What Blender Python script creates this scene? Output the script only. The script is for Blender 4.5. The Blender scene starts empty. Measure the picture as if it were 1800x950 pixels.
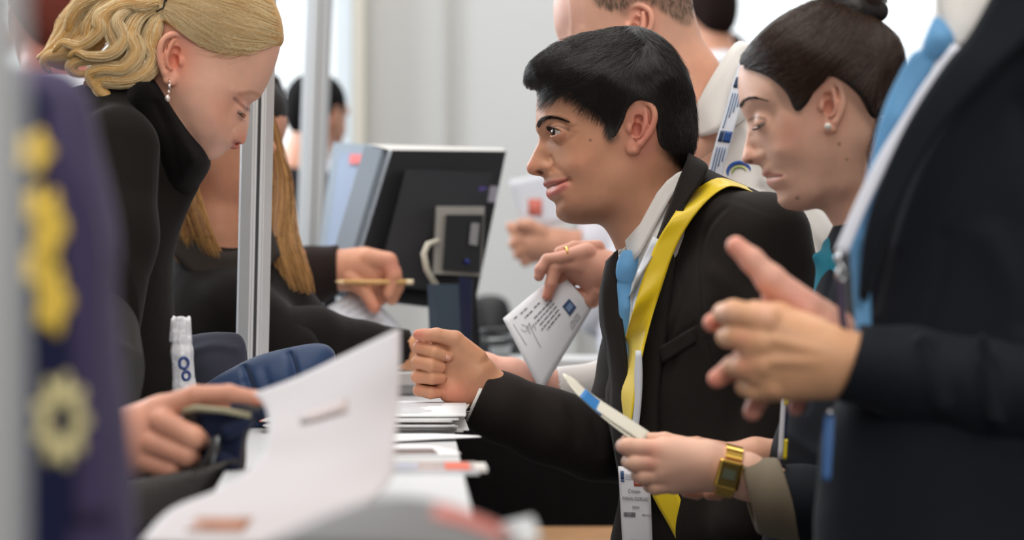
import bpy, math, random
import numpy as np
from mathutils import Vector, Matrix
random.seed(7); RNG = np.random.default_rng(11)
SC = bpy.context.scene
COL = SC.collection
# ---------------------------------------------------------------- camera, world, light
FPX = 4200.0            # focal length in pixels of the 1800 px wide frame
CAMZ = 1.22
cam_d = bpy.data.cameras.new('camera'); cam = bpy.data.objects.new('camera', cam_d); COL.objects.link(cam)
cam_d.sensor_width = 36.0; cam_d.lens = 36.0 * FPX / 1800.0
cam.location = (0, 0, CAMZ); cam.rotation_euler = (math.pi / 2, 0, 0)
cam_d.clip_start = 0.05; cam_d.clip_end = 60
cam_d.dof.use_dof = True; cam_d.dof.focus_distance = 2.86; cam_d.dof.aperture_fstop = 3.6
cam_d.dof.aperture_blades = 0
SC.camera = cam
vs = SC.view_settings
SC.display_settings.display_device = 'sRGB'
vs.view_transform = 'Standard'; vs.look = 'None'; vs.gamma = 1.0; vs.use_curve_mapping = False
vs.exposure = 0.0
wd = bpy.data.worlds.new('hall_light'); SC.world = wd; wd.use_nodes = True
bg = wd.node_tree.nodes['Background']; bg.inputs[0].default_value = (0.93, 0.96, 1.0, 1); bg.inputs[1].default_value = 0.30

def area(name, loc, target, size, sizey, power, col):
    l = bpy.data.lights.new(name, 'AREA'); l.shape = 'RECTANGLE'; l.size = size; l.size_y = sizey
    l.energy = power; l.color = col
    o = bpy.data.objects.new(name, l); COL.objects.link(o); o.location = loc
    o.rotation_euler = (Vector(target) - Vector(loc)).to_track_quat('-Z', 'Y').to_euler()
    o.visible_camera = True
    return o
area('hall_ceiling_light', (-0.6, 2.2, 4.6), (0.2, 2.8, 1.2), 4.0, 3.0, 135, (1.0, 0.96, 0.90))
area('window_daylight', (-3.2, 5.8, 2.9), (0.2, 2.8, 1.2), 2.6, 2.2, 230, (0.86, 0.93, 1.0))
area('front_fill_light', (1.2, -1.8, 3.4), (0.0, 2.8, 1.1), 3.0, 2.0, 108, (1.0, 0.94, 0.87))  # added fill from behind the camera, brightens the near figures and papers
area('back_wall_fill_light', (0.4, 5.6, 4.9), (0.2, 7.0, 1.0), 4.0, 1.6, 110, (1.0, 0.98, 0.96))  # added lamp, put in only to brighten the back wall

# ---------------------------------------------------------------- helpers
def srgb(r, g, b):
    f = lambda c: (c / 255 / 12.92) if c / 255 <= 0.04045 else ((c / 255 + 0.055) / 1.055) ** 2.4
    return (f(r), f(g), f(b), 1.0)
def lin(r, g, b): return np.array(srgb(r, g, b)[:3], dtype=np.float32)

def P(px, py, d):
    return Vector(((px - 900) / FPX * d, d, CAMZ - (py - 475) / FPX * d))

def floor_py(d): return 475 + CAMZ / d * FPX
class Space:
    """a block of space at distance d0; units are 1/FPX*d0 metres, u right, v down, c towards the viewer"""
    def __init__(s, d0, yaw=0.0, pivot=(900, 475, 0)):
        s.d0 = d0; s.k = d0 / FPX; s.yaw = math.radians(yaw); s.pv = np.array(pivot, dtype=np.float64)
    def w(s, pts):
        p = np.asarray(pts, dtype=np.float64).reshape(-1, 3).copy()
        if s.yaw:
            q = p - s.pv; ca, sa = math.cos(s.yaw), math.sin(s.yaw)
            p = np.stack([q[:, 0] * ca + q[:, 2] * sa, q[:, 1], -q[:, 0] * sa + q[:, 2] * ca], 1) + s.pv
        return np.stack([(p[:, 0] - 900) * s.k, s.d0 - p[:, 2] * s.k, CAMZ - (p[:, 1] - 475) * s.k], 1)

def tag(o, label=None, cat=None, group=None, kind=None):
    if label: o['label'] = label
    if cat: o['category'] = cat
    if group: o['group'] = group
    if kind: o['kind'] = kind
    return o
def empty(name, loc, label=None, cat=None, group=None):
    o = bpy.data.objects.new(name, None); COL.objects.link(o); o.location = loc; o.empty_display_size = 0.05
    tag(o, label, cat, group); return o

def mesh_obj(name, V, Fq, mat, parent=None, cols=None, smooth=True, label=None):
    """V world coords; Fq (n,4) or list of polygons"""
    me = bpy.data.meshes.new(name)
    V = np.asarray(V, dtype=np.float32)
    off = np.zeros(3, np.float32)
    if parent is not None:
        off = np.array(parent.location, np.float32)
        pp = parent.parent
        while pp is not None:
            off = off + np.array(pp.location, np.float32); pp = pp.parent
    else:
        off = np.array([(V[:, 0].min() + V[:, 0].max()) / 2, (V[:, 1].min() + V[:, 1].max()) / 2, V[:, 2].min()], np.float32)
    Vl = V - off
    if isinstance(Fq, np.ndarray):
        n = len(Fq); m = Fq.shape[1]
        me.vertices.add(len(V)); me.vertices.foreach_set('co', Vl.ravel())
        me.loops.add(n * m); me.loops.foreach_set('vertex_index', Fq.astype(np.int32).ravel())
        me.polygons.add(n); me.polygons.foreach_set('loop_start', np.arange(0, n * m, m, dtype=np.int32))
        me.update(calc_edges=True)
    else:
        me.from_pydata([tuple(v) for v in Vl], [], Fq); me.update()
    if cols is not None:
        a = me.color_attributes.new('Col', 'FLOAT_COLOR', 'POINT')
        c4 = np.ones((len(V), 4), np.float32); c4[:, :3] = cols
        a.data.foreach_set('color', c4.ravel())
    me.polygons.foreach_set('use_smooth', np.full(len(me.polygons), smooth))
    me.validate()
    if mat: me.materials.append(mat)
    o = bpy.data.objects.new(name, me); COL.objects.link(o)
    if parent is not None: o.parent = parent
    else: o.location = off
    if label: o['label'] = label
    return o

# ---- 2-D helpers
def smooth_poly(pts, n=6, closed=True):
    p = np.asarray(pts, dtype=np.float64); m = len(p); out = []
    rng = range(m) if closed else range(m - 1)
    for i in rng:
        if closed: a, b, c, d = p[(i - 1) % m], p[i], p[(i + 1) % m], p[(i + 2) % m]
        else: a, b, c, d = p[max(i - 1, 0)], p[i], p[i + 1], p[min(i + 2, m - 1)]
        for t in np.arange(n) / n:
            out.append(0.5 * ((2 * b) + (-a + c) * t + (2 * a - 5 * b + 4 * c - d) * t * t + (-a + 3 * b - 3 * c + d) * t ** 3))
    if not closed: out.append(p[-1])
    return np.array(out)
def seg_dist(U, V, poly, closed=False):
    """distance of points (arrays U,V) to a polyline"""
    p = np.asarray(poly, dtype=np.float64)[:, :2]; m = len(p)
    D = np.full(U.shape, 1e9)
    for i in range(m if closed else m - 1):
        a = p[i]; b = p[(i + 1) % m]; e = b - a; l2 = e @ e + 1e-9
        t = np.clip(((U - a[0]) * e[0] + (V - a[1]) * e[1]) / l2, 0, 1)
        D = np.minimum(D, (U - a[0] - t * e[0]) ** 2 + (V - a[1] - t * e[1]) ** 2)
    return np.sqrt(D)
def inside(U, V, poly):
    p = np.asarray(poly, dtype=np.float64); m = len(p); r = np.zeros(U.shape, bool)
    for i in range(m):
        x0, y0 = p[i][:2]; x1, y1 = p[(i + 1) % m][:2]
        if y0 == y1: continue
        c = ((y0 > V) != (y1 > V)) & (U < (x1 - x0) * (V - y0) / (y1 - y0) + x0)
        r ^= c
    return r
def poly_sdf(U, V, poly):
    d = seg_dist(U, V, poly, True); return np.where(inside(U, V, poly), -d, d)
def sstep(a, b, x):
    t = np.clip((x - a) / (b - a), 0, 1); return t * t * (3 - 2 * t)
def tps(ctrl, U, V, lam=0.0):
    c = np.asarray(ctrl, dtype=np.float64); n = len(c); S = 100.0
    X = c[:, :2] / S; 
    def ker(r2): return 0.5 * r2 * np.log(r2 + 1e-12)
    r2 = ((X[:, None] - X[None]) ** 2).sum(2)
    A = np.zeros((n + 3, n + 3)); A[:n, :n] = ker(r2) + lam * np.eye(n); A[:n, n] = 1; A[:n, n + 1:] = X; A[n, :n] = 1; A[n + 1:, :n] = X.T
    b = np.zeros(n + 3); b[:n] = c[:, 2]
    w = np.linalg.solve(A, b)
    u = U / S; v = V / S; R = w[n] + w[n + 1] * u + w[n + 2] * v
    for i in range(n): R = R + w[i] * ker((u - X[i, 0]) ** 2 + (v - X[i, 1]) ** 2)
    return R

# ---- volumes and surface nets
def smin(a, b, k):
    if k <= 0: return np.minimum(a, b)
    h = np.maximum(k - np.abs(a - b), 0) / k; return np.minimum(a, b) - h * h * k * 0.25
def smax(a, b, k): return -smin(-a, -b, k)

class Vol:
    def __init__(s, lo, hi, step):
        s.lo = np.array(lo, float); s.st = float(step)
        s.n = [int(math.ceil((hi[i] - lo[i]) / step)) + 1 for i in range(3)]
        s.ax = [s.lo[i] + step * np.arange(s.n[i]) for i in range(3)]
        s.F = np.full(s.n, 60.0, np.float32)
    def sub(s, lo, hi):
        sl = []
        for i in range(3):
            a = max(0, int(math.floor((lo[i] - s.lo[i]) / s.st))); b = min(s.n[i], int(math.ceil((hi[i] - s.lo[i]) / s.st)) + 1)
            if b <= a: return None
            sl.append(slice(a, b))
        g = [s.ax[i][sl[i]].astype(np.float32).reshape([-1 if j == i else 1 for j in range(3)]) for i in range(3)]
        return tuple(sl), g
    def cap(s, a, b, ra, rb=None, k=4.0, cut=False, flat=None):
        rb = ra if rb is None else rb
        a = np.array(a, float); b = np.array(b, float); m = max(ra, rb) + k + 3 * s.st + 2
        q = s.sub(np.minimum(a, b) - m, np.maximum(a, b) + m)
        if q is None: return s
        sl, (X, Y, C) = q; e = b - a; l2 = e @ e + 1e-9
        t = np.clip(((X - a[0]) * e[0] + (Y - a[1]) * e[1] + (C - a[2]) * e[2]) / l2, 0, 1)
        dx, dy, dc = X - a[0] - t * e[0], Y - a[1] - t * e[1], C - a[2] - t * e[2]
        if flat: dc = dc / flat
        d = np.sqrt(dx ** 2 + dy ** 2 + dc ** 2) - (ra + (rb - ra) * t)
        s.F[sl] = smax(s.F[sl], -d, k) if cut else smin(s.F[sl], d, k)
        return s
    def chain(s, pts, k=4.0, cut=False, flat=None):
        """pts: (u,v,c,r)"""
        for p, q in zip(pts[:-1], pts[1:]): s.cap(p[:3], q[:3], p[3], q[3], k, cut, flat)
        return s
    def ell(s, c, r, k=4.0, cut=False, rot=0.0):
        c = np.array(c, float); r = np.array(r, float); m = max(r) + k + 3 * s.st + 2
        q = s.sub(c - m, c + m)
        if q is None: return s
        sl, (X, Y, C) = q
        x, y, z = X - c[0], Y - c[1], C - c[2]
        if rot: ca, sa = math.cos(math.radians(rot)), math.sin(math.radians(rot)); x, y = x * ca + y * sa, -x * sa + y * ca
        q0 = np.sqrt((x / r[0]) ** 2 + (y / r[1]) ** 2 + (z / r[2]) ** 2)
        q1 = np.sqrt((x / r[0] ** 2) ** 2 + (y / r[1] ** 2) ** 2 + (z / r[2] ** 2) ** 2) + 1e-6
        d = q0 * (q0 - 1) / q1
        s.F[sl] = smax(s.F[sl], -d, k) if cut else smin(s.F[sl], d, k)
        return s
    def plane(s, p, n, k=1.5):
        """keep the side the normal points away from"""
        n = np.array(n, float); n /= np.linalg.norm(n); _, (X, Y, C) = s.sub(s.lo, s.lo + s.st * np.array(s.n))
        d = (X - p[0]) * n[0] + (Y - p[1]) * n[1] + (C - p[2]) * n[2]
        s.F = smax(s.F, d.astype(np.float32), k); return s
    def relief(s, outline, ctrl, k=6.0, ridges=(), c0=None, lam=0.0, clip=True, mid=0.0, sm=6, ridge_side=0):
        """swell an outline to the half thicknesses of ctrl (u,v,w); ridges (polyline, amp, width) press or raise lines"""
        ol = smooth_poly(outline, sm) if sm else np.asarray(outline, float)
        U, V = np.meshgrid(s.ax[0], s.ax[1], indexing='ij')
        b = ol[::max(1, len(ol) // 110)]
        cs = [(x, y, 0.0) for x, y in b] + [(x, y, w * w) for x, y, w in ctrl]
        S = tps(cs, U, V, lam)
        sd = poly_sdf(U, V, ol)
        S = np.where(sd < 0, np.maximum(S, 2.0 * np.minimum(-sd, 8.0)), np.minimum(S, -0.5 * sd))
        C = s.ax[2].astype(np.float32).reshape(1, 1, -1)
        c0m = np.full(U.shape, mid) if c0 is None else tps(c0, U, V)
        def field(Sx):
            gu, gv = np.gradient(Sx, s.st)
            cc = C - c0m[..., None].astype(np.float32)
            G = cc * cc - Sx[..., None].astype(np.float32)
            return G / (np.sqrt(4 * cc * cc + (gu ** 2 + gv ** 2)[..., None].astype(np.float32)) + 1e-3), cc
        if ridges:
            w = np.sqrt(np.maximum(S, 0)); bump = np.zeros(U.shape)
            for r in ridges:
                pl, am, wi = r[:3]
                pl = np.asarray(pl, float)
                if pl.ndim == 1: pl = pl[None]
                if len(pl) == 1: D = np.sqrt((U - pl[0, 0]) ** 2 + (V - pl[0, 1]) ** 2)
                else: D = seg_dist(U, V, smooth_poly(pl, 5, False) if len(pl) > 2 else pl)
                bump += am * np.exp(-(D / wi) ** 2)
            fade = sstep(0, 14, -sd)
            w2 = np.maximum(w + bump * fade, 0.3 * w)
            S2 = np.where(S > 0, w2 * w2, S)
        else: S2 = S
        f, cc = field(S2)
        if ridges and ridge_side:
            f0, _ = field(S); f = np.where(cc * ridge_side > 0, f, f0)
        f = np.clip(f, -60, 60)
        if clip: f = np.maximum(f, sd[..., None].astype(np.float32))
        s.F = smin(s.F, f.astype(np.float32), k)
        s.S = S2; s.c0m = c0m; s.sd = sd
        return s
    def top(s, u, v, side=1):
        """c of the surface nearest to the viewer over (u, v)"""
        if not hasattr(s, '_top'):
            ins = s.F < 0; n = ins.shape[2]; i = n - 1 - np.argmax(ins[:, :, ::-1], axis=2); s._top = np.where(ins.any(2), s.ax[2][i] + 0.5 * s.st, 0.0)
        return float(bil(s._top, s.ax[0], s.ax[1], np.array([u], float), np.array([v], float))[0])
    def mesh(s):
        F = s.F; F = np.pad(F, 1, constant_values=30.0); n = F.shape
        ins = F < 0
        cell = np.zeros([i - 1 for i in n], np.uint8)
        for dx in (0, 1):
            for dy in (0, 1):
                for dz in (0, 1): cell += ins[dx:n[0] - 1 + dx, dy:n[1] - 1 + dy, dz:n[2] - 1 + dz]
        act = (cell > 0) & (cell < 8)
        idx = np.full(cell.shape, -1, np.int64); ii = np.argwhere(act); idx[act] = np.arange(len(ii))
        acc = np.zeros((len(ii), 3)); cnt = np.zeros(len(ii))
        for axis in range(3):
            o = [0, 1, 2]; o.remove(axis)
            for a in (0, 1):
                for b in (0, 1):
                    p = ii.copy(); p[:, o[0]] += a; p[:, o[1]] += b; q = p.copy(); q[:, axis] += 1
                    f0 = F[p[:, 0], p[:, 1], p[:, 2]]; f1 = F[q[:, 0], q[:, 1], q[:, 2]]
                    cr = (f0 < 0) != (f1 < 0); t = np.where(cr, f0 / np.where(cr, f0 - f1, 1), 0)
                    pos = p.astype(float); pos[:, axis] += t
                    acc[cr] += pos[cr]; cnt[cr] += 1
        Vv = acc / cnt[:, None]
        quads = []
        for axis in range(3):
            o = [(axis + 1) % 3, (axis + 2) % 3]
            sl0 = [slice(None)] * 3; sl1 = [slice(None)] * 3; sl0[axis] = slice(0, -1); sl1[axis] = slice(1, None)
            a = ins[tuple(sl0)]; b = ins[tuple(sl1)]
            e = np.argwhere(a != b); e = e[(e[:, o[0]] > 0) & (e[:, o[1]] > 0)]
            fl = a[e[:, 0], e[:, 1], e[:, 2]]
            def cidx(d0, d1):
                q = e.copy(); q[:, o[0]] -= d0; q[:, o[1]] -= d1; return idx[q[:, 0], q[:, 1], q[:, 2]]
            Q = np.stack([cidx(1, 1), cidx(0, 1), cidx(0, 0), cidx(1, 0)], 1)
            Q[~fl] = Q[~fl][:, ::-1]
            quads.append(Q)
        Q = np.concatenate(quads); Q = Q[(Q >= 0).all(1)]
        return (Vv - 1) * s.st + s.lo, Q
    def obj(s, name, space, mat, parent=None, colf=None, label=None, smooth_it=1):
        V, Q = s.mesh()
        for _ in range(smooth_it): V = relax(V, Q)
        cols = colf(V) if colf else None
        return mesh_obj(name, space.w(V), Q[:, ::-1], mat, parent, cols, True, label)

def relax(V, Q, f=0.5):
    acc = np.zeros_like(V); cnt = np.zeros(len(V))
    for i in range(4):
        a, b = Q[:, i], Q[:, (i + 1) % 4]
        for j in range(3):
            acc[:, j] += np.bincount(a, V[b, j], len(V)) + np.bincount(b, V[a, j], len(V))
        cnt += np.bincount(a, minlength=len(V)) + np.bincount(b, minlength=len(V))
    return V * (1 - f) + f * acc / np.maximum(cnt, 1)[:, None]

def join_parts(parts):
    """[(V,Q,cols)] -> one"""
    V = []; Q = []; Cc = []; n = 0
    for v, q, c in parts:
        V.append(v); Q.append(q + n); Cc.append(c); n += len(v)
    return np.concatenate(V), np.concatenate(Q), np.concatenate(Cc)

# ---- sweeps, sheets, boxes (world coordinates)
def tube(pts, r, n=8, cap=True):
    pts = [Vector(p) for p in pts]; m = len(pts); V = []; F = []
    rr = r if isinstance(r, (list, tuple, np.ndarray)) else [r] * m
    t0 = (pts[1] - pts[0]).normalized(); nrm = t0.orthogonal().normalized()
    for i, p in enumerate(pts):
        t = (pts[min(i + 1, m - 1)] - pts[max(i - 1, 0)]).normalized()
        nrm = (nrm - t * nrm.dot(t)).normalized(); b = t.cross(nrm)
        for j in range(n):
            a = 2 * math.pi * j / n; V.append(p + (nrm * math.cos(a) + b * math.sin(a)) * rr[i])
    for i in range(m - 1):
        for j in range(n): F.append((i * n + j, i * n + (j + 1) % n, (i + 1) * n + (j + 1) % n, (i + 1) * n + j))
    if cap: F.append(tuple(range(n - 1, -1, -1))); F.append(tuple(range((m - 1) * n, m * n)))
    return [tuple(v) for v in V], F
def tube_obj(name, pts, r, mat, parent=None, n=8, label=None):
    V, F = tube(pts, r, n); return mesh_obj(name, np.array(V), F, mat, parent, None, True, label)
def sheet(rows, th):
    """grid of world points (list of rows) -> closed sheet of thickness th"""
    R = np.array([[tuple(p) for p in r] for r in rows], float); a, b = R.shape[:2]
    du = np.gradient(R, axis=0); dv = np.gradient(R, axis=1); N = np.cross(du, dv); N /= np.linalg.norm(N, axis=2, keepdims=True) + 1e-12
    T = (R + N * th / 2).reshape(-1, 3); B = (R - N * th / 2).reshape(-1, 3); n = a * b; F = []
    for i in range(a - 1):
        for j in range(b - 1):
            q = (i * b + j, (i + 1) * b + j, (i + 1) * b + j + 1, i * b + j + 1); F.append(q); F.append(tuple(x + n for x in q[::-1]))
    def side(l):
        for x, y in zip(l[:-1], l[1:]): F.append((x, y, y + n, x + n))
    side([j for j in range(b)]); side([(a - 1) * b + j for j in range(b)][::-1]); side([i * b for i in range(a)][::-1]); side([i * b + b - 1 for i in range(a)])
    return np.concatenate([T, B]), F
def sheet_obj(name, rows, th, mat, parent=None, label=None):
    V, F = sheet(rows, th); return mesh_obj(name, V, F, mat, parent, None, True, label)
def strip_rows(left, right, n=24, m=5):
    """ribbon from two edge polylines of world points"""
    L = smooth_poly([tuple(p) for p in left], 8, False); R = smooth_poly([tuple(p) for p in right], 8, False)
    def res(A):
        s = np.concatenate([[0], np.cumsum(np.linalg.norm(np.diff(A, axis=0), axis=1))]); t = np.linspace(0, s[-1], n)
        return np.stack([np.interp(t, s, A[:, i]) for i in range(3)], 1)
    L = res(L); R = res(R)
    return [[L[i] + (R[i] - L[i]) * j / (m - 1) for j in range(m)] for i in range(n)]
def box_vf(c, s, rot=None, bev=0.0):
    import bmesh
    bm = bmesh.new(); bmesh.ops.create_cube(bm, size=1.0)
    for v in bm.verts: v.co = Vector((v.co.x * s[0], v.co.y * s[1], v.co.z * s[2]))
    if bev: bmesh.ops.bevel(bm, geom=bm.edges[:], offset=bev, segments=3, profile=0.6, affect='EDGES')
    M = Matrix.Translation(Vector(c)) @ (rot.to_4x4() if rot is not None else Matrix.Identity(4))
    bm.transform(M); bm.verts.index_update()
    V = [tuple(v.co) for v in bm.verts]; F = [tuple(v.index for v in f.verts) for f in bm.faces]; bm.free(); return V, F
def box_obj(name, c, s, mat, parent=None, rot=None, bev=0.0, label=None):
    V, F = box_vf(c, s, rot, bev); return mesh_obj(name, np.array(V), F, mat, parent, None, False, label)
def merge_vf(l):
    V = []; F = []
    for v, f in l:
        n = len(V); V += list(v); F += [tuple(i + n for i in q) for q in f]
    return np.array(V), F
def ball_vf(c, r, n=16, m=10, sc=(1, 1, 1)):
    V = []; F = []
    for i in range(m + 1):
        th = math.pi * i / m
        for j in range(n):
            a = 2 * math.pi * j / n; V.append((c[0] + r * sc[0] * math.sin(th) * math.cos(a), c[1] + r * sc[1] * math.sin(th) * math.sin(a), c[2] + r * sc[2] * math.cos(th)))
    for i in range(m):
        for j in range(n): F.append((i * n + j, (i + 1) * n + j, (i + 1) * n + (j + 1) % n, i * n + (j + 1) % n))
    return V, F

def strands_obj(name, curves, radius, mat, parent, label=None):
    """curves: list of (n,3) world arrays; radius root"""
    hc = bpy.data.hair_curves.new(name); hc.add_curves([len(c) for c in curves])
    off = np.array(parent.location, float); pp = parent.parent
    while pp is not None: off = off + np.array(pp.location); pp = pp.parent
    pos = np.concatenate(curves) - off
    hc.position_data.foreach_set('vector', pos.astype(np.float32).ravel())
    ra = hc.attributes.new('radius', 'FLOAT', 'POINT') if 'radius' not in hc.attributes else hc.attributes['radius']
    rad = np.concatenate([radius * np.linspace(1, 0.35, len(c)) for c in curves]).astype(np.float32)
    ra.data.foreach_set('value', rad)
    rv = hc.attributes.new('tone', 'FLOAT', 'CURVE'); rv.data.foreach_set('value', RNG.random(len(curves)).astype(np.float32))
    hc.materials.append(mat)
    o = bpy.data.objects.new(name, hc); COL.objects.link(o); o.parent = parent
    if label: o['label'] = label
    return o

# ---------------------------------------------------------------- materials
def new_mat(name):
    m = bpy.data.materials.new(name); m.use_nodes = True; nt = m.node_tree; b = nt.nodes['Principled BSDF']; return m, nt, b
def noise_bump(nt, b, scale, strength, dist=0.001, detail=4):
    tc = nt.nodes.new('ShaderNodeTexCoord'); n = nt.nodes.new('ShaderNodeTexNoise'); n.inputs['Scale'].default_value = scale; n.inputs['Detail'].default_value = detail
    bp = nt.nodes.new('ShaderNodeBump'); bp.inputs['Strength'].default_value = strength; bp.inputs['Distance'].default_value = dist
    nt.links.new(tc.outputs['Object'], n.inputs['Vector']); nt.links.new(n.outputs['Fac'], bp.inputs['Height']); nt.links.new(bp.outputs['Normal'], b.inputs['Normal'])
    return n, tc
def simple(name, rgb, rough=0.6, metal=0.0, bump=None, sheen=0.0, var=0.0, varscale=30, spec=0.5, emis=None):
    m, nt, b = new_mat(name); col = srgb(*rgb)
    b.inputs['Base Color'].default_value = col; b.inputs['Roughness'].default_value = rough; b.inputs['Metallic'].default_value = metal
    b.inputs['Specular IOR Level'].default_value = spec
    if sheen: b.inputs['Sheen Weight'].default_value = sheen; b.inputs['Sheen Roughness'].default_value = 0.5
    if bump: noise_bump(nt, b, *bump)
    if var:
        tc = nt.nodes.new('ShaderNodeTexCoord'); n = nt.nodes.new('ShaderNodeTexNoise'); n.inputs['Scale'].default_value = varscale; n.inputs['Detail'].default_value = 5
        mx = nt.nodes.new('ShaderNodeMixRGB'); mx.inputs[1].default_value = tuple(c * (1 - var) for c in col[:3]) + (1,); mx.inputs[2].default_value = tuple(min(1, c * (1 + var)) for c in col[:3]) + (1,)
        nt.links.new(tc.outputs['Object'], n.inputs['Vector']); nt.links.new(n.outputs['Fac'], mx.inputs[0]); nt.links.new(mx.outputs[0], b.inputs['Base Color'])
    if emis: b.inputs['Emission Color'].default_value = srgb(*emis[:3]); b.inputs['Emission Strength'].default_value = emis[3]
    return m
def skin_mat(name, rough=0.48):
    m, nt, b = new_mat(name)
    at = nt.nodes.new('ShaderNodeVertexColor'); at.layer_name = 'Col'
    n, tc = noise_bump(nt, b, 900, 0.25, 0.0006, 3)
    n2 = nt.nodes.new('ShaderNodeTexNoise'); n2.inputs['Scale'].default_value = 45; n2.inputs['Detail'].default_value = 5
    nt.links.new(tc.outputs['Object'], n2.inputs['Vector'])
    mr = nt.nodes.new('ShaderNodeMapRange'); mr.inputs[3].default_value = 0.86; mr.inputs[4].default_value = 1.14
    nt.links.new(n2.outputs['Fac'], mr.inputs[0])
    mx = nt.nodes.new('ShaderNodeVectorMath'); mx.operation = 'SCALE'
    nt.links.new(at.outputs['Color'], mx.inputs[0]); nt.links.new(mr.outputs[0], mx.inputs['Scale']); nt.links.new(mx.outputs[0], b.inputs['Base Color'])
    b.inputs['Roughness'].default_value = rough; b.inputs['Specular IOR Level'].default_value = 0.4
    b.inputs['Subsurface Weight'].default_value = 0.22; b.inputs['Subsurface Radius'].default_value = (1.0, 0.35, 0.2); b.inputs['Subsurface Scale'].default_value = 0.006
    return m
def cloth_mat(name, rgb, rough=0.8, weave=1400, strength=0.35, sheen=0.15, var=0.1):
    m, nt, b = new_mat(name); col = srgb(*rgb)
    tc = nt.nodes.new('ShaderNodeTexCoord'); n = nt.nodes.new('ShaderNodeTexNoise'); n.inputs['Scale'].default_value = weave; n.inputs['Detail'].default_value = 2
    n2 = nt.nodes.new('ShaderNodeTexNoise'); n2.inputs['Scale'].default_value = 9; n2.inputs['Detail'].default_value = 4; n2.inputs['Distortion'].default_value = 0.6
    ad = nt.nodes.new('ShaderNodeMath'); ad.operation = 'MULTIPLY_ADD'; ad.inputs[1].default_value = 6.0
    bp = nt.nodes.new('ShaderNodeBump'); bp.inputs['Strength'].default_value = strength; bp.inputs['Distance'].default_value = 0.0009
    nt.links.new(tc.outputs['Object'], n.inputs['Vector']); nt.links.new(tc.outputs['Object'], n2.inputs['Vector'])
    nt.links.new(n2.outputs['Fac'], ad.inputs[0]); nt.links.new(n.outputs['Fac'], ad.inputs[2]); nt.links.new(ad.outputs[0], bp.inputs['Height']); nt.links.new(bp.outputs['Normal'], b.inputs['Normal'])
    mx = nt.nodes.new('ShaderNodeMixRGB'); mx.inputs[1].default_value = tuple(c * (1 - var) for c in col[:3]) + (1,); mx.inputs[2].default_value = tuple(min(1, c * (1 + var)) for c in col[:3]) + (1,)
    nt.links.new(n.outputs['Fac'], mx.inputs[0]); nt.links.new(mx.outputs[0], b.inputs['Base Color'])
    b.inputs['Roughness'].default_value = rough; b.inputs['Specular IOR Level'].default_value = 0.14 if rough < 0.95 else 0.03
    b.inputs['Sheen Weight'].default_value = sheen * 0.5; b.inputs['Sheen Roughness'].default_value = 0.4
    return m
def hair_mat(name, c_dark, c_light, rough=0.36, spec=0.5):
    m, nt, b = new_mat(name)
    at = nt.nodes.new('ShaderNodeAttribute'); at.attribute_name = 'tone'
    mx = nt.nodes.new('ShaderNodeMixRGB'); mx.inputs[1].default_value = srgb(*c_dark); mx.inputs[2].default_value = srgb(*c_light)
    nt.links.new(at.outputs['Fac'], mx.inputs[0]); nt.links.new(mx.outputs[0], b.inputs['Base Color'])
    b.inputs['Roughness'].default_value = rough; b.inputs['Specular IOR Level'].default_value = spec
    return m
def eye_mat(name, iris):
    """eyeball: local +Z is the gaze"""
    m, nt, b = new_mat(name)
    tc = nt.nodes.new('ShaderNodeTexCoord'); sp = nt.nodes.new('ShaderNodeSeparateXYZ'); nrm = nt.nodes.new('ShaderNodeVectorMath'); nrm.operation = 'NORMALIZE'
    nt.links.new(tc.outputs['Object'], nrm.inputs[0]); nt.links.new(nrm.outputs[0], sp.inputs[0])
    cr = nt.nodes.new('ShaderNodeValToRGB'); e = cr.color_ramp.elements
    e[0].position = 0.0; e[0].color = srgb(200, 186, 180); e[1].position = 1.0; e[1].color = srgb(8, 6, 6)
    for pos, c in ((0.862, srgb(200, 188, 182)), (0.878, srgb(*[i * 0.45 for i in iris])), (0.90, srgb(*iris)), (0.972, srgb(*iris)), (0.980, srgb(6, 5, 5))):
        x = e.new(pos); x.color = c
    nt.links.new(sp.outputs['Z'], cr.inputs[0]); nt.links.new(cr.outputs[0], b.inputs['Base Color'])
    b.inputs['Roughness'].default_value = 0.06; b.inputs['Coat Weight'].default_value = 0.6; b.inputs['Coat Roughness'].default_value = 0.02
    return m
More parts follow.
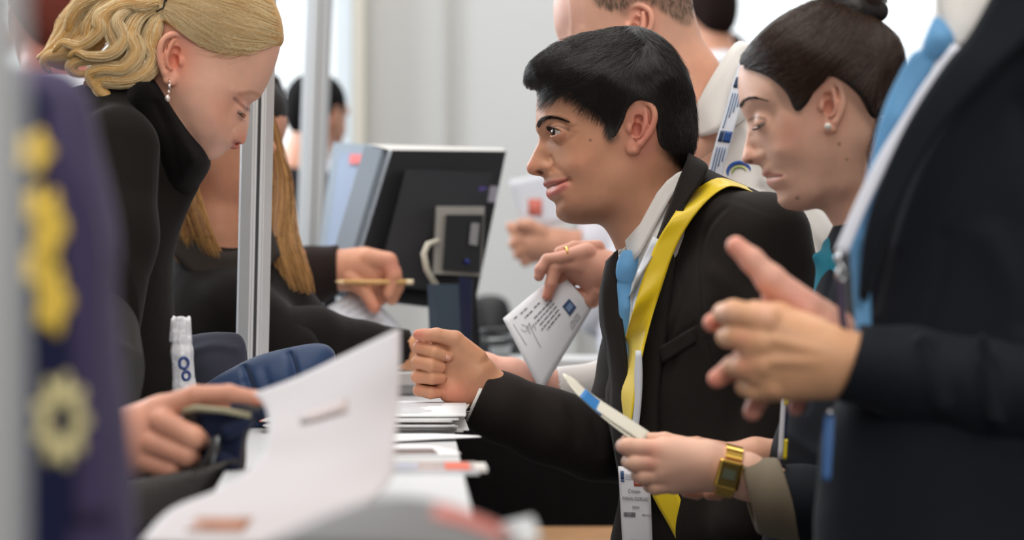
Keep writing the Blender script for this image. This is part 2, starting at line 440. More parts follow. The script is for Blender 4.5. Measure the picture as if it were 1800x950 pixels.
# ---------------------------------------------------------------- people: shared builders
def eye_frame(alpha, beta, face, side):
    a, b = math.radians(alpha), math.radians(beta)
    f = np.array([face * math.cos(a), math.sin(a), 0.0]); up = np.array([face * math.sin(a), -math.cos(a), 0.0]); lat = np.array([0, 0, 1.0])
    f2 = f * math.cos(b) + lat * math.sin(b); l2 = lat * math.cos(b) - f * math.sin(b)
    m = np.array([1, 1, side])
    return f2 * m, up, l2 * m
def lids(vol, E, R, fr, up_a, lo_a, fm=-62, fl=78, tilt=0.0, th=2.4, k=6.0):
    """eyelids round an eyeball: cover it with skin and cut the opening"""
    f, up, la = fr; E = np.array(E, float); m = R + 24
    vol.ell(E, (R + th,) * 3, k)
    q = vol.sub(E - m, E + m); sl, (X, Y, C) = q
    x, y, z = X - E[0], Y - E[1], C - E[2]
    pf = x * f[0] + y * f[1] + z * f[2]; pu = x * up[0] + y * up[1] + z * up[2]; pl = x * la[0] + y * la[1] + z * la[2]
    r = np.sqrt(pf ** 2 + pu ** 2 + pl ** 2) + 1e-6
    az = np.degrees(np.arctan2(pl, pf)); el = np.degrees(np.arcsin(np.clip(pu / r, -1, 1)))
    t = np.clip((az - fm) / (fl - fm), 0, 1); sh = np.maximum(np.sin(np.pi * t), 0) ** 0.75
    tl = tilt * (t - 0.5)
    op = np.maximum(el - (tl + up_a * sh), (tl + lo_a * sh) - el)
    op = np.maximum(op, np.maximum(fm - az, az - fl)) * np.radians(1) * R
    op = np.maximum(op, r - (R + 16)); op = np.maximum(op, (R - 7) - r)
    vol.F[sl] = smax(vol.F[sl], -op.astype(np.float32), 1.2)
def eyeball(space, E, R, fr, mat, parent, name='eye'):
    V, F = ball_vf((0, 0, 0), R * space.k, 32, 24)
    o = mesh_obj(name, np.array(V) + 0, F, mat, None, None)
    o.location = (0, 0, 0); me = o.data
    # undo the re-basing of mesh_obj: centre the ball on its origin, gaze along +Z
    me.vertices.foreach_set('co', np.array(V, np.float32).ravel()); me.update()
    w = space.w([E])[0]; tip = space.w([np.array(E) + fr[0] * R])[0]
    o.rotation_euler = Vector(tip - w).to_track_quat('Z', 'Y').to_euler()
    o.parent = parent; o.location = Vector(w) - parent.location
    return o
def ear(vol, O, ux, uy, w, h, cb, fl, side=1, k=3.5, lobe=1.0):
    O = np.array(O, float); ux = np.array(ux, float); uy = np.array(uy, float)
    def p(x, y, z=0.0):
        q = O + ux * x * w + uy * y * h; return (q[0], q[1], side * (cb + fl * max(x, 0) + z * h))
    r = 0.058 * h
    # plate behind the bowl
    for x, y, rr in ((0.45, 0.30, 0.20), (0.52, 0.5, 0.17), (0.38, 0.68, 0.14), (0.3, 0.42, 0.16)):
        c = p(x, y, -0.12); vol.ell(c, (rr * h, rr * h, 0.07 * h), 6)
    hel = [(0.22, 0.42), (0.10, 0.30), (0.10, 0.15), (0.28, 0.045), (0.56, 0.025), (0.82, 0.10), (0.95, 0.25), (0.95, 0.40), (0.86, 0.56), (0.70, 0.70), (0.52, 0.81)]
    hs = smooth_poly(hel, 4, False); m = len(hs) - 1
    vol.chain([p(q[0], q[1], -0.05 + 0.05 * min(1, i / 12)) + (r * min(1.0, 0.7 + i / 30),) for i, q in enumerate(hs)], 1.5)
    ah = smooth_poly([(0.60, 0.15, 0.0, 0.7), (0.67, 0.30, 0.01, 0.9), (0.66, 0.45, 0.02, 1.0), (0.55, 0.60, 0.015, 0.95), (0.36, 0.67, 0.02, 0.9)], 4, False)
    vol.chain([p(x, y, z) + (r * s,) for x, y, z, s in ah], 1.5)
    vol.chain([p(0.66, 0.36, -0.01) + (r * 0.8,), p(0.42, 0.22, -0.02) + (r * 0.7,)], k)
    vol.ell(p(0.10, 0.49, 0.035), (0.07 * h, 0.10 * h, 0.06 * h), 3)                     # tragus
    vol.ell(p(0.36, 0.52, 0.02), (0.092 * h, 0.15 * h, 0.17 * h), 2, True)              # bowl
    vol.ell(p(0.40, 0.33, 0.03), (0.085 * h, 0.09 * h, 0.11 * h), 2, True)
    vol.ell(p(0.78, 0.30, 0.02), (0.028 * h, 0.15 * h, 0.035 * h), 2, True, rot=-6 * side if False else 0)
    vol.ell(p(0.26, 0.87, -0.03), (0.12 * h * lobe, 0.13 * h, 0.055 * h), 8)               # lobe
    vol.chain([p(0.5, 0.80, 0) + (r,), p(0.36, 0.93, 0) + (r * 0.9,), p(0.16, 0.93, -0.02) + (r * 0.7,)], 5)
    return p
def paint(V, base, jobs):
    """jobs: ('line'|'spot'|'poly', pts, width, rgb, amount)"""
    C = np.tile(lin(*base), (len(V), 1)).astype(np.float32); U, W = V[:, 0], V[:, 1]
    for kind, pts, wd, rgb, am in jobs:
        if kind == 'line': a = np.exp(-(seg_dist(U, W, pts) / wd) ** 4)
        elif kind == 'spot': a = np.exp(-((U - pts[0]) ** 2 + (W - pts[1]) ** 2) / wd ** 2)
        elif kind == 'vell': a = np.exp(-((U - pts[0]) / pts[2]) ** 2 - ((W - pts[1]) / pts[3]) ** 2)
        else: a = sstep(wd, -wd, poly_sdf(U, W, smooth_poly(pts, 5)))
        a = (a * am)[:, None]; C = C * (1 - a) + lin(*rgb) * a
    return C.astype(np.float32)
def bil(A, ax0, ax1, u, v):
    fu = np.clip((u - ax0[0]) / (ax0[1] - ax0[0]), 0, len(ax0) - 1.001); fv = np.clip((v - ax1[0]) / (ax1[1] - ax1[0]), 0, len(ax1) - 1.001)
    i = fu.astype(int); j = fv.astype(int); a = fu - i; b = fv - j
    return A[i, j] * (1 - a) * (1 - b) + A[i + 1, j] * a * (1 - b) + A[i, j + 1] * (1 - a) * b + A[i + 1, j + 1] * a * b
def flow_strands(space, vol, region, guides, n, length, steps=16, lift=(1, 6), far=0.25, jitter=0.12, wave=(0, 60), clump=0.0, lift_pow=1.0, curl=0.0, margin=4.0):
    """strands that lie on the swollen surface of vol (its S field), rooted in region, following guides"""
    gp = []; gt = []
    for g in guides:
        q = smooth_poly(g, 6, False); t = np.gradient(q, axis=0); t /= np.linalg.norm(t, axis=1, keepdims=True) + 1e-9; gp.append(q); gt.append(t)
    gp = np.concatenate(gp); gt = np.concatenate(gt)
    rg = np.asarray(smooth_poly(region, 4)); lo, hi = rg.min(0), rg.max(0); pts = np.zeros((0, 2))
    while len(pts) < n:
        q = lo + RNG.random((n * 3, 2)) * (hi - lo); q = q[inside(q[:, 0], q[:, 1], rg)]; pts = np.concatenate([pts, q])
    pts = pts[:n]
    side = np.where(RNG.random(n) < far, -1.0, 1.0); lf = RNG.uniform(lift[0], lift[1], n); ph = RNG.uniform(0, 6.28, n)
    L = RNG.uniform(length[0], length[1], n); ang = RNG.normal(0, jitter, n)
    if clump > 0:
        nc = max(8, n // 14); cen = pts[RNG.integers(0, n, nc)]
        d = ((pts[:, None] - cen[None]) ** 2).sum(2); j = d.argmin(1); rr = RNG.uniform(0, clump, n)[:, None]
        pts = pts * (1 - rr) + cen[j] * rr; ang = ang * 0.5 + RNG.normal(0, jitter, nc)[j]; ph = RNG.uniform(0, 6.28, nc)[j] + RNG.normal(0, 0.2, n)
    ax0, ax1 = vol.ax[0], vol.ax[1]; Su, Sv = np.gradient(vol.S, vol.st)
    pos = pts.copy(); out = []; c_last = None
    for s in range(steps):
        Sx = bil(vol.S, ax0, ax1, pos[:, 0], pos[:, 1]); c = np.sqrt(np.maximum(Sx, 0.0)) 
        nx = -bil(Su, ax0, ax1, pos[:, 0], pos[:, 1]); ny = -bil(Sv, ax0, ax1, pos[:, 0], pos[:, 1]); nz = 2 * c
        ln = np.sqrt(nx ** 2 + ny ** 2 + nz ** 2) + 1e-6
        t = s / (steps - 1); h = lf * (0.15 + 0.85 * t ** lift_pow)
        d2 = ((pos[:, None] - gp[None]) ** 2).sum(2); wgt = 1 / (d2 + 60) ** 1.5; dr = (wgt[..., None] * gt[None]).sum(1); dr /= np.linalg.norm(dr, axis=1, keepdims=True) + 1e-9
        a = ang + curl * t; dr = np.stack([dr[:, 0] * np.cos(a) - dr[:, 1] * np.sin(a), dr[:, 0] * np.sin(a) + dr[:, 1] * np.cos(a)], 1)
        wv = wave[0] * np.sin(2 * np.pi * t * L / wave[1] + ph) * min(1, 2 * t)
        out.append(np.stack([pos[:, 0] + nx / ln * h - dr[:, 1] * wv, pos[:, 1] + ny / ln * h + dr[:, 0] * wv, side * (c + nz / ln * h)], 1))
        pos = pos + dr * (L / (steps - 1))[:, None]
    A = np.stack(out, 1)
    sd = bil(vol.sd, ax0, ax1, A[..., 0].ravel(), A[..., 1].ravel()).reshape(A.shape[:2])
    res = []
    for a, o in zip(A, sd > margin):
        m = int(np.argmax(o)) if o.any() else steps
        if m >= 4: res.append(space.w(a[:m]))
    return res
def lock(space, center, n, spread, taper=0.35, wob=0.6):
    """a lock of hair: strands around a path (u,v,c) of control points; spread = radius in units"""
    q = smooth_poly(center, 8, False); m = len(q); res = []
    t = np.gradient(q, axis=0); t /= np.linalg.norm(t, axis=1, keepdims=True); z = np.array([0, 0, 1.0])
    n1 = np.cross(t, z); n1 /= np.linalg.norm(n1, axis=1, keepdims=True) + 1e-9; n2 = np.cross(t, n1); s = np.linspace(0, 1, m)
    prof = np.minimum(1, 0.55 + 1.5 * s) * (1 - (1 - taper) * s ** 2.2)
    for i in range(n):
        r = math.sqrt(random.random()); a = random.uniform(0, 6.283); ph = random.uniform(0, 6.28); fr = random.uniform(1, 2.5)
        ox = r * math.cos(a) + 0.12 * wob * np.sin(fr * 6.28 * s + ph); oy = r * math.sin(a) * 0.8 + 0.12 * wob * np.cos(fr * 6.28 * s + ph)
        e = int(m * random.uniform(0.82, 1.0))
        pth = q + (n1 * ox[:, None] + n2 * oy[:, None]) * spread * prof[:, None]
        res.append(space.w(pth[:max(e, 4)]))
    return res
def lock_core(vol, center, r, k=6):
    q = smooth_poly(center, 4, False); m = len(q)
    vol.chain([(p[0], p[1], p[2], r * (0.6 + 0.6 * min(1, 3 * i / m)) * (1 - 0.65 * (i / m) ** 2)) for i, p in enumerate(q)], k)
def brow(space, vol, line, width, n, mat, parent, side=1, length=14):
    q = smooth_poly(line, 8, False); m = len(q); cs = []
    for i in range(n):
        t = random.random(); j = min(int(t * (m - 1)), m - 2); p = q[j] + (q[j + 1] - q[j]) * random.random(); d = (q[j + 1] - q[j]); d = d / np.linalg.norm(d)
        nrm = np.array([-d[1], d[0]]); w = width * (1 - 0.75 * t ** 1.5) * random.uniform(-0.5, 0.5); p = p[:2] + nrm * w
        dirv = d + nrm * (-0.15 * np.sign(w) * abs(w) / width + 0.35 * (1 - t) * (1 if nrm[1] < 0 else -1)); dirv /= np.linalg.norm(dirv)
        pts = []
        for s in np.linspace(0, 1, 5):
            x = p + dirv * s * length * random.uniform(0.7, 1); S = float(bil(vol.S, vol.ax[0], vol.ax[1], np.array([x[0]]), np.array([x[1]]))[0])
            pts.append((x[0], x[1], side * (math.sqrt(max(S, 0)) + 0.6 + 1.6 * s)))
        cs.append(space.w(pts))
    return cs
def hand_from(vol, palm, fingers, k=3.0, kp=9.0):
    for a in palm: vol.cap(a[:3], a[4:7], a[3], a[7], kp)
    for f in fingers: vol.chain(f, k)
def nail(space, p, n, along, w, l, mat, parent):
    """a small curved nail plate at p, facing n"""
    n = np.array(n, float); n /= np.linalg.norm(n); a = np.array(along, float); a -= n * (a @ n); a /= np.linalg.norm(a); b = np.cross(n, a)
    rows = []
    for i in range(5):
        t = i / 4 - 0.5; row = []
        for j in range(5):
            s = j / 4 - 0.5; ww = w * (1 - 0.5 * (2 * t) ** 2 * 0.5)
            row.append(space.w([np.array(p) + a * t * l + b * s * ww + n * (-(s * 2) ** 2 * w * 0.18 - (t * 2) ** 2 * 0.4)])[0])
        rows.append(row)
    return sheet_obj('fingernail', rows, 0.0005, mat, parent)

def legs(S, root, hip, knee, ankle, half, mat, d, r=(110, 84, 66), face=-1):
    """trousers and shoes that carry the figure on the floor"""
    f = floor_py(d); k = 2.9 / d; r = [i * k for i in r]; h = half * k
    tr = Vol((min(hip[0], knee[0], ankle[0]) - 190 * k, hip[1] - 140 * k, -h - 130 * k), (max(hip[0], knee[0], ankle[0]) + 190 * k, f, h + 130 * k), 14 * k)
    for sd in (1, -1): tr.chain([(hip[0], hip[1], sd * h * 0.8, r[0]), (knee[0], knee[1], sd * h, r[1]), (ankle[0], f - 70 * k, sd * h, r[2])], 30 * k)
    tr.plane((0, f - 60 * k, 0), (0, 1, 0)); tr.obj('trousers', S, mat, root)
    for sd in (1, -1):
        q = Vol((ankle[0] - 260 * k, f - 170 * k, sd * h - 85 * k), (ankle[0] + 260 * k, f + 40 * k, sd * h + 85 * k), 7 * k)
        q.chain([(ankle[0] - face * 40 * k, f - 60 * k, sd * h, 52 * k), (ankle[0] + face * 80 * k, f - 42 * k, sd * h, 46 * k), (ankle[0] + face * 170 * k, f - 36 * k, sd * h, 38 * k)], 20 * k)
        q.plane((0, f, 0), (0, 1, 0)); q.obj('shoe', S, M_LEATHER, root)
M_LEATHER = simple('black_leather', (18, 16, 16), 0.35)
# ---------------------------------------------------------------- the hall
def wbox(name, x0, x1, y0, y1, z0, z1, mat, parent=None, bev=0.0, label=None):
    return box_obj(name, ((x0 + x1) / 2, (y0 + y1) / 2, (z0 + z1) / 2), (x1 - x0, y1 - y0, z1 - z0), mat, parent, None, bev, label)
def struct(o): o['kind'] = 'structure'; return o
def px(x, d): return (x - 900) / FPX * d
def pz(y, d): return CAMZ - (y - 475) / FPX * d
M_WALL = simple('grey_partition', (196, 196, 194), 0.75, var=0.02, varscale=3)
M_TRIM = simple('partition_profile', (176, 174, 168), 0.5)
M_PILLAR = simple('beige_pillar', (198, 192, 178), 0.8)
M_FLOOR = simple('hall_carpet', (92, 94, 100), 0.95, var=0.15, varscale=60)
M_CEIL = simple('hall_ceiling', (214, 214, 212), 0.9)
M_WHITEF = simple('white_window_frame', (212, 220, 226), 0.5)
WD = 7.4
struct(wbox('floor', -6, 6, -3.2, 10.2, -0.1, 0, M_FLOOR))
struct(wbox('ceiling', -6, 6, -3.2, 10.2, 5.2, 5.3, M_CEIL))
# partition wall between the two windows, and the lintels round the windows
def wall_with_window(name, x0, x1, wx0, wx1, wz0, wz1, y, th=0.12):
    vf = [box_vf(((x0 + wx0) / 2, y, 2.6), (wx0 - x0, th, 5.2)), box_vf(((x1 + wx1) / 2, y, 2.6), (x1 - wx1, th, 5.2)), box_vf(((wx0 + wx1) / 2, y, wz0 / 2), (wx1 - wx0, th, wz0)), box_vf(((wx0 + wx1) / 2, y, (wz1 + 5.2) / 2), (wx1 - wx0, th, 5.2 - wz1))]
    V, F = merge_vf(vf); return struct(mesh_obj(name, V, F, M_WALL, None, None, False))
xl0, xl1 = px(450, WD), px(622, WD)
wall_with_window('wall_back_left', -6, px(640, WD), -2.6, xl1, 1.46, 3.6, WD)
wall_with_window('wall_back_right', px(640, WD), 6, px(1215, WD), 3.4, 1.36, 3.6, WD)
struct(wbox('wall_left', -6.1, -6, -3.2, 10.2, 0, 5.2, M_WALL)); struct(wbox('wall_right', 6, 6.1, -3.2, 10.2, 0, 5.2, M_WALL)); struct(wbox('wall_rear', -6, 6, -3.3, -3.2, 0, 5.2, M_WALL))
M_SKYGLASS, _nt, _b = new_mat('bright_window'); 
for n in list(_nt.nodes):
    if n.type == 'BSDF_PRINCIPLED': _nt.nodes.remove(n)
_em = _nt.nodes.new('ShaderNodeEmission'); _em.inputs[0].default_value = (0.90, 0.96, 1.0, 1); _em.inputs[1].default_value = 1.5
_tc = _nt.nodes.new('ShaderNodeTexCoord'); _ns = _nt.nodes.new('ShaderNodeTexNoise'); _ns.inputs['Scale'].default_value = 1.6; _cr = _nt.nodes.new('ShaderNodeValToRGB')
_cr.color_ramp.elements[0].color = (0.80, 0.88, 0.93, 1); _cr.color_ramp.elements[0].position = 0.35; _cr.color_ramp.elements[1].color = (0.97, 1, 1, 1); _cr.color_ramp.elements[1].position = 0.6
_nt.links.new(_tc.outputs['Object'], _ns.inputs['Vector']); _nt.links.new(_ns.outputs['Fac'], _cr.inputs[0]); _nt.links.new(_cr.outputs[0], _em.inputs[0])
_nt.links.new(_em.outputs[0], _nt.nodes['Material Output'].inputs[0])
def window(name, x0, x1, z0, z1, y, bars, mat):
    o = struct(wbox(name, x0, x1, y - 0.02, y + 0.0, z0, z1, mat))
    f = [box_vf(((x0 + x1) / 2, y - 0.05, z), (x1 - x0, 0.07, 0.05)) for z in (z0 + 0.025, z1 - 0.025)] + [box_vf((x, y - 0.05, (z0 + z1) / 2), (0.055, 0.07, z1 - z0)) for x in [x0 + 0.03] + bars + [x1 - 0.03]]
    V, F = merge_vf(f); mesh_obj('window_frame', V, F, M_WHITEF, o, None, False)
    return o
window('window_1', -2.6, xl1, 1.46, 3.6, WD + 0.04, [px(555, WD)], M_SKYGLASS)
window('window_2', px(1215, WD), 3.4, 1.36, 3.6, WD + 0.04, [px(1760, WD)], M_SKYGLASS)
struct(wbox('trim_1', px(782, WD - .07), px(790, WD - .07), WD - 0.085, WD - 0.06, 0, 4.6, M_TRIM))
struct(wbox('trim_2', px(622, WD - .1), px(642, WD - .1), WD - 0.16, WD - 0.06, 0, 4.8, M_PILLAR))
struct(wbox('trim_3', px(1010, WD - .07), px(1016, WD - .07), WD - 0.085, WD - 0.06, 0, 4.6, M_TRIM))

# ---------------------------------------------------------------- posts
M_ALU = simple('aluminium', (204, 206, 208), 0.42, 0.35, bump=(600, 0.1, 0.0004))
M_ALUD = simple('aluminium_groove', (150, 150, 152), 0.5, 0.4)
def profile_post(name, x, y, r, z0, z1, lean, label, cat='post'):
    """octagonal slotted exhibition upright"""
    t = empty(name, (x, y, z0), label, cat)
    pts = []
    for s in range(4):
        a = s * math.pi / 2
        prof = [(-0.95, 0.42), (-0.95, 0.30), (-0.55, 0.30), (-0.55, 0.22), (-0.92, 0.16)] 
        base = [(1.0, -0.42), (1.0, -0.34), (0.93, -0.33), (0.93, -0.27), (1.0, -0.26), (1.0, -0.11), (0.74, -0.11), (0.74, -0.3), (0.5, -0.3), (0.5, 0.3), (0.74, 0.3), (0.74, 0.11), (1.0, 0.11), (1.0, 0.26), (0.93, 0.27), (0.93, 0.33), (1.0, 0.34), (1.0, 0.42)]
        for u, v in base: pts.append((r * (u * math.cos(a) - v * math.sin(a)), r * (u * math.sin(a) + v * math.cos(a))))
    n = len(pts); V = []; F = []
    rot = math.radians(14)
    for z in (z0, z1):
        for u, v in pts:
            uu, vv = u * math.cos(rot) - v * math.sin(rot), u * math.sin(rot) + v * math.cos(rot)
            V.append((x + uu + lean * (z - z0), y + vv, z))
    for i in range(n): F.append((i, (i + 1) % n, n + (i + 1) % n, n + i))
    F.append(tuple(range(n - 1, -1, -1))); F.append(tuple(range(n, 2 * n)))
    mesh_obj('upright', np.array(V), F, M_ALU, t, None, False)
    core = [(x + 0, y, z0), (x + lean * (z1 - z0), y, z1)]; tube_obj('core', core, r * 0.52, M_ALUD, t, 16)
    V, F = box_vf((x, y, z0 + 0.006), (r * 4, r * 4, 0.012), None, 0.002); mesh_obj('foot_plate', V=np.array(V), Fq=F, mat=M_ALU, parent=t, smooth=False)
    return t
D1 = 3.06; x1 = px(443, D1); 
profile_post('exhibition_post', x1 - 0.022 * (pz(630, D1) - 1.04), D1, 27.5 / FPX * D1, 1.0405, 2.5, 0.022, 'slotted aluminium post standing between the blonde woman and the long-haired woman')
D2 = 5.0; t = profile_post('exhibition_post', px(546, D2) - 0.035 * pz(430, D2), D2, 23 / FPX * D2, 0, 2.7, 0.035, 'pale blue-grey slotted post in front of the bright window')
D0 = 0.85; t = profile_post('exhibition_post', px(-22, D0), D0, 60 / FPX * D0, 0, 2.4, 0.0, 'grey post very close, cut by the edge of the view beside the purple coat')

# ---------------------------------------------------------------- the counter
TZ = 1.040
M_TABLE = simple('white_laminate', (210, 211, 213), 0.35)
def tx(y): return -0.0505 - 0.040 * (y - 2.3)      # right edge of the counter
tb = empty('counter', (-0.22, 2.9, 0), 'white counter running away from us, papers and badges along its edge', 'counter')
ya, yb = 1.72, 4.55; wdt = 0.30
V = [(-0.225, ya, TZ - .035), (tx(ya), ya, TZ - .035), (tx(yb), yb, TZ - .035), (-0.440, yb, TZ - .035)]; V += [(a, b, TZ) for a, b, c in V]
mesh_obj('worktop', np.array(V), [(3, 2, 1, 0), (4, 5, 6, 7), (0, 1, 5, 4), (1, 2, 6, 5), (2, 3, 7, 6), (3, 0, 4, 7)], M_TABLE, tb, None, False)
V = [(-0.19, ya + .02, 0), (tx(ya) - 0.03, ya + .02, 0), (tx(yb) - 0.03, yb - .02, 0), (-0.40, yb - .02, 0)]; V += [(a, b, TZ - .035) for a, b, c in V]
mesh_obj('base_cabinet', np.array(V), [(3, 2, 1, 0), (4, 5, 6, 7), (0, 1, 5, 4), (1, 2, 6, 5), (2, 3, 7, 6), (3, 0, 4, 7)], M_TABLE, tb, None, False)
# ---------------------------------------------------------------- the young man in the dark suit
M_SKIN = skin_mat('skin'); M_SKIN2 = skin_mat('skin_soft', 0.5)
M_HAIR_BLACK = hair_mat('black_hair', (11, 9, 8), (40, 32, 28), 0.30, 0.55)
M_BROW = hair_mat('brow_hair', (26, 19, 16), (48, 35, 28), 0.6, 0.2)
M_NAIL = simple('nail', (214, 160, 142), 0.3)
M_SUIT = cloth_mat('dark_suit', (36, 31, 29), 0.75)
M_SHIRT = cloth_mat('white_shirt', (232, 228, 224), 0.8, 1600, 0.2, 0.05, 0.02)
M_TIE = cloth_mat('blue_tie', (106, 160, 206), 0.45, 2200, 0.25, 0.2, 0.1)
M_EYE_BROWN = eye_mat('brown_eye', (50, 32, 22))

def build_man():
    S = Space(2.9)
    root = empty('person', S.w([(1250, floor_py(2.9), 0)])[0], 'smiling young man in dark suit and blue tie, one fist stretched over the white counter', 'person', 'staff behind the counter')
    # ---- body: head, neck, trunk, fist arm
    face = [(947, 157), (944, 175), (942.5, 194), (942, 210), (941.5, 222), (943, 231), (947.5, 239), (946, 250), (941, 261), (931, 281), (926, 291), (926.5, 300), (931, 306), (941, 309), (951, 310.5), (956, 314), (956, 319), (954.5, 323), (956.5, 328), (961.5, 331.5), (959.5, 336), (960.5, 344), (966, 351), (974, 356), (977, 363), (977, 373), (981, 383), (996, 392), (1023, 395), (1056, 394), (1090, 400), (1130, 392), (1170, 350), (1195, 300), (1208, 262), (1214, 225), (1211, 175), (1193, 125), (1152, 84), (1097, 68), (1032, 80), (978, 100), (954, 128)]
    ctrl = [(1120, 160, 108), (1150, 210, 104), (1060, 140, 98), (1010, 140, 84), (975, 160, 58), (1165, 150, 92), (1090, 230, 100), (1090, 100, 72), (1190, 190, 56),
            (1040, 200, 84), (1000, 200, 70), (968, 195, 48), (958, 215, 40), (1015, 232, 74), (1045, 260, 84), (1090, 280, 92), (1018, 275, 74), (1000, 292, 62),
            (984, 262, 47), (962, 250, 17), (966, 238, 27), (954, 262, 13.5), (945, 282, 13), (940, 297, 14), (960, 295, 22), (962, 283, 18), (977, 300, 36), (967, 317, 29), (975, 322, 37), (995, 322, 50),
            (972, 343, 30), (985, 345, 44), (985, 365, 34), (1000, 380, 37), (1010, 345, 57), (1040, 330, 74), (1080, 345, 80), (1100, 300, 92), (1050, 378, 60), (1110, 370, 66), (1020, 380, 48), (1150, 280, 92), (1160, 330, 60)]
    rid = [([(974, 294), (990, 308), (1000, 322)], -2.8, 5), ((1012, 298), 4.5, 20), ([(958, 324), (972, 320.5), (992, 319)], 3.2, 4), ([(963, 341), (976, 337), (990, 328)], 4.6, 5.5),
           ([(960, 331), (974, 327), (995, 319.5), (1000, 317)], -5.0, 2.4), ((1001, 319), -2.5, 5), ([(970, 356), (985, 352)], -2.5, 5), ((988, 372), 3.5, 12),
           ([(968, 277), (973.5, 290), (969, 303)], -4, 3), ((961, 294), 4.5, 8.5), ([(946, 221), (970, 212), (1000, 220)], 4.0, 8), ((985, 235), -9, 15), ([(976, 252), (995, 252), (1008, 244)], -1.8, 4),
           ([(1002, 228), (1012, 226)], -1.2, 2), ([(1003, 236), (1014, 240)], -1.0, 2), ((1075, 315), 2.0, 22), ([(1040, 300), (1035, 350)], -2.0, 16)]
    v = Vol((915, 60, -150), (1240, 480, 150), 1.9)
    v.relief(face, ctrl, 2, rid)
    headS = v
    E = (984.5, 235.5, 42); R = 17.2
    for sd in (1, -1):
        fr = eye_frame(2, 14, -1, sd); e = (E[0], E[1], sd * E[2])
        lids(v, e, R, fr, 21, -17, -58, 80, tilt=-2)
        v.ell((949, 304, sd * 9), (8, 3.6, 5.5), 3, True)
        ear(v, (1099, 189, 0), (0.985, -0.10, 0), (-0.05, 1.0, 0), 49, 90, 97, 18, sd)
    v.chain([(1112, 300, 0, 76), (1140, 370, 0, 72), (1172, 460, 0, 82)], 26)
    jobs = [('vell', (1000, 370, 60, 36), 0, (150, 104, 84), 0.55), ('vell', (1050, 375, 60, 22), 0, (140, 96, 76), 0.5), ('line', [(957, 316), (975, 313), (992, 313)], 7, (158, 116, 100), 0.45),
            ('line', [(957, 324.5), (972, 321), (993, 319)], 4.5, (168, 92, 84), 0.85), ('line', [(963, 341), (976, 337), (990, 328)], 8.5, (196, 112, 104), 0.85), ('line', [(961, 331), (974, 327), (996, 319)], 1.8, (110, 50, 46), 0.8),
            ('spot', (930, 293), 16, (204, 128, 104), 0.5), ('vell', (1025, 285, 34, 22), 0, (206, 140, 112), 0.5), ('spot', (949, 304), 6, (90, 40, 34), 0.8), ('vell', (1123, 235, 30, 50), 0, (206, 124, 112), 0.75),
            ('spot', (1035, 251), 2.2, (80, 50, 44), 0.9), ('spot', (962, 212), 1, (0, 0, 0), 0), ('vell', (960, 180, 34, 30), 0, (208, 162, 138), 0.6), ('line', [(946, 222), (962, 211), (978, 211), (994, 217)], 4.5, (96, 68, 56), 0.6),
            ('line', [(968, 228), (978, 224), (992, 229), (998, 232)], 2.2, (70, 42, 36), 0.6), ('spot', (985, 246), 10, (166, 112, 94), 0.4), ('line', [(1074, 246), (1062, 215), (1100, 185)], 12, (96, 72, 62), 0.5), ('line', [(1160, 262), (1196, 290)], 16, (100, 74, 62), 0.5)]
    base = (196, 142, 112)
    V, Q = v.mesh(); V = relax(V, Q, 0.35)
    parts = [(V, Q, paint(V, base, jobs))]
    # fist arm (far arm)
    fx = Vol((715, 565, -95), (925, 770, 75), 1.5)
    hand_from(fx, [(762, 628, -14, 26, 838, 655, -10, 30), (770, 668, -14, 26, 836, 682, -10, 30), (806, 616, 6, 21, 842, 652, 2, 26), (790, 690, 2, 19, 836, 694, -4, 23), (838, 668, -8, 36, 895, 706, -12, 38), (842, 684, -8, 30, 905, 726, -12, 36)], [], 3, 12)
    fin = [[(788, 604, -26, 14), (742, 606, -8, 12.5), (738, 611, 10, 12), (764, 619, 24, 11.5), (789, 627, 18, 9.5)],
           [(784, 632, -28, 14), (740, 632, -10, 12.5), (735, 637, 12, 12), (758, 641, 27, 12), (776, 645, 19, 10)],
           [(784, 658, -28, 13), (738, 660, -10, 12), (734, 662.5, 10, 11.5), (760, 664, 25, 11.5), (777, 664.5, 18, 9.5)],
           [(784, 682, -26, 12), (742, 684, -10, 11.5), (737, 686, 7, 11), (758, 690, 20, 11), (772, 690, 14, 9.5)]]
    for f in fin: fx.chain(f, 2.2)
    fx.chain([(838, 632, 6, 20), (800, 597, 14, 15.5), (768, 589, 20, 12.5), (746, 589, 20, 11), (736, 588, 19, 9.5)], 4)
    # creases of the palm
    fx.cap((792, 606, 4), (768, 606, 4), 12, 12, 5)
    for pl in ([(786, 676, 24), (777, 700, 22), (772, 713, 16)],):
        fx.chain([p + (1.3,) for p in pl], 3, True)
    V2, Q2 = fx.mesh(); V2 = relax(V2, Q2, 0.3)
    fj = [('spot', (735, 588), 16, (216, 128, 112), 0.7), ('vell', (800, 690, 40, 20), 0, (208, 128, 104), 0.7), ('spot', (840, 620), 24, (202, 146, 108), 0.5)]
    for f in fin:
        for a in (1, 3): fj.append(('spot', (f[a + 1][0], f[a + 1][1]), 7, (204, 136, 110), 0.5))
    parts.append((V2, Q2, paint(V2, (198, 144, 112), fj)))
    # hidden trunk and arms under the clothes
    b = Vol((860, 380, -330), (1470, 1500, 330), 14)
    b.chain([(1172, 440, 0, 70), (1215, 540, 0, 84), (1260, 760, 0, 100), (1330, 1100, 0, 120)], 40)
    b.chain([(900, 722, -22, 28), (1000, 766, -66, 32), (1110, 770, -135, 40), (1180, 560, -190, 70), (1200, 500, -60, 80)], 40)
    b.chain([(1230, 520, 40, 60), (1325, 470, 130, 46), (1355, 720, 170, 42), (1290, 880, 185, 36)], 40)
    V3, Q3 = b.mesh(); parts.append((V3, Q3, paint(V3, base, [])))
    Va, Qa, Ca = join_parts(parts)
    mesh_obj('body', S.w(Va), Qa[:, ::-1], M_SKIN, root, Ca)
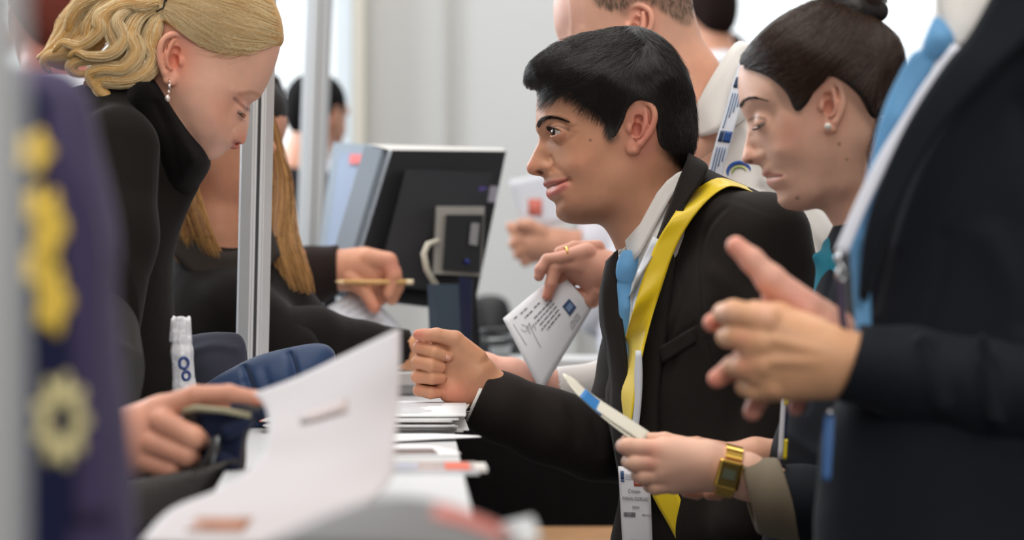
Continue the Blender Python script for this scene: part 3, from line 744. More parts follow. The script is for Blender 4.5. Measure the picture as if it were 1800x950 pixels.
    for sd in (1, -1):
        eyeball(S, (E[0], E[1], sd * E[2]), R, eye_frame(1, 27, -1, sd), M_EYE_BROWN, root)
    nail(S, (790, 628, 28), (0.55, 0.0, 1), (1, 0.25, 0), 10, 12, M_NAIL, root)
    nail(S, (779, 664, 27), (0.6, 0, 1), (1, 0, 0), 9, 10, M_NAIL, root)
    # ---- hair
    hol = [(946, 160), (930, 155), (922.5, 145), (926, 122), (940, 104), (981, 76), (1035, 57), (1097, 46), (1130, 48.5), (1163, 65), (1187, 92), (1208, 124), (1220, 161), (1226, 206), (1224, 252), (1215, 280), (1195, 305), (1150, 330), (1080, 350), (1000, 330), (955, 260), (946, 200)]
    hctrl = [(1120, 160, 118), (1150, 210, 112), (1060, 140, 108), (1010, 135, 94), (975, 140, 76), (945, 140, 52), (1165, 150, 102), (1090, 230, 104), (1090, 90, 76), (1195, 190, 66), (1040, 200, 90), (1000, 180, 80), (1060, 230, 92), (1180, 260, 82), (1160, 290, 84), (1030, 90, 62), (1000, 260, 80), (1080, 300, 96), (970, 200, 56)]
    h = Vol((910, 35, -135), (1240, 360, 135), 2.2)
    h.relief(hol, hctrl, 2, [([(960, 130), (1040, 95), (1130, 85)], -4, 8), ([(940, 120), (1000, 90)], 3, 7)])
    reg = [(945, 158), (924, 152), (914, 140), (918, 115), (960, 70), (1040, 40), (1140, 35), (1210, 90), (1240, 180), (1240, 270), (1214, 290), (1190, 286), (1172, 272), (1156, 262), (1149, 240), (1146, 205), (1130, 186), (1112, 185), (1099, 198), (1091, 222), (1076, 246), (1065, 240), (1057, 220), (1044, 203), (1020, 189), (1003, 168), (976, 160)]
    U, W = np.meshgrid(h.ax[0], h.ax[1], indexing='ij')
    h.F = smax(h.F, poly_sdf(U, W, smooth_poly(reg, 4))[..., None].astype(np.float32) - 1.0, 9)
    hair = h.obj('hair', S, simple('black_hair_base', (16, 13, 12), 0.6, bump=(260, 0.6, 0.002)), root)
    guides = [[(1085, 60), (1030, 78), (975, 105), (935, 135), (926, 152)], [(1120, 80), (1050, 105), (985, 130), (950, 152)], [(1130, 60), (1190, 120), (1215, 190), (1215, 270)], [(1100, 120), (1050, 150), (1010, 165)], [(1120, 130), (1150, 190), (1170, 250), (1180, 285)], [(1095, 150), (1085, 195), (1076, 240)], [(1060, 150), (1055, 200)], [(1140, 140), (1190, 200), (1200, 270)]]
    short = flow_strands(S, h, [(1010, 165), (1060, 130), (1140, 100), (1205, 140), (1222, 200), (1220, 262), (1190, 275), (1160, 252), (1150, 205), (1138, 172), (1110, 164), (1088, 205), (1072, 236), (1058, 210), (1030, 190)], guides, 7600, (18, 30), 6, (0, 3.5), 0.12, 0.16)
    top = flow_strands(S, h, [(950, 140), (932, 135), (938, 108), (985, 74), (1040, 56), (1097, 46), (1135, 50), (1168, 74), (1130, 120), (1060, 130), (1000, 160)], guides, 5600, (40, 84), 12, (0.5, 7), 0.25, 0.10, (1.5, 46), 0.6, 1.0)
    fringe = flow_strands(S, h, [(945, 150), (930, 135), (950, 115), (1000, 130), (1010, 160), (975, 152)], guides, 420, (24, 40), 8, (0, 7), 0.25, 0.3, (2, 30), 0.5, curl=-0.5)
    strands_obj('hair_strands', short + top + fringe, 0.00021, M_HAIR_BLACK, hair)
    bl = [(945, 225), (951, 216), (962, 211), (978, 211.5), (994, 217)]
    cs = brow(S, v, bl, 6.5, 190, M_BROW, root, 1, 10) + brow(S, v, bl, 6.5, 90, M_BROW, root, -1, 10)
    lash = []
    fr = eye_frame(2, 14, -1, 1)
    for t in np.linspace(0.1, 0.95, 36):
        az = math.radians(-50 + 125 * t); el = math.radians(20 * math.sin(math.pi * t) ** .75)
        d = fr[0] * math.cos(az) * math.cos(el) + fr[1] * math.sin(el) + fr[2] * math.sin(az) * math.cos(el)
        p0 = np.array(E) + d * (R + 1.5); lash.append(S.w([p0, p0 + d * 4 + fr[1] * 0.5, p0 + d * 7 + fr[1] * 3]))
    strands_obj('eyebrow', cs + lash, 0.00028, M_BROW, root)
    # ---- shirt, tie
    sh = Vol((1040, 360, -200), (1260, 760, 130), 3.2)
    sh.relief([(1195, 300), (1160, 330), (1120, 385), (1092, 425), (1082, 450), (1074, 520), (1082, 620), (1100, 740), (1230, 740), (1240, 500), (1225, 330)], [(1150, 420, 94), (1180, 400, 102), (1120, 470, 70), (1180, 560, 110), (1200, 340, 70), (1150, 650, 100)], 3)
    shirt = sh.obj('shirt', S, M_SHIRT, root)
    # collar leaf, near side and far side
    rowsN = [[S.w([p])[0] for p in r] for r in (
        [(1200, 318, 84), (1204, 300, 78)], [(1188, 330, 90), (1184, 308, 84)], [(1172, 352, 94), (1166, 322, 88)], [(1150, 392, 92), (1150, 342, 86)], [(1122, 446, 82), (1122, 395, 76)], [(1104, 466, 66), (1097, 424, 56)])]
    rows = [[a + (b - a) * t for t in np.linspace(0, 1, 5)] for a, b in rowsN]
    sheet_obj('collar', rows, 0.0022, M_SHIRT, shirt)
    rows = [[S.w([(x0 + (x1 - x0) * t, y0 + (y1 - y0) * t, c0)])[0] for t in np.linspace(0, 1, 4)] for x0, y0, x1, y1, c0 in ((1102, 412, 1096, 448, 46), (1092, 420, 1087, 446, 26), (1088, 426, 1084, 452, 0), (1090, 428, 1090, 455, -40))]
    sheet_obj('collar', rows, 0.002, M_SHIRT, shirt)
    t = Vol((1060, 430, -20), (1130, 780, 110), 1.8)
    t.relief([(1088, 446), (1100, 440), (1116, 444), (1120, 460), (1113, 485), (1106, 497), (1083, 494), (1080, 470)], [(1098, 470, 11)], 2, mid=66)
    t.relief([(1083, 492), (1108, 494), (1114, 540), (1118, 640), (1112, 760), (1094, 760), (1090, 640), (1084, 540)], [(1098, 540, 9), (1102, 660, 9)], 2, mid=62)
    t.obj('tie', S, M_TIE, root)
    # ---- jacket
    j = Vol((1040, 255, -330), (1475, 1040, 330), 4.0)
    ol = [(1206, 276), (1238, 294), (1275, 312), (1312, 328), (1345, 345), (1385, 382), (1415, 430), (1438, 490), (1448, 600), (1452, 800), (1455, 1030), (1098, 1030), (1090, 850), (1068, 740), (1064, 690), (1070, 655), (1060, 600), (1053, 560), (1054, 510), (1068, 462), (1084, 440), (1086, 470), (1090, 540), (1104, 620), (1116, 560), (1130, 480), (1150, 420), (1176, 360), (1196, 310)]
    jc = [(1215, 300, 60), (1235, 330, 100), (1280, 350, 150), (1330, 390, 190), (1380, 450, 170), (1240, 420, 150), (1200, 450, 120), (1170, 480, 104), (1140, 560, 96), (1075, 520, 48), (1070, 580, 52), (1110, 660, 84), (1200, 600, 160), (1300, 560, 210), (1390, 600, 160), (1160, 740, 130), (1260, 800, 190), (1380, 850, 160), (1120, 880, 90), (1240, 960, 180)]
    rid = [([(1262, 372), (1240, 395), (1224, 430), (1217, 480), (1222, 560), (1240, 640)], -7, 4), ([(1285, 365), (1310, 400), (1300, 480)], 5, 26), ([(1240, 480), (1300, 520), (1380, 500)], 6, 16), ([(1250, 540), (1320, 590), (1400, 560)], -6, 14), ([(1260, 600), (1330, 660)], 6, 16), ([(1212, 566), (1180, 590), (1152, 640)], -4, 3),
           ([(1180, 430), (1190, 520), (1165, 600)], -5, 5), ([(1150, 640), (1152, 760), (1158, 900)], -6, 3.5), ([(1262, 352), (1300, 372), (1330, 385)], -3, 3)]
    j.relief(ol, jc, 4, rid, sm=4)
    # near upper arm
    j.chain([(1330, 420, 150, 78), (1352, 560, 178, 78), (1360, 740, 180, 70), (1290, 900, 190, 60)], 26)
    # fist arm sleeve: far shoulder, elbow, cuff
    j.chain([(1180, 480, -180, 90), (1150, 640, -190, 84), (1096, 778, -130, 74)], 30)
    global JACKET; JACKET = j
    jk = j.obj('suit_jacket', S, M_SUIT, root)
    sl = Vol((800, 630, -190), (1180, 900, 40), 2.6)
    sl.chain([(826, 690, -14, 55), (880, 718, -22, 60), (960, 752, -50, 66), (1050, 780, -90, 72), (1110, 790, -130, 74)], 14)
    for a, b, r, amp in (((905, 662, 34), (930, 730, 48), 4, 1), ((955, 690, 22), (985, 770, 26), 6, 1), ((1000, 700, 4), (1025, 810, 0), 6, 1), ((1040, 710, -10), (1060, 800, -12), 5, 1)):
        sl.cap(a, b, r, r, 12, True)
    sl.plane((842, 702, -14), (-0.91, -0.42, -0.05), 3)
    sl.cap((800, 680, -12), (880, 718, -20), 44, 46, 2, True)
    sl.obj('sleeve', S, M_SUIT, jk)
    sc = Vol((805, 640, -80), (900, 770, 60), 2.2)
    sc.cap((822, 692, -10), (885, 722, -20), 45, 47, 3); sc.plane((836, 700, -14), (-0.91, -0.42, -0.05), 2); sc.cap((790, 676, -6), (900, 730, -20), 41, 43, 2, True); sc.plane((872, 716, 0), (0.91, 0.42, 0.05), 2)
    sc.obj('shirt_cuff', S, M_SHIRT, shirt)
    # lapels and collar of the jacket as separate folded cloth
    def leaf(name, prs, th, par, mat):
        rows = [[S.w([np.array(a) + (np.array(b) - np.array(a)) * t + np.array([0, 0, 5 * math.sin(math.pi * t)])])[0] for t in np.linspace(0, 1, 6)] for a, b in prs]
        P2 = np.array(rows); P2 = np.stack([smooth_poly(P2[:, k], 5, False) for k in range(P2.shape[1])], 1)
        return sheet_obj(name, list(P2), th, mat, par)
    leaf('collar', [((1214, 276, 20), (1206, 272, 40)), ((1236, 296, 84), (1200, 290, 84)), ((1228, 318, 112), (1188, 318, 100)), ((1208, 345, 126), (1170, 366, 106)), ((1188, 372, 130), (1150, 420, 104))], 0.004, jk, M_SUIT)
    leaf('lapel', [((1196, 362, 130), (1152, 414, 106)), ((1172, 440, 130), (1136, 470, 104)), ((1176, 458, 132), (1128, 500, 102)), ((1166, 560, 128), (1120, 590, 98)), ((1150, 680, 124), (1116, 690, 98)), ((1146, 780, 128), (1112, 780, 104)), ((1140, 860, 132), (1110, 860, 112))], 0.004, jk, M_SUIT)
    leaf('lapel', [((1066, 460, 30), (1084, 440, 40)), ((1056, 510, 40), (1087, 480, 52)), ((1058, 560, 46), (1090, 545, 60)), ((1066, 610, 50), (1098, 620, 78)), ((1072, 670, 52), (1100, 690, 90)), ((1072, 740, 56), (1098, 760, 100)), ((1086, 830, 70), (1104, 840, 110))], 0.004, jk, M_SUIT)
    legs(S, root, (1300, 1060), (1400, 1560), (1420,), 70, M_SUIT, 2.9)
    return root, S
MAN, SM = build_man()
# ---------------------------------------------------------------- the woman with the bun
M_HAIR_BROWN = hair_mat('dark_brown_hair', (26, 18, 14), (84, 58, 44), 0.36, 0.5)
M_NAVY = cloth_mat('navy_black_suit', (21, 24, 31), 0.72)
M_KHAKI = cloth_mat('khaki_lining', (122, 110, 92), 0.55, 1800, 0.25, 0.3)
M_GOLD = simple('gold', (235, 190, 92), 0.22, 1.0)
M_PEARL = simple('pearl', (236, 228, 218), 0.18)
M_TEAL = cloth_mat('teal_blouse', (16, 118, 140), 0.6)

def build_bun():
    D = 2.58; S = Space(D)
    root = empty('person', S.w([(1560, floor_py(D), 0)])[0], 'young woman with a dark high bun, pearl stud and rolled khaki cuff looking down', 'person', 'staff behind the counter')
    face = [(1303, 112), (1299, 128), (1297.5, 145), (1298.5, 166), (1300.5, 184), (1305, 197), (1311, 209), (1314.5, 221), (1312.5, 238), (1308, 260), (1304.5, 275), (1304.5, 282), (1309, 287.5), (1322, 289.5), (1334, 291), (1339, 298), (1339.5, 306), (1341, 310), (1347.5, 313), (1346.5, 318), (1349, 325), (1355, 331), (1364, 337), (1367, 346), (1368, 356), (1379, 366), (1398, 371), (1421, 370), (1446, 361), (1490, 360), (1540, 330), (1562, 270), (1575, 200), (1577, 140), (1560, 80), (1520, 40), (1460, 15), (1405, 20), (1360, 45), (1325, 80)]
    ctrl = [(1460, 120, 124), (1500, 170, 118), (1400, 90, 112), (1350, 100, 84), (1325, 130, 56), (1530, 110, 96), (1440, 190, 108), (1440, 50, 80), (1545, 190, 70), (1385, 170, 98), (1345, 170, 80), (1320, 180, 55), (1365, 215, 82), (1395, 230, 94), (1430, 250, 100), (1372, 255, 80), (1358, 270, 66),
            (1340, 238, 53), (1323, 222, 24), (1330, 212, 38), (1352, 205, 66), (1321, 240, 15), (1314, 268, 15), (1312, 280, 15), (1331, 276, 21), (1329, 262, 17), (1346, 282, 36), (1343, 298, 26), (1356, 300, 40), (1372, 305, 54),
            (1357, 322, 30), (1368, 325, 44), (1378, 345, 33), (1392, 358, 36), (1390, 325, 58), (1415, 310, 76), (1445, 320, 80), (1460, 280, 98), (1430, 350, 60), (1470, 340, 74), (1500, 250, 100), (1520, 300, 60)]
    rid = [([(1345, 284), (1353, 295)], -1.5, 5), ((1375, 275), 3.5, 24), ([(1343, 304), (1353, 307), (1366, 309)], 2.2, 4), ([(1351, 322), (1360, 320), (1370, 316)], 3.4, 5), ([(1346, 313), (1358, 312.5), (1369, 312)], -3.6, 2.2), ((1378, 350), 3, 12),
           ([(1337, 262), (1343, 274), (1337, 287)], -3.2, 3), ((1331, 276), 3.6, 8), ([(1303, 188), (1318, 178), (1345, 186)], 3.2, 8), ((1344, 214), -4, 15), ([(1350, 200), (1362, 206)], 2, 8)]
    v = Vol((1288, 0, -165), (1605, 480, 165), 2.0)
    v.relief(face, ctrl, 2, rid)
    E = (1341.5, 216, 42); R = 16.8
    for sd in (1, -1):
        fr = eye_frame(26, 10, -1, sd); e = (E[0], E[1], sd * E[2])
        lids(v, e, R, fr, -3, -15, -58, 78, tilt=-4, th=2.0, k=11)
        v.ell((1319, 285.5, sd * 9), (7, 3.2, 5.5), 3, True)
        ear(v, (1418, 150, 0), (0.975, -0.10, 0), (0.19, 0.985, 0), 43, 93, 104, 17, sd, lobe=0.8)
    v.chain([(1468, 280, 0, 74), (1524, 368, 0, 60), (1570, 470, 0, 80)], 22)
    jobs = [('line', [(1342, 305.5), (1353, 308), (1366, 310)], 3.6, (192, 118, 110), 0.65), ('line', [(1350, 322), (1358, 319), (1368, 315)], 4.6, (204, 132, 120), 0.6), ('line', [(1346, 313), (1358, 312.5), (1369, 312)], 1.6, (120, 62, 58), 0.7),
            ('vell', (1378, 240, 26, 34), 0, (216, 142, 118), 0.5), ('spot', (1308, 279), 16, (214, 150, 130), 0.5), ('vell', (1440, 195, 30, 55), 0, (222, 150, 128), 0.55), ('spot', (1318, 286), 5, (110, 56, 48), 0.7),
            ('spot', (1461, 259), 3, (110, 72, 56), 0.8), ('spot', (1475, 285), 2.6, (130, 88, 70), 0.7), ('spot', (1396, 350), 3.2, (120, 80, 64), 0.8), ('line', [(1302, 188), (1308, 178.5), (1322, 177)], 4, (96, 70, 58), 0.6),
            ('line', [(1316, 212), (1324, 209), (1338, 213)], 3, (86, 56, 48), 0.55), ('vell', (1325, 150, 30, 30), 0, (226, 184, 164), 0.6), ('line', [(1310, 118), (1350, 145), (1375, 190), (1390, 200)], 10, (120, 92, 78), 0.45), ('line', [(1465, 155), (1500, 190), (1530, 225)], 16, (120, 88, 72), 0.5)]
    base = (230, 182, 158)
    V, Q = v.mesh(); V = relax(V, Q, 0.35); parts = [(V, Q, paint(V, base, jobs))]
    # near hand with the leaflet, seen from its back (its own depth: a little nearer)
    h = Vol((1065, 740, 20), (1420, 900, 150), 1.7)
    hand_from(h, [(1150, 792, 88, 24, 1240, 806, 92, 34), (1158, 820, 88, 26, 1240, 812, 92, 36), (1180, 842, 86, 20, 1250, 824, 90, 32), (1165, 785, 84, 22, 1230, 796, 88, 26), (1240, 812, 90, 36, 1300, 828, 92, 39), (1300, 830, 92, 38, 1420, 874, 92, 34)], [], 3, 14)
    fin = [[(1160, 786, 92, 19), (1098, 779, 94, 15.5), (1092, 779, 74, 13), (1112, 781, 54, 11)],
           [(1165, 808, 94, 19), (1110, 807, 97, 15.5), (1102, 806, 76, 13), (1120, 803, 54, 11)],
           [(1170, 828, 92, 18), (1126, 830, 95, 14.5), (1118, 829, 76, 12.5), (1132, 822, 56, 11)],
           [(1180, 843, 88, 16), (1146, 849, 90, 13), (1138, 848, 74, 11.5), (1150, 840, 56, 10)]]
    for f in fin: h.chain(f, 3.5)
    h.chain([(1222, 790, 62, 22), (1165, 772, 54, 15), (1120, 769, 56, 12), (1098, 770, 60, 10)], 5)
    V2, Q2 = h.mesh(); V2 = relax(V2, Q2, 0.35)
    fj = [('spot', (1140, 783), 16, (224, 150, 130), 0.6), ('spot', (1136, 808), 14, (224, 148, 128), 0.6), ('spot', (1092, 780), 14, (226, 172, 152), 0.5)]
    parts.append((V2, Q2, paint(V2, (228, 180, 156), fj)))
    # far hand under it, and its forearm
    g = Vol((1150, 755, -80), (1470, 900, 40), 2.0)
    hand_from(g, [(1215, 826, -18, 26, 1270, 815, -20, 30), (1270, 812, -20, 30, 1330, 800, -22, 27), (1330, 800, -22, 27, 1470, 812, -40, 34)], [], 3, 14)
    for f in ([(1262, 846, -6, 15), (1225, 866, 4, 12.5), (1206, 864, 10, 11)], [(1280, 842, -4, 15), (1262, 868, 6, 12), (1246, 868, 12, 11)], [(1235, 834, -12, 15), (1200, 848, -4, 12), (1182, 842, 4, 10.5)], [(1225, 815, -18, 15), (1190, 815, -14, 12), (1172, 806, -8, 10.5)], [(1270, 792, -10, 15), (1225, 780, 0, 12), (1190, 778, 8, 10)]): g.chain(f, 3)
    V3, Q3 = g.mesh(); V3 = relax(V3, Q3, 0.35); parts.append((V3, Q3, paint(V3, (220, 168, 142), [('spot', (1210, 866), 14, (226, 158, 136), 0.5)])))
    b = Vol((1330, 390, -250), (1800, 1100, 260), 13)
    b.chain([(1572, 450, 0, 70), (1580, 560, 0, 90), (1600, 760, 0, 110), (1610, 1060, 0, 110)], 40)
    b.chain([(1580, 560, 60, 60), (1600, 560, 150, 50), (1560, 900, 150, 36), (1400, 862, 93, 30)], 30); b.chain([(1580, 560, -60, 60), (1600, 560, -150, 50), (1560, 800, -140, 40), (1440, 812, -40, 28)], 30)
    V4, Q4 = b.mesh(); parts.append((V4, Q4, paint(V4, base, [])))
    Va, Qa, Ca = join_parts(parts); mesh_obj('body', S.w(Va), Qa[:, ::-1], M_SKIN2, root, Ca)
    for sd in (1, -1): eyeball(S, (E[0], E[1], sd * E[2]), R, eye_frame(40, 10, -1, sd), M_EYE_BROWN, root)
    # hair pulled up to the bun
    hol = [(1302, 118), (1300, 106), (1310, 88), (1323, 70), (1357, 38), (1399, 13), (1441, 1), (1500, 8), (1546, 42), (1572, 64), (1589, 98), (1588, 139), (1575, 181), (1552, 219), (1520, 260), (1450, 280), (1370, 250), (1320, 190), (1304, 150)]
    hctrl = [(1460, 120, 132), (1500, 170, 126), (1400, 90, 120), (1350, 100, 92), (1325, 125, 64), (1535, 110, 104), (1440, 190, 114), (1440, 40, 80), (1550, 180, 76), (1385, 170, 106), (1345, 160, 88), (1500, 60, 96), (1520, 210, 100), (1400, 220, 100), (1460, 230, 110), (1340, 190, 70)]
    q = Vol((1285, -75, -165), (1610, 290, 165), 2.4)
    q.relief(hol, hctrl, 2)
    reg = [(1300, 122), (1292, 110), (1296, 80), (1350, 25), (1400, 0), (1450, -15), (1540, 10), (1600, 80), (1605, 150), (1580, 200), (1552, 226), (1522, 218), (1497, 180), (1464, 152), (1440, 144), (1420, 165), (1405, 190), (1388, 201), (1374, 172), (1352, 149), (1328, 133)]
    U, W = np.meshgrid(q.ax[0], q.ax[1], indexing='ij')
    q.F = smax(q.F, poly_sdf(U, W, smooth_poly(reg, 4))[..., None].astype(np.float32) - 1.0, 9)
    sdm = q.sd
    q.ell((1500, -12, 0), (52, 40, 50), 8); q.chain([(1455, 0, 20, 18), (1500, 20, 46, 18), (1540, 22, 20, 17), (1546, 20, -20, 17)], 6); q.chain([(1450, -30, 20, 18), (1490, -52, 30, 18), (1540, -34, 24, 18)], 6)
    hair = q.obj('hair', S, simple('brown_hair_base', (26, 19, 16), 0.6, bump=(220, 0.6, 0.002)), root)
    gd = [[(1305, 112), (1345, 85), (1400, 45), (1470, 15)], [(1330, 130), (1390, 100), (1450, 55), (1490, 15)], [(1360, 150), (1420, 120), (1480, 60), (1505, 20)], [(1388, 196), (1430, 140), (1490, 80), (1515, 25)], [(1470, 152), (1510, 110), (1522, 30)], [(1522, 215), (1545, 150), (1535, 40)], [(1550, 220), (1582, 150), (1560, 70), (1540, 40)], [(1330, 75), (1400, 25), (1450, 5)]]
    long = flow_strands(S, q, [(1303, 116), (1306, 90), (1360, 45), (1420, 20), (1500, 30), (1560, 70), (1588, 120), (1575, 180), (1550, 216), (1524, 214), (1496, 176), (1462, 150), (1436, 146), (1412, 178), (1388, 196), (1370, 165), (1345, 145)], gd, 7600, (40, 110), 14, (0.5, 5), 0.18, 0.06, (1.5, 70), 0.35)
    loose = flow_strands(S, q, [(1303, 122), (1320, 100), (1350, 120), (1385, 190), (1360, 152), (1330, 132)], gd, 420, (16, 40), 10, (0.5, 6), 0.2, 0.3, (1.5, 30), 0)
    bun = []
    for i in range(420):
        a0 = random.uniform(0, 6.28); r = random.uniform(0.9, 1.1); tl = random.uniform(-0.5, 0.5); pts = []
        for t in np.linspace(0, 1.6, 12):
            a = a0 + t; pts.append((1500 + 54 * r * math.cos(a), -12 + 26 * tl + 22 * math.sin(a) * (0.4 + 0.6 * r) + 6 * math.sin(3 * a), 52 * r * math.sin(a) * math.sqrt(max(0.05, 1 - tl * tl))))
        bun.append(S.w(pts))
    wis = lock(S, [(1535, 212, 84), (1520, 250, 96), (1511, 280, 98), (1517, 315, 94)], 16, 5, 0.2, 1.6) + lock(S, [(1525, 210, 88), (1538, 250, 92), (1534, 285, 94)], 12, 5, 0.2, 1.6)
    strands_obj('hair_strands', long + loose + bun + wis, 0.00022, M_HAIR_BROWN, hair)
    cs = brow(S, v, [(1301, 190), (1306, 180), (1318, 176.5), (1338, 182)], 4, 90, M_BROW, root, 1, 8)
    fr = eye_frame(26, 10, -1, 1)
    for t in np.linspace(0.05, 0.95, 46):
        az = math.radians(-50 + 122 * t); el = math.radians(-6 - 8 * math.sin(math.pi * t)); d = fr[0] * math.cos(az) * math.cos(el) + fr[1] * math.sin(el) + fr[2] * math.sin(az) * math.cos(el)
        p0 = np.array(E) + d * (R + 1.6); cs.append(S.w([p0, p0 + d * 6, p0 + d * 10 + fr[1] * 2.5]))
    strands_obj('eyebrow', cs, 0.00026, M_BROW, root)
    V, F = ball_vf(S.w([(1439, 229.5, 122)])[0], 6.2 * S.k, 20, 14); mesh_obj('pearl_earring', np.array(V), F, M_PEARL, root, label='white pearl ear stud')
    # jacket
    j = Vol((1335, 255, -300), (1900, 1240, 300), 5)
    ol = [(1548, 262), (1524, 312), (1482, 368), (1452, 424), (1440, 470), (1420, 560), (1398, 650), (1378, 720), (1352, 800), (1345, 900), (1360, 1220), (1840, 1220), (1850, 700), (1820, 500), (1760, 360), (1680, 300), (1600, 262)]
    jc = [(1560, 320, 90), (1600, 400, 180), (1700, 450, 220), (1520, 440, 110), (1480, 500, 90), (1560, 600, 220), (1700, 700, 240), (1450, 620, 80), (1430, 760, 90), (1600, 900, 240), (1420, 900, 100), (1500, 1100, 200), (1750, 1000, 200)]
    j.relief(ol, jc, 4, [([(1535, 300), (1500, 370), (1470, 440), (1440, 560), (1410, 720)], -4, 4), ([(1380, 760), (1420, 790), (1450, 800)], 6, 10)], sm=4)
    jk = j.obj('jacket', S, M_NAVY, root)
    a = Vol((1300, 770, -20), (1720, 1010, 260), 3.2)
    a.chain([(1350, 866, 92, 58), (1400, 876, 96, 64), (1480, 892, 110, 72), (1660, 930, 160, 88)], 16); a.plane((1368, 860, 90), (-0.97, 0.20, 0), 3); a.cap((1300, 850, 92), (1395, 872, 96), 52, 54, 2, True)
    a.obj('sleeve', S, M_NAVY, jk)
    c = Vol((1264, 765, -10), (1420, 970, 190), 2.2)
    c.chain([(1284, 847, 92, 54), (1350, 866, 92, 67), (1420, 880, 94, 72)], 6); c.plane((1300, 850, 92), (-0.97, 0.26, 0), 3); c.plane((1376, 872, 92), (0.97, -0.24, 0), 4); c.cap((1260, 840, 92), (1420, 878, 94), 50, 54, 2, True); c.cap((1384, 800, 92), (1392, 930, 92), 6, 6, 6, True)
    c.obj('cuff', S, M_KHAKI, jk, label='khaki turned-up sleeve cuff')
    far = Vol((1335, 740, -130), (1700, 900, 20), 4)
    far.chain([(1362, 806, -30, 40), (1460, 815, -50, 50), (1640, 830, -120, 60)], 16); far.plane((1366, 806, -30), (-1, 0.0, 0), 2); far.cap((1330, 804, -28), (1400, 810, -40), 33, 36, 2, True)
    far.obj('sleeve', S, M_NAVY, jk)
    bl = Vol((1400, 400, -90), (1580, 640, 100), 3.5)
    bl.relief([(1452, 420), (1442, 440), (1428, 450), (1434, 478), (1426, 560), (1440, 620), (1560, 620), (1560, 440), (1500, 390)], [(1470, 470, 60), (1500, 540, 70), (1520, 430, 70)], 3)
    bl.obj('blouse', S, M_TEAL, root)
    legs(S, root, (1620, 1300), (1630, 1900), (1620,), 80, M_NAVY, D, r=(150, 110, 84))
    # watch (top-level, on her wrist)
    wt = empty('wristwatch', S.w([(1272, 824, 92)])[0], 'gold digital wristwatch on the wrist above the khaki cuff', 'watch')
    ax = np.array([0.97, 0.245, 0.0]); up = np.array([-0.245, 0.97, 0.0]); z = np.array([0, 0, 1.0]); O = np.array([1272.0, 821.0, 92.0])
    def ring(a, off, r): 
        q = O + ax * off + (up * math.sin(a) * 1.04 + z * math.cos(a)) * r; return S.w([q])[0]
    links = []
    for i in range(34):
        a = math.radians(38 + i * (284 / 33)); rows = []
        c0, c1 = math.radians(38 + i * (284 / 33) - 3.9), math.radians(38 + i * (284 / 33) + 3.9)
        pts = []; w0 = 14.5
        for r in (39, 44):
            for aa in (c0, c1):
                for o in (-w0, w0): pts.append(ring(aa, o, r))
        links.append((pts, [(0, 1, 3, 2), (4, 6, 7, 5), (0, 4, 5, 1), (2, 3, 7, 6), (0, 2, 6, 4), (1, 5, 7, 3)]))
    V, F = merge_vf(links); mesh_obj('bracelet', V, F, M_GOLD, wt, None, False)
    rot = Matrix((ax * [1, 1, 1], up, z)).transposed()
    def wbox(name, cen, s, mat, bev, par):
        me = box_vf((0, 0, 0), s, None, bev); pts = [np.array(O) + ax * v0[0] + up * v0[1] + z * v0[2] + np.array(cen) for v0 in me[0]]
        return mesh_obj(name, S.w(pts), [f[::-1] for f in me[1]], mat, par, None, False)
    tilt = up * 6
    case = wbox('case', ax * -3 + z * 46 + tilt * 0.6, (42, 50, 15), M_GOLD, 5, wt)
    wbox('dial', ax * -3 + z * 53.5 + tilt * 0.6, (33, 40, 2.0), simple('watch_face', (112, 92, 44), 0.3, 0.6), 0.8, case)
    wbox('display', ax * -3 + z * 54.6 + tilt * 0.4, (22, 17, 1.2), simple('lcd', (92, 98, 78), 0.25), 0.4, case)
    # leaflet
    lf = empty('leaflet', S.w([(1075, 720, 60)])[0], 'folded white leaflet with a blue patch, held by the woman with the gold watch', 'leaflet')
    up_e = [(988, 655, 40), (1008, 664, 44), (1035, 690, 50), (1062, 711, 54), (1112, 747, 58), (1140, 768, 60)]; lo_e = [(989, 658, 70), (1004, 680, 84), (1026, 703, 92), (1068, 739, 96), (1104, 766, 96), (1124, 782, 96)]
    rows = strip_rows([S.w([p])[0] for p in up_e], [S.w([p])[0] for p in lo_e], 24, 6)
    M_PAPER_L = simple('leaflet_paper', (226, 222, 206), 0.6)
    sheet_obj('page', rows, 0.0005, M_PAPER_L, lf)
    rows2 = [[p + np.array([0.0003, 0.0022, 0.0030]) * (0.3 + t / 10) for p in r] for t, r in enumerate(rows[6:])]
    sheet_obj('page', rows2, 0.0004, M_PAPER_L, lf)
    pr = [[r[j] + np.array([0, -0.0012, 0.0010]) for j in (0, 1, 2, 3, 4, 5)] for r in rows[6:13]]
    sheet_obj('printed_picture', pr, 0.0003, simple('print_blue', (44, 122, 190), 0.5), lf, 'blue printed patch')
    tx = []
    for i in range(15, 21):
        for j in range(1, 5):
            p = rows[i][j] * 0.6 + rows[i + 1][j] * 0.4 + np.array([0, -0.0012, 0.0010]); q = rows[i + 1][j] * 0.7 + rows[i][j] * 0.3 + np.array([0, -0.0012, 0.0010]); w = (rows[i][min(j + 1, 5)] - rows[i][j]) * 0.3
            tx.append(([tuple(p), tuple(q), tuple(q + w), tuple(p + w)], [(0, 1, 2, 3)]))
    V, F = merge_vf(tx); mesh_obj('printed_text', V, F, simple('print_grey', (150, 152, 160), 0.6), lf, None, False)
    # her lanyard
    ln = empty('lanyard', S.w([(1368, 745, 104)])[0], 'thin white, navy and yellow lanyard hanging in front of the bun woman', 'lanyard')
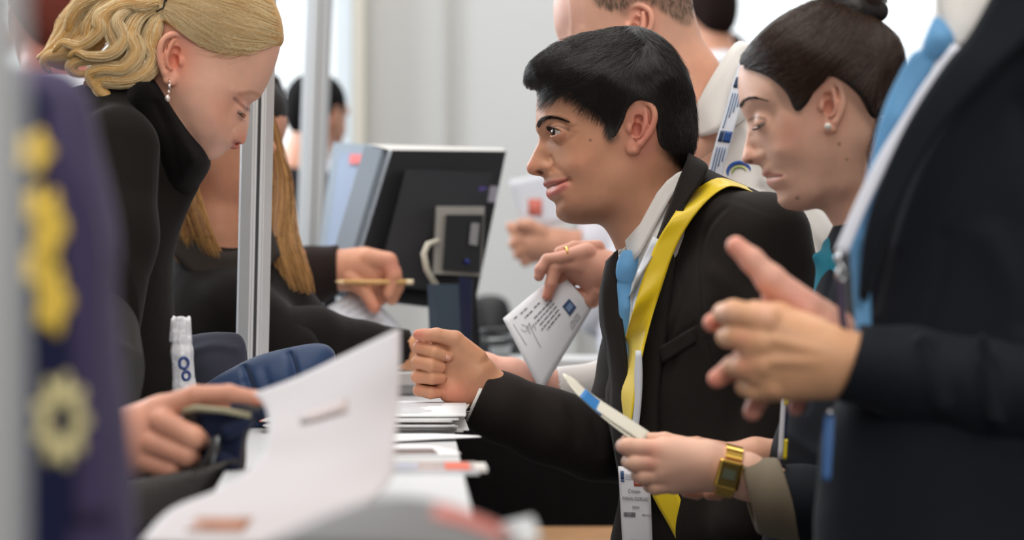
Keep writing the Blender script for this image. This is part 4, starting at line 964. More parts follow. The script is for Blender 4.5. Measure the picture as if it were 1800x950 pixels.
    for nm, x0, x1, y0, y1, m, c in (('white_band', -7, 1, 690, 800, simple('white_ribbon', (226, 224, 232), 0.5), 104), ('navy_band', 1, 6, 690, 770, simple('navy_ribbon', (30, 38, 70), 0.5), 103), ('yellow_band', -2, 5, 686, 706, simple('yellow_ribbon_b', (236, 212, 40), 0.45), 106), ('yellow_band', 2, 8, 765, 800, bpy.data.materials['yellow_ribbon_b'] if 'yellow_ribbon_b' in bpy.data.materials else None, 105)):
        rows = [[S.w([(1369 - (y - 690) * 0.06 + x0 + (x1 - x0) * t, y, c + 2 * t)])[0] for t in np.linspace(0, 1, 4)] for y in np.linspace(y0, y1, 8)]
        sheet_obj(nm, rows, 0.0008, m or bpy.data.materials['yellow_ribbon_b'], ln)
    return root, S
BUN, SB = build_bun()
# ---------------------------------------------------------------- the man in the near dark suit (head above the frame)
def generic_head(v, c, R, face=-1, pitch=15, skin=None):
    """a plain head for figures whose face is out of view: skull, jaw, nose, ears; c centre, R half height"""
    a = math.radians(pitch); f = np.array([face * math.cos(a), math.sin(a), 0]); d = np.array([-face * math.sin(a), math.cos(a), 0]); c = np.array(c, float); z = np.array([0, 0, 1.0])
    P3 = lambda x, y, w: tuple(c + f * x * R + d * y * R + z * w * R)
    v.ell(P3(-0.12, -0.30, 0), (0.80 * R, 0.70 * R, 0.62 * R), 0.2 * R)
    v.chain([P3(0.30, -0.25, 0) + (0.48 * R,), P3(0.36, 0.25, 0) + (0.42 * R,), P3(0.46, 0.72, 0) + (0.24 * R,)], 0.2 * R)
    v.chain([P3(0.0, 0.35, 0.30) + (0.22 * R,), P3(0.46, 0.72, 0.05) + (0.2 * R,)], 0.2 * R); v.chain([P3(0.0, 0.35, -0.30) + (0.22 * R,), P3(0.46, 0.72, -0.05) + (0.2 * R,)], 0.2 * R)
    v.chain([P3(0.74, -0.05, 0) + (0.07 * R,), P3(0.96, 0.25, 0) + (0.10 * R,), P3(0.78, 0.34, 0) + (0.14 * R,)], 0.1 * R)
    v.chain([P3(0.72, 0.50, 0.13) + (0.06 * R,), P3(0.76, 0.50, 0) + (0.075 * R,), P3(0.72, 0.50, -0.13) + (0.06 * R,)], 0.05 * R)
    v.chain([P3(0.70, 0.60, 0.11) + (0.06 * R,), P3(0.74, 0.60, 0) + (0.08 * R,), P3(0.70, 0.60, -0.11) + (0.06 * R,)], 0.05 * R)
    for s in (1, -1):
        v.ell(P3(0.66, -0.02, s * 0.28), (0.12 * R, 0.09 * R, 0.14 * R), 0.08 * R, True)
        v.ell(P3(0.58, -0.02, s * 0.27), (0.12 * R,) * 3, 0.05 * R)
        v.chain([P3(0.74, -0.16, s * 0.12) + (0.06 * R,), P3(0.66, -0.20, s * 0.40) + (0.06 * R,)], 0.1 * R)
        o = c + f * 0.0 * R + d * (-0.22) * R
        ear(v, o, -f, d, 0.30 * R, 0.52 * R, 0.60 * R, 0.14 * R, s)
    v.chain([P3(-0.22, 0.2, 0) + (0.50 * R,), P3(-0.35, 0.9, 0) + (0.48 * R,), P3(-0.55, 1.5, 0) + (0.62 * R,)], 0.25 * R)
    return P3
def cap_hair(v, P3, R, k=6):
    """short hair over the skull of generic_head, leaving the face free"""
    v.ell(P3(-0.16, -0.34, 0), (0.86 * R, 0.74 * R, 0.68 * R), k); v.ell(P3(-0.55, 0.05, 0), (0.44 * R, 0.52 * R, 0.48 * R), 0.2 * R)
    v.ell(P3(0.62, 0.18, 0), (0.50 * R, 0.62 * R, 1.2 * R), 6, True); v.ell(P3(0.16, 0.40, 0), (0.42 * R, 0.56 * R, 1.2 * R), 6, True)

def build_suit():
    D = 2.08; S = Space(D)
    root = empty('person', S.w([(1790, floor_py(D), 0)])[0], 'man in a navy black suit and light blue tie, hands clasped, head out of frame', 'person', 'staff behind the counter')
    base = (206, 152, 118)
    # near hand (back of the hand to us)
    n = Vol((1215, 500, 40), (1580, 770, 190), 2.0)
    hand_from(n, [(1330, 570, 118, 34, 1440, 612, 112, 44), (1318, 606, 116, 34, 1440, 626, 112, 46), (1325, 645, 108, 34, 1440, 640, 110, 46), (1350, 672, 98, 30, 1440, 655, 106, 42), (1440, 628, 110, 50, 1580, 640, 106, 54)], [], 3, 18)
    for f in ([(1335, 562, 128, 28), (1278, 548, 122, 22), (1264, 550, 92, 18), (1290, 566, 70, 15)], [(1325, 598, 130, 28), (1284, 588, 118, 22), (1270, 590, 90, 18), (1296, 600, 66, 15)],
              [(1328, 634, 126, 27), (1300, 640, 112, 22), (1282, 640, 88, 18), (1304, 640, 66, 15)], [(1346, 672, 112, 25), (1318, 680, 98, 20), (1302, 676, 80, 16), (1318, 668, 64, 14)]): n.chain(f, 5)
    n.chain([(1420, 588, 90, 34), (1360, 556, 78, 24), (1320, 545, 66, 18)], 10)
    for pl in ([(1345, 594, 150), (1420, 612, 152)], [(1345, 630, 148), (1420, 630, 152)]): n.chain([p + (5,) for p in pl], 14)
    V, Q = n.mesh(); V = relax(V, Q, .4)
    cols = paint(V, (212, 160, 122), [('spot', (1330, 548), 22, (226, 170, 146), 0.6), ('spot', (1290, 592), 18, (222, 150, 124), 0.6), ('spot', (1294, 638), 18, (222, 150, 124), 0.6), ('spot', (1264, 548), 18, (226, 176, 156), 0.6)])
    parts = [(V, Q, cols)]
    # far hand: palm open to us, thumb raised, fingers round the fist
    g = Vol((1215, 395, -60), (1600, 765, 110), 2.0)
    hand_from(g, [(1370, 520, 20, 34, 1420, 560, 20, 42), (1380, 560, 18, 38, 1440, 590, 16, 44), (1345, 610, 20, 34, 1430, 580, 18, 46), (1385, 650, 18, 30, 1440, 610, 16, 44), (1440, 580, 10, 44, 1600, 640, 0, 48)], [], 3, 18)
    g.chain([(1410, 545, 36, 34), (1350, 492, 44, 25), (1318, 458, 40, 20), (1290, 433, 36, 17)], 10)
    for f in ([(1350, 560, 24, 24), (1290, 562, 40, 20), (1250, 566, 56, 16), (1246, 567, 60, 15)], [(1340, 610, 22, 24), (1285, 645, 40, 20), (1256, 664, 50, 16.5)], [(1360, 650, 18, 23), (1335, 692, 34, 19), (1318, 722, 44, 16)], [(1400, 650, 14, 22), (1402, 690, 26, 17), (1396, 716, 32, 14)]): g.chain(f, 5)
    V, Q = g.mesh(); V = relax(V, Q, .4)
    cols = paint(V, (218, 164, 144), [('spot', (1285, 430), 30, (226, 150, 130), 0.7), ('spot', (1246, 567), 22, (222, 134, 110), 0.8), ('spot', (1250, 668), 24, (222, 134, 110), 0.8), ('spot', (1315, 726), 24, (210, 132, 116), 0.7), ('spot', (1396, 715), 24, (200, 128, 116), 0.7), ('spot', (1395, 530), 30, (214, 148, 134), 0.6)])
    parts.append((V, Q, cols))
    b = Vol((1440, -420, -340), (2250, 1200, 300), 14)
    P3 = generic_head(b, (1740, -220, -20), 175, -1, 12)
    b.chain([(1800, 40, -20, 90), (1840, 240, -20, 120), (1850, 600, -20, 150), (1860, 1140, -20, 140)], 40)
    b.chain([(1840, 220, 100, 80), (1900, 260, 190, 60), (1900, 600, 210, 52), (1580, 640, 108, 46)], 30); b.chain([(1840, 220, -120, 80), (1860, 260, -230, 60), (1800, 560, -200, 50), (1590, 634, 0, 40)], 30)
    V, Q = b.mesh(); parts.append((V, Q, paint(V, base, [])))
    Va, Qa, Ca = join_parts(parts); mesh_obj('body', S.w(Va), Qa[:, ::-1], M_SKIN2, root, Ca)
    hv = Vol((1560, -430, -170), (1960, 60, 140), 8); cap_hair(hv, P3, 175, 8); hv.obj('hair', S, simple('short_brown_hair', (40, 30, 24), 0.6, bump=(200, 0.6, 0.002)), root)
    # shirt, tie
    sf = lambda a, q=1.0: [(p[0] - 36 * q * max(0.0, min(1.0, (640 - p[1]) / 200.0)) * max(0.3, min(1.0, 0.4 + p[1] / 260.0)), p[1] + 14 * max(0.0, min(1.0, (500 - p[1]) / 300.0))) + tuple(p[2:]) for p in a]
    sh = Vol((1470, -60, -160), (1850, 900, 130), 5)
    sh.relief([(1652, -60), (1640, 20), (1604, 110), (1566, 220), (1536, 330), (1512, 480), (1490, 860), (1800, 860), (1820, 200), (1800, -60)], [(1680, 60, 90), (1640, 200, 80), (1700, 400, 120), (1600, 400, 70), (1720, 700, 120), (1740, 0, 100)], 3, mid=20)
    shirt = sh.obj('shirt', S, M_SHIRT, root)
    lf = lambda a: [S.w([p])[0] for p in sf(a)]
    sheet_obj('collar', strip_rows(lf([(1640, -70, 70), (1646, 0, 78), (1660, 40, 84), (1684, 80, 92)]), lf([(1800, -70, 76), (1786, -20, 100), (1752, 20, 112), (1704, 70, 112)]), 14, 6), 0.003, M_SHIRT, shirt)
    t = Vol((1450, 10, 40), (1680, 700, 150), 3)
    t.relief(sf([(1634, 24), (1650, 34), (1668, 60), (1664, 84), (1640, 100), (1616, 96), (1612, 76), (1622, 44)], .3), sf([(1642, 64, 22)], .3), 3, mid=92)
    t.relief(sf([(1612, 84), (1650, 96), (1640, 140), (1612, 220), (1590, 280), (1568, 340), (1545, 420), (1520, 640), (1496, 640), (1510, 420), (1530, 330), (1547, 268), (1556, 220), (1580, 150)], .8), sf([(1598, 200, 14), (1565, 290, 12), (1530, 420, 10)], .8), 3, mid=92)
    t.obj('tie', S, M_TIE, root)
    # jacket
    j = Vol((1400, -110, -330), (2200, 1260, 330), 6)
    ol = sf([(1756, -100), (1738, 0), (1700, 56), (1664, 112), (1622, 184), (1590, 244), (1562, 310), (1540, 380), (1520, 450), (1502, 560), (1480, 680), (1446, 760), (1436, 860), (1430, 960), (1440, 1240), (2180, 1240), (2190, 400), (2120, 120), (2000, -20), (1900, -100)])
    jc = [(1790, 0, 150), (1800, 150, 190), (1740, 160, 150), (1700, 240, 146), (1660, 360, 150), (1900, 100, 260), (1900, 400, 280), (1760, 400, 210), (1640, 500, 150), (1600, 660, 150), (1560, 760, 150), (1500, 860, 120), (1700, 900, 220), (1900, 1000, 240), (1600, 1100, 200), (2100, 700, 180)]
    rid = [([(1806, 0), (1770, 40), (1724, 110), (1660, 190), (1606, 270), (1572, 350), (1545, 440), (1524, 540)], -9, 7), ([(1790, 10), (1750, 80), (1690, 160), (1630, 250), (1590, 330), (1560, 430)], 6, 16), ([(1700, 420), (1740, 520), (1730, 640)], 8, 26), ([(1760, 200), (1780, 380), (1760, 560)], -8, 24), ([(1640, 420), (1620, 520), (1590, 640)], -5, 12)]
    j.relief(ol, jc, 5, rid, sm=4)
    j.chain([(1900, 160, 190, 110), (1920, 420, 230, 104), (1880, 690, 220, 100)], 40)
    jk = j.obj('suit_jacket', S, M_NAVY, root)
    s = Vol((1430, 520, 10), (2010, 830, 330), 4)
    s.chain([(1476, 634, 108, 68), (1580, 652, 120, 78), (1720, 676, 160, 92), (1900, 690, 215, 104)], 20)
    for a, bb, r in (((1590, 590, 190), (1620, 700, 210), 9), ((1680, 590, 240), (1700, 720, 260), 10), ((1780, 600, 290), (1810, 740, 310), 11)): s.cap(a, bb, r, r, 22)
    s.plane((1474, 636, 108), (-0.95, -0.30, 0), 3); s.cap((1440, 624, 108), (1520, 640, 112), 58, 62, 2, True)
    s.obj('sleeve', S, M_NAVY, jk)
    s = Vol((1480, 540, -220), (1900, 740, 60), 5)
    s.chain([(1510, 612, 0, 58), (1640, 620, -60, 74), (1860, 560, -190, 100)], 20); s.plane((1512, 612, 0), (-0.96, -0.25, 0), 3); s.cap((1470, 604, 6), (1560, 616, -20), 50, 54, 2, True); s.obj('sleeve', S, M_NAVY, jk)
    leafe = lambda a: [S.w([p])[0] for p in sf(a)]
    sheet_obj('lapel', strip_rows(leafe([(1742, -40, 162), (1700, 60, 158), (1662, 118, 154), (1612, 206, 146), (1572, 296, 138), (1540, 400, 128), (1516, 520, 116)]), leafe([(1860, -40, 214), (1800, 60, 210), (1740, 130, 196), (1668, 214, 172), (1618, 300, 160), (1574, 400, 150), (1524, 530, 122)]), 30, 6), 0.005, M_NAVY, jk)
    V, F = ball_vf(S.w([(1520, 730, 168)])[0], 7 * S.k, 14, 8); 
    legs(S, root, (1850, 1500), (1860, 2100), (1850,), 90, M_NAVY, D, r=(180, 130, 100))
    # white lanyard with a metal clip
    ln = empty('lanyard', S.w([(1520, 560, 120)])[0], 'white lanyard with a metal clip on the chest of the man with clasped hands', 'lanyard')
    M_RIB = simple('white_lanyard', (222, 224, 236), 0.5)
    sheet_obj('ribbon', strip_rows(leafe([(1676, 76, 128), (1634, 146, 126), (1602, 200, 124), (1560, 272, 122), (1524, 350, 120), (1486, 440, 120)]), leafe([(1702, 84, 136), (1660, 150, 136), (1628, 206, 134), (1584, 276, 132), (1544, 354, 130), (1506, 446, 128)]), 30, 4), 0.0012, M_RIB, ln)
    M_STEEL = simple('bright_steel', (190, 192, 196), 0.25, 1.0)
    tube_obj('clip', leafe([(1496, 440, 126), (1488, 456, 130), (1494, 470, 132), (1500, 482, 132), (1490, 494, 132), (1482, 484, 132), (1488, 470, 132)]), 4.2 * S.k, M_STEEL, ln, 8)
    V, F = ball_vf(leafe([(1490, 452, 132)])[0], 8 * S.k, 14, 10); mesh_obj('swivel', np.array(V), F, M_STEEL, ln)
    sheet_obj('badge_strap', strip_rows(leafe([(1480, 490, 128), (1474, 540, 126), (1470, 600, 122)]), leafe([(1492, 490, 132), (1486, 540, 130), (1482, 600, 124)]), 10, 4), 0.001, simple('plum_strap', (70, 60, 84), 0.5), ln)
    pn = empty('blue_strap', S.w([(1440, 830, 150)])[0], 'blue strap with a metal stud beside the near sleeve of the clasped-hands man', 'strap')
    sheet_obj('strap', strip_rows(leafe([(1434, 722, 118), (1430, 770, 124), (1429, 834, 126)]), leafe([(1450, 722, 124), (1447, 770, 130), (1442, 834, 132)]), 12, 4), 0.002, simple('blue_strap', (66, 104, 160), 0.5), pn)
    V, F = ball_vf(leafe([(1442, 718, 128)])[0], 6.5 * S.k, 14, 10); mesh_obj('stud', np.array(V), F, M_STEEL, pn)
    return root, S
SUIT, SS = build_suit()
# ---------------------------------------------------------------- the blonde woman in the black wool coat
M_HAIR_BLONDE = hair_mat('blonde_hair', (208, 160, 90), (255, 244, 204), 0.34, 0.6)
M_WOOL = cloth_mat('black_wool', (33, 30, 28), 1.0, 700, 0.35, 0.12, 0.35)
M_WOOL2 = cloth_mat('black_knit', (18, 16, 16), 1.0, 500, 0.6, 0.15, 0.4)

def build_blonde():
    D = 2.82; S = Space(D)
    root = empty('person', S.w([(230, floor_py(D), 0)])[0], 'blonde woman with a wavy ponytail and black wool coat bending over the counter', 'person', 'visitors in front of the counter')
    face = [(494, 60), (493, 78), (489, 97), (481, 122), (471, 146), (459, 168), (452, 175), (445, 179), (439, 186), (438, 204), (437, 222), (434, 238), (431, 250), (426, 254), (420, 254.5), (421, 260), (414, 263), (404, 262), (396, 268), (382, 279), (364, 281), (340, 262), (316, 244), (296, 215), (272, 180), (262, 130), (262, 70), (280, 10), (330, -45), (400, -62), (455, -30), (482, 15)]
    ctrl = [(360, 20, 112), (400, -10, 92), (320, 40, 106), (430, 30, 86), (462, 50, 62), (480, 80, 36), (300, 110, 92), (340, 110, 106), (385, 90, 98), (420, 110, 82), (455, 110, 58), (445, 150, 50), (400, 150, 86), (370, 160, 96), (415, 180, 66), (432, 170, 50), (340, 190, 88), (375, 210, 80), (405, 205, 60), (423, 206, 34), (431, 214, 21),
            (425, 240, 20), (410, 238, 38), (390, 240, 56), (355, 235, 66), (420, 251, 14), (435, 200, 12), (290, 160, 72), (372, 260, 36)]
    rid = [((425, 192), -6, 13), ([(418, 224), (410, 234), (408, 246)], -3, 4), ((424, 244), 4, 8), ([(450, 164), (436, 168), (420, 166)], 3, 8), ((400, 205), 4, 22), ([(409, 246), (398, 258)], 1.5, 4), ((388, 215), 2, 14)]
    v = Vol((250, -75, -150), (505, 420, 150), 2.0)
    v.relief(face, ctrl, 2, rid)
    E = (418, 191, 34); R = 16.0
    for sd in (1, -1):
        fr = eye_frame(44, -8, 1, sd); e = (E[0], E[1], sd * E[2])
        lids(v, e, R, fr, 1, -11, -58, 78, tilt=-4, th=2.0, k=9)
        v.ell((417, 252, sd * 7), (6, 3, 5), 3, True)
        ear(v, (352, 78, 0), (-0.93, -0.34, 0), (-0.34, 0.93, 0), 47, 90, 99, 17, sd)
    v.chain([(318, 150, 0, 70), (285, 230, 0, 62), (252, 320, 0, 54)], 24)
    jobs = [('vell', (325, 110, 34, 46), 0, (226, 134, 106), 0.8), ('spot', (430, 246), 14, (222, 132, 108), 0.6), ('spot', (416, 253), 6, (160, 60, 50), 0.9), ('line', [(421, 257), (410, 262)], 4, (196, 106, 98), 0.8), ('vell', (400, 200, 26, 40), 0, (226, 152, 126), 0.5),
            ('line', [(456, 168), (445, 165), (428, 170)], 4, (176, 122, 88), 0.5), ('line', [(436, 193), (428, 186), (420, 178)], 3.4, (96, 62, 58), 0.7), ('spot', (430, 180), 14, (196, 128, 112), 0.5), ('line', [(300, 60), (290, 130), (300, 190)], 22, (222, 160, 130), 0.4)]
    base = (234, 182, 158)
    V, Q = v.mesh(); V = relax(V, Q, .35); parts = [(V, Q, paint(V, base, jobs))]
    # hand with the pouch, nearer to us
    O = 2.82 - 2.16; cz = O / S.k                       # towards the viewer, in units
    Sh = Space(2.16)
    h = Vol((150, 655, -90), (490, 880, 90), 2.0)
    hand_from(h, [(225, 770, 6, 52, 275, 745, 8, 42), (220, 790, 0, 48, 270, 790, 6, 40), (290, 720, 6, 26, 240, 760, 6, 40), (150, 800, -20, 50, 225, 780, 2, 52)], [], 3, 20)
    for f in ([(278, 722, 14, 24), (345, 694, 18, 17), (404, 692, 14, 16), (450, 700, 8, 13), (462, 707, 6, 10)], [(290, 740, 40, 23), (345, 766, 48, 21), (352, 772, 26, 17), (330, 778, -4, 14)], [(272, 776, 40, 22), (332, 798, 46, 19), (338, 802, 24, 16), (316, 806, -4, 13)], [(256, 806, 32, 20), (304, 824, 36, 17), (310, 826, 16, 14), (290, 826, -8, 12)], [(270, 730, -14, 20), (330, 712, -24, 14), (390, 716, -26, 12)]): h.chain(f, 6)
    V, Q = h.mesh(); V = relax(V, Q, .4)
    cols = paint(V, (200, 142, 118), [('spot', (345, 766), 24, (230, 172, 144), 0.5), ('spot', (466, 708), 16, (224, 120, 92), 0.7), ('spot', (240, 745), 40, (216, 150, 126), 0.5)])
    V = np.array(V); Vw = Sh.w(V)
    Vb = np.stack([Vw[:, 0] / S.k + 900, 475 - (Vw[:, 2] - CAMZ) / S.k, (S.d0 - Vw[:, 1]) / S.k], 1); parts.append((Vb, Q, cols))
    sp = lambda p: (lambda w: ((w[0] / S.k + 900), 475 - (w[2] - CAMZ) / S.k, (S.d0 - w[1]) / S.k))(Sh.w([p])[0])
    wr = sp((160, 798, -18))
    b = Vol((-120, 210, -260), (560, 1150, 1100), 16)
    b.chain([(252, 320, 0, 56), (205, 420, 0, 70), (180, 600, 0, 80), (160, 1090, 0, 80)], 40)
    b.chain([(215, 380, 60, 50), (225, 390, 150, 40), (214, 580, 300, 40), (wr[0], wr[1], wr[2], 36)], 30); b.chain([(215, 380, -60, 50), (230, 400, -130, 40), (240, 640, -120, 34), (300, 740, -20, 30)], 30)
    V, Q = b.mesh(); parts.append((V, Q, paint(V, base, [])))
    Va, Qa, Ca = join_parts(parts); mesh_obj('body', S.w(Va), Qa[:, ::-1], M_SKIN2, root, Ca)
    for sd in (1, -1): eyeball(S, (E[0], E[1], sd * E[2]), R, eye_frame(58, -6, 1, sd), M_EYE_BROWN, root)
    # hair: shell combed back from the forehead to the tie
    hol = [(496, 78), (498, 55), (490, 20), (465, -25), (410, -70), (330, -62), (280, -20), (262, 40), (268, 110), (300, 140), (400, 150), (470, 120)]
    hctrl = [(360, 20, 122), (400, -10, 102), (320, 40, 114), (430, 30, 98), (465, 50, 70), (480, 75, 46), (300, 90, 92), (350, 90, 112), (385, 90, 106), (420, 100, 92), (450, 90, 74), (330, -20, 96), (290, 30, 88)]
    q = Vol((245, -85, -145), (515, 165, 145), 2.4); q.relief(hol, hctrl, 2)
    reg = [(505, 70), (493, 82), (470, 88), (440, 104), (415, 106), (385, 100), (362, 90), (350, 72), (334, 60), (318, 58), (300, 48), (285, 60), (270, 90), (255, 90), (250, 20), (300, -80), (420, -90), (500, -20)]
    U, W = np.meshgrid(q.ax[0], q.ax[1], indexing='ij')
    q.F = smax(q.F, poly_sdf(U, W, smooth_poly(reg, 4))[..., None].astype(np.float32) - 1.0, 8)
    hair = q.obj('hair', S, simple('blonde_hair_base', (206, 160, 92), 0.55, bump=(240, 0.6, 0.002)), root)
    gd = [[(492, 70), (440, 62), (380, 40), (320, 22)], [(480, 86), (430, 90), (370, 60), (315, 25)], [(440, 104), (390, 92), (340, 50), (308, 24)], [(490, 40), (430, 20), (360, 10), (310, 18)], [(460, -10), (400, -30), (340, -10), (305, 15)], [(345, 66), (325, 45), (303, 26)], [(275, 85), (288, 50), (300, 28)]]
    long = flow_strands(S, q, [(496, 74), (486, 84), (440, 104), (415, 105), (385, 99), (360, 88), (345, 66), (310, 50), (285, 40), (310, -30), (400, -60), (470, -10), (494, 40)], gd, 15000, (70, 180), 18, (0.3, 4.5), 0.22, 0.035, (1.6, 100), 0.4)
    loose = flow_strands(S, q, [(494, 78), (440, 104), (400, 104), (380, 95), (440, 90)], gd, 120, (20, 60), 10, (2, 9), 0.2, 0.35, (2, 40), 0)
    M_BASE = hair.data.materials[0]
    locks = [([(305, 18, 60), (285, 50, 88), (276, 82, 92), (284, 112, 92), (266, 140, 96), (232, 150, 98), (196, 150, 92), (188, 164, 92), (204, 178, 90), (226, 186, 84)], 15), ([(298, 12, 70), (262, 36, 96), (246, 70, 104), (256, 100, 104), (236, 128, 106), (200, 130, 102), (176, 138, 96), (182, 158, 92), (206, 170, 90)], 15),
             ([(296, 4, 60), (232, 24, 92), (214, 60, 98), (222, 90, 98), (200, 112, 96), (160, 112, 88), (140, 124, 84), (150, 136, 80), (172, 136, 76)], 14), ([(288, -6, 50), (206, 14, 80), (178, 50, 86), (168, 78, 82), (132, 100, 74), (100, 106, 66), (90, 118, 60), (98, 130, 56)], 15),
             ([(276, -14, 40), (190, 0, 60), (146, 36, 66), (128, 66, 60), (100, 92, 52), (76, 106, 44)], 14), ([(300, 10, 20), (240, 60, 30), (230, 110, 36), (190, 140, 40), (160, 150, 44)], 20), ([(290, 0, -10), (200, 30, -10), (160, 80, 0), (120, 110, 10), (92, 112, 16)], 20), ([(300, 14, -50), (240, 60, -70), (220, 120, -60), (170, 140, -50)], 18), ([(302, 20, 84), (292, 60, 98), (286, 92, 98), (288, 114, 94), (276, 134, 92)], 8),
             ([(270, 5, 90), (226, 44, 110), (236, 80, 112), (214, 106, 112), (176, 108, 104), (152, 100, 98), (138, 108, 92)], 11), ([(250, 0, 80), (196, 36, 104), (192, 66, 106), (160, 90, 98), (128, 84, 90), (110, 98, 84)], 11),
             ([(300, 6, 64), (270, 20, 100), (240, 18, 104), (208, 34, 104), (200, 60, 104)], 13), ([(262, 120, 100), (240, 140, 104), (206, 146, 100), (188, 150, 96), (196, 168, 94), (222, 182, 90), (228, 184, 86)], 6), ([(150, 118, 84), (138, 130, 80), (146, 138, 78), (176, 134, 80)], 4)]
    locks += [([(284, -14, 30), (210, 6, 56), (168, 46, 60), (146, 78, 60), (116, 102, 50)], 24), ([(276, -20, 0), (180, -4, 20), (130, 40, 30), (110, 70, 30), (86, 100, 30)], 22), ([(292, 20, 50), (256, 60, 70), (236, 96, 76), (214, 124, 80), (178, 128, 76)], 20), ([(260, -20, 60), (200, -4, 80), (160, 14, 80), (140, 40, 76), (134, 58, 70)], 16)]
    lv = Vol((55, -45, -100), (330, 205, 140), 2.6); ls = []
    for c, r in locks:
        lock_core(lv, c, r * 0.62, 3); ls += lock(S, c, int(34 * r), r * 1.1, 0.3, 1.0)
    # back of the head down to the tie
    pt = lv.obj('ponytail', S, M_BASE, hair)
    strands_obj('hair_strands', long, 0.00013, M_HAIR_BLONDE, hair); strands_obj('hair_strands', loose + ls, 0.00019, M_HAIR_BLONDE, pt)
    el = [S.w([(303 + 6 * math.cos(a), 10 + 22 * math.sin(a), 75 + 30 * math.cos(a))])[0] for a in np.linspace(0, 6.28, 24)]
    tube_obj('hair_tie', el, 0.002, simple('black_elastic', (25, 20, 18), 0.7), hair)
    tube_obj('hair_pin', [S.w([p])[0] for p in ((307, -10, 106), (306, 10, 108), (303, 25, 106), (290, 32, 104))], 0.0011, simple('dark_pin', (50, 40, 36), 0.4), hair)
    cs = []
    fr = eye_frame(44, -8, 1, 1)
    for t in np.linspace(0.1, 0.95, 40):
        az = math.radians(-40 + 110 * t); e2 = math.radians(-9); d = fr[0] * math.cos(az) * math.cos(e2) + fr[1] * math.sin(e2) + fr[2] * math.sin(az) * math.cos(e2)
        p0 = np.array(E) + d * (R + 1.6); cs.append(S.w([p0, p0 + d * 4, p0 + d * 8 + fr[1] * 2]))
    strands_obj('eyelashes', cs, 0.00025, M_BROW, root)
    er = empty('drop_earring', S.w([(311, 185, 112)])[0], 'sparkling drop earring in the ear of the blonde woman', 'earring')
    M_CRY = simple('crystal', (244, 228, 224), 0.08, 0.4)
    tube_obj('hook', [S.w([p])[0] for p in ((313, 148, 112), (316, 156, 114), (315, 166, 114), (312, 176, 114))], 0.0006, simple('silver', (214, 206, 202), 0.2, 1.0), er, 6)
    for nm, u, w, r in (('bead', 314, 160, 2.6), ('bead', 313, 170, 2.4), ('drop', 311, 181, 4.6)):
        V, F = ball_vf(S.w([(u, w, 114)])[0], r * S.k, 12, 8, (1, 1, 1.25)); mesh_obj(nm, np.array(V), F, M_CRY, er)
    # coat, collar
    c = Vol((-30, 100, -270), (400, 1120, 300), 4.5)
    ol = [(262, 132), (215, 140), (150, 148), (95, 180), (60, 290), (50, 420), (40, 560), (20, 760), (0, 1100), (320, 1100), (316, 800), (322, 700), (322, 650), (306, 560), (302, 470), (314, 410), (334, 360), (352, 320), (346, 280), (330, 230), (300, 170)]
    cc = [(230, 220, 150), (180, 240, 140), (280, 260, 120), (300, 330, 80), (200, 360, 210), (120, 330, 150), (240, 480, 170), (140, 480, 200), (180, 620, 210), (160, 800, 210), (160, 1000, 210), (300, 640, 70)]
    c.relief(ol, cc, 5, [([(170, 190), (230, 205), (290, 260), (306, 330)], 7, 14), ([(190, 195), (240, 230), (276, 300)], -5, 8)], sm=4)
    c.chain([(232, 270, 160, 72), (226, 420, 210, 78), (214, 580, 300, 76)], 30)
    coat = c.obj('coat', S, M_WOOL, root)
    k = Vol((200, 110, -170), (385, 430, 170), 3.2)
    k.relief([(280, 136), (250, 128), (222, 150), (215, 200), (240, 260), (280, 320), (312, 366), (324, 376), (346, 332), (364, 302), (369, 284), (363, 262), (346, 232), (324, 194), (303, 160)], [(290, 190, 116), (320, 240, 112), (340, 280, 98), (325, 320, 84), (280, 160, 112), (350, 290, 84), (250, 180, 120), (270, 250, 118)], 4, [([(300, 180), (330, 240), (350, 280)], 7, 9), ([(290, 190), (316, 250), (326, 310)], -5, 6)])
    k.obj('collar', S, M_WOOL2, coat)
    a0, a1 = np.array([214, 580, 300.0]), np.array(wr)
    sl = Vol((-60, 470, 180), (330, 960, 900), 7)
    sl.chain([tuple(a0) + (78,), tuple(a0 * .5 + a1 * .5 + np.array([10, 0, 0])) + (72,), tuple(a1 + (a1 - a0) * -0.08) + (66,)], 20)
    ax = (a1 - a0) / np.linalg.norm(a1 - a0); sl.plane(a1 - ax * 30, ax, 4); sl.cap(a1 - ax * 60, a1 + ax * 60, 50, 50, 2, True)
    sl.obj('sleeve', S, M_WOOL, coat)
    s2 = Vol((140, 480, -220), (400, 820, 60), 6); s2.chain([(225, 560, -130, 56), (245, 660, -120, 52), (300, 740, -20, 46)], 20); s2.obj('sleeve', S, M_WOOL, coat)
    legs(S, root, (190, 1240), (180, 1800), (190,), 75, simple('dark_denim', (26, 28, 36), 0.8), D, r=(140, 100, 72), face=1)
    return root, S
BLONDE, SBL = build_blonde()
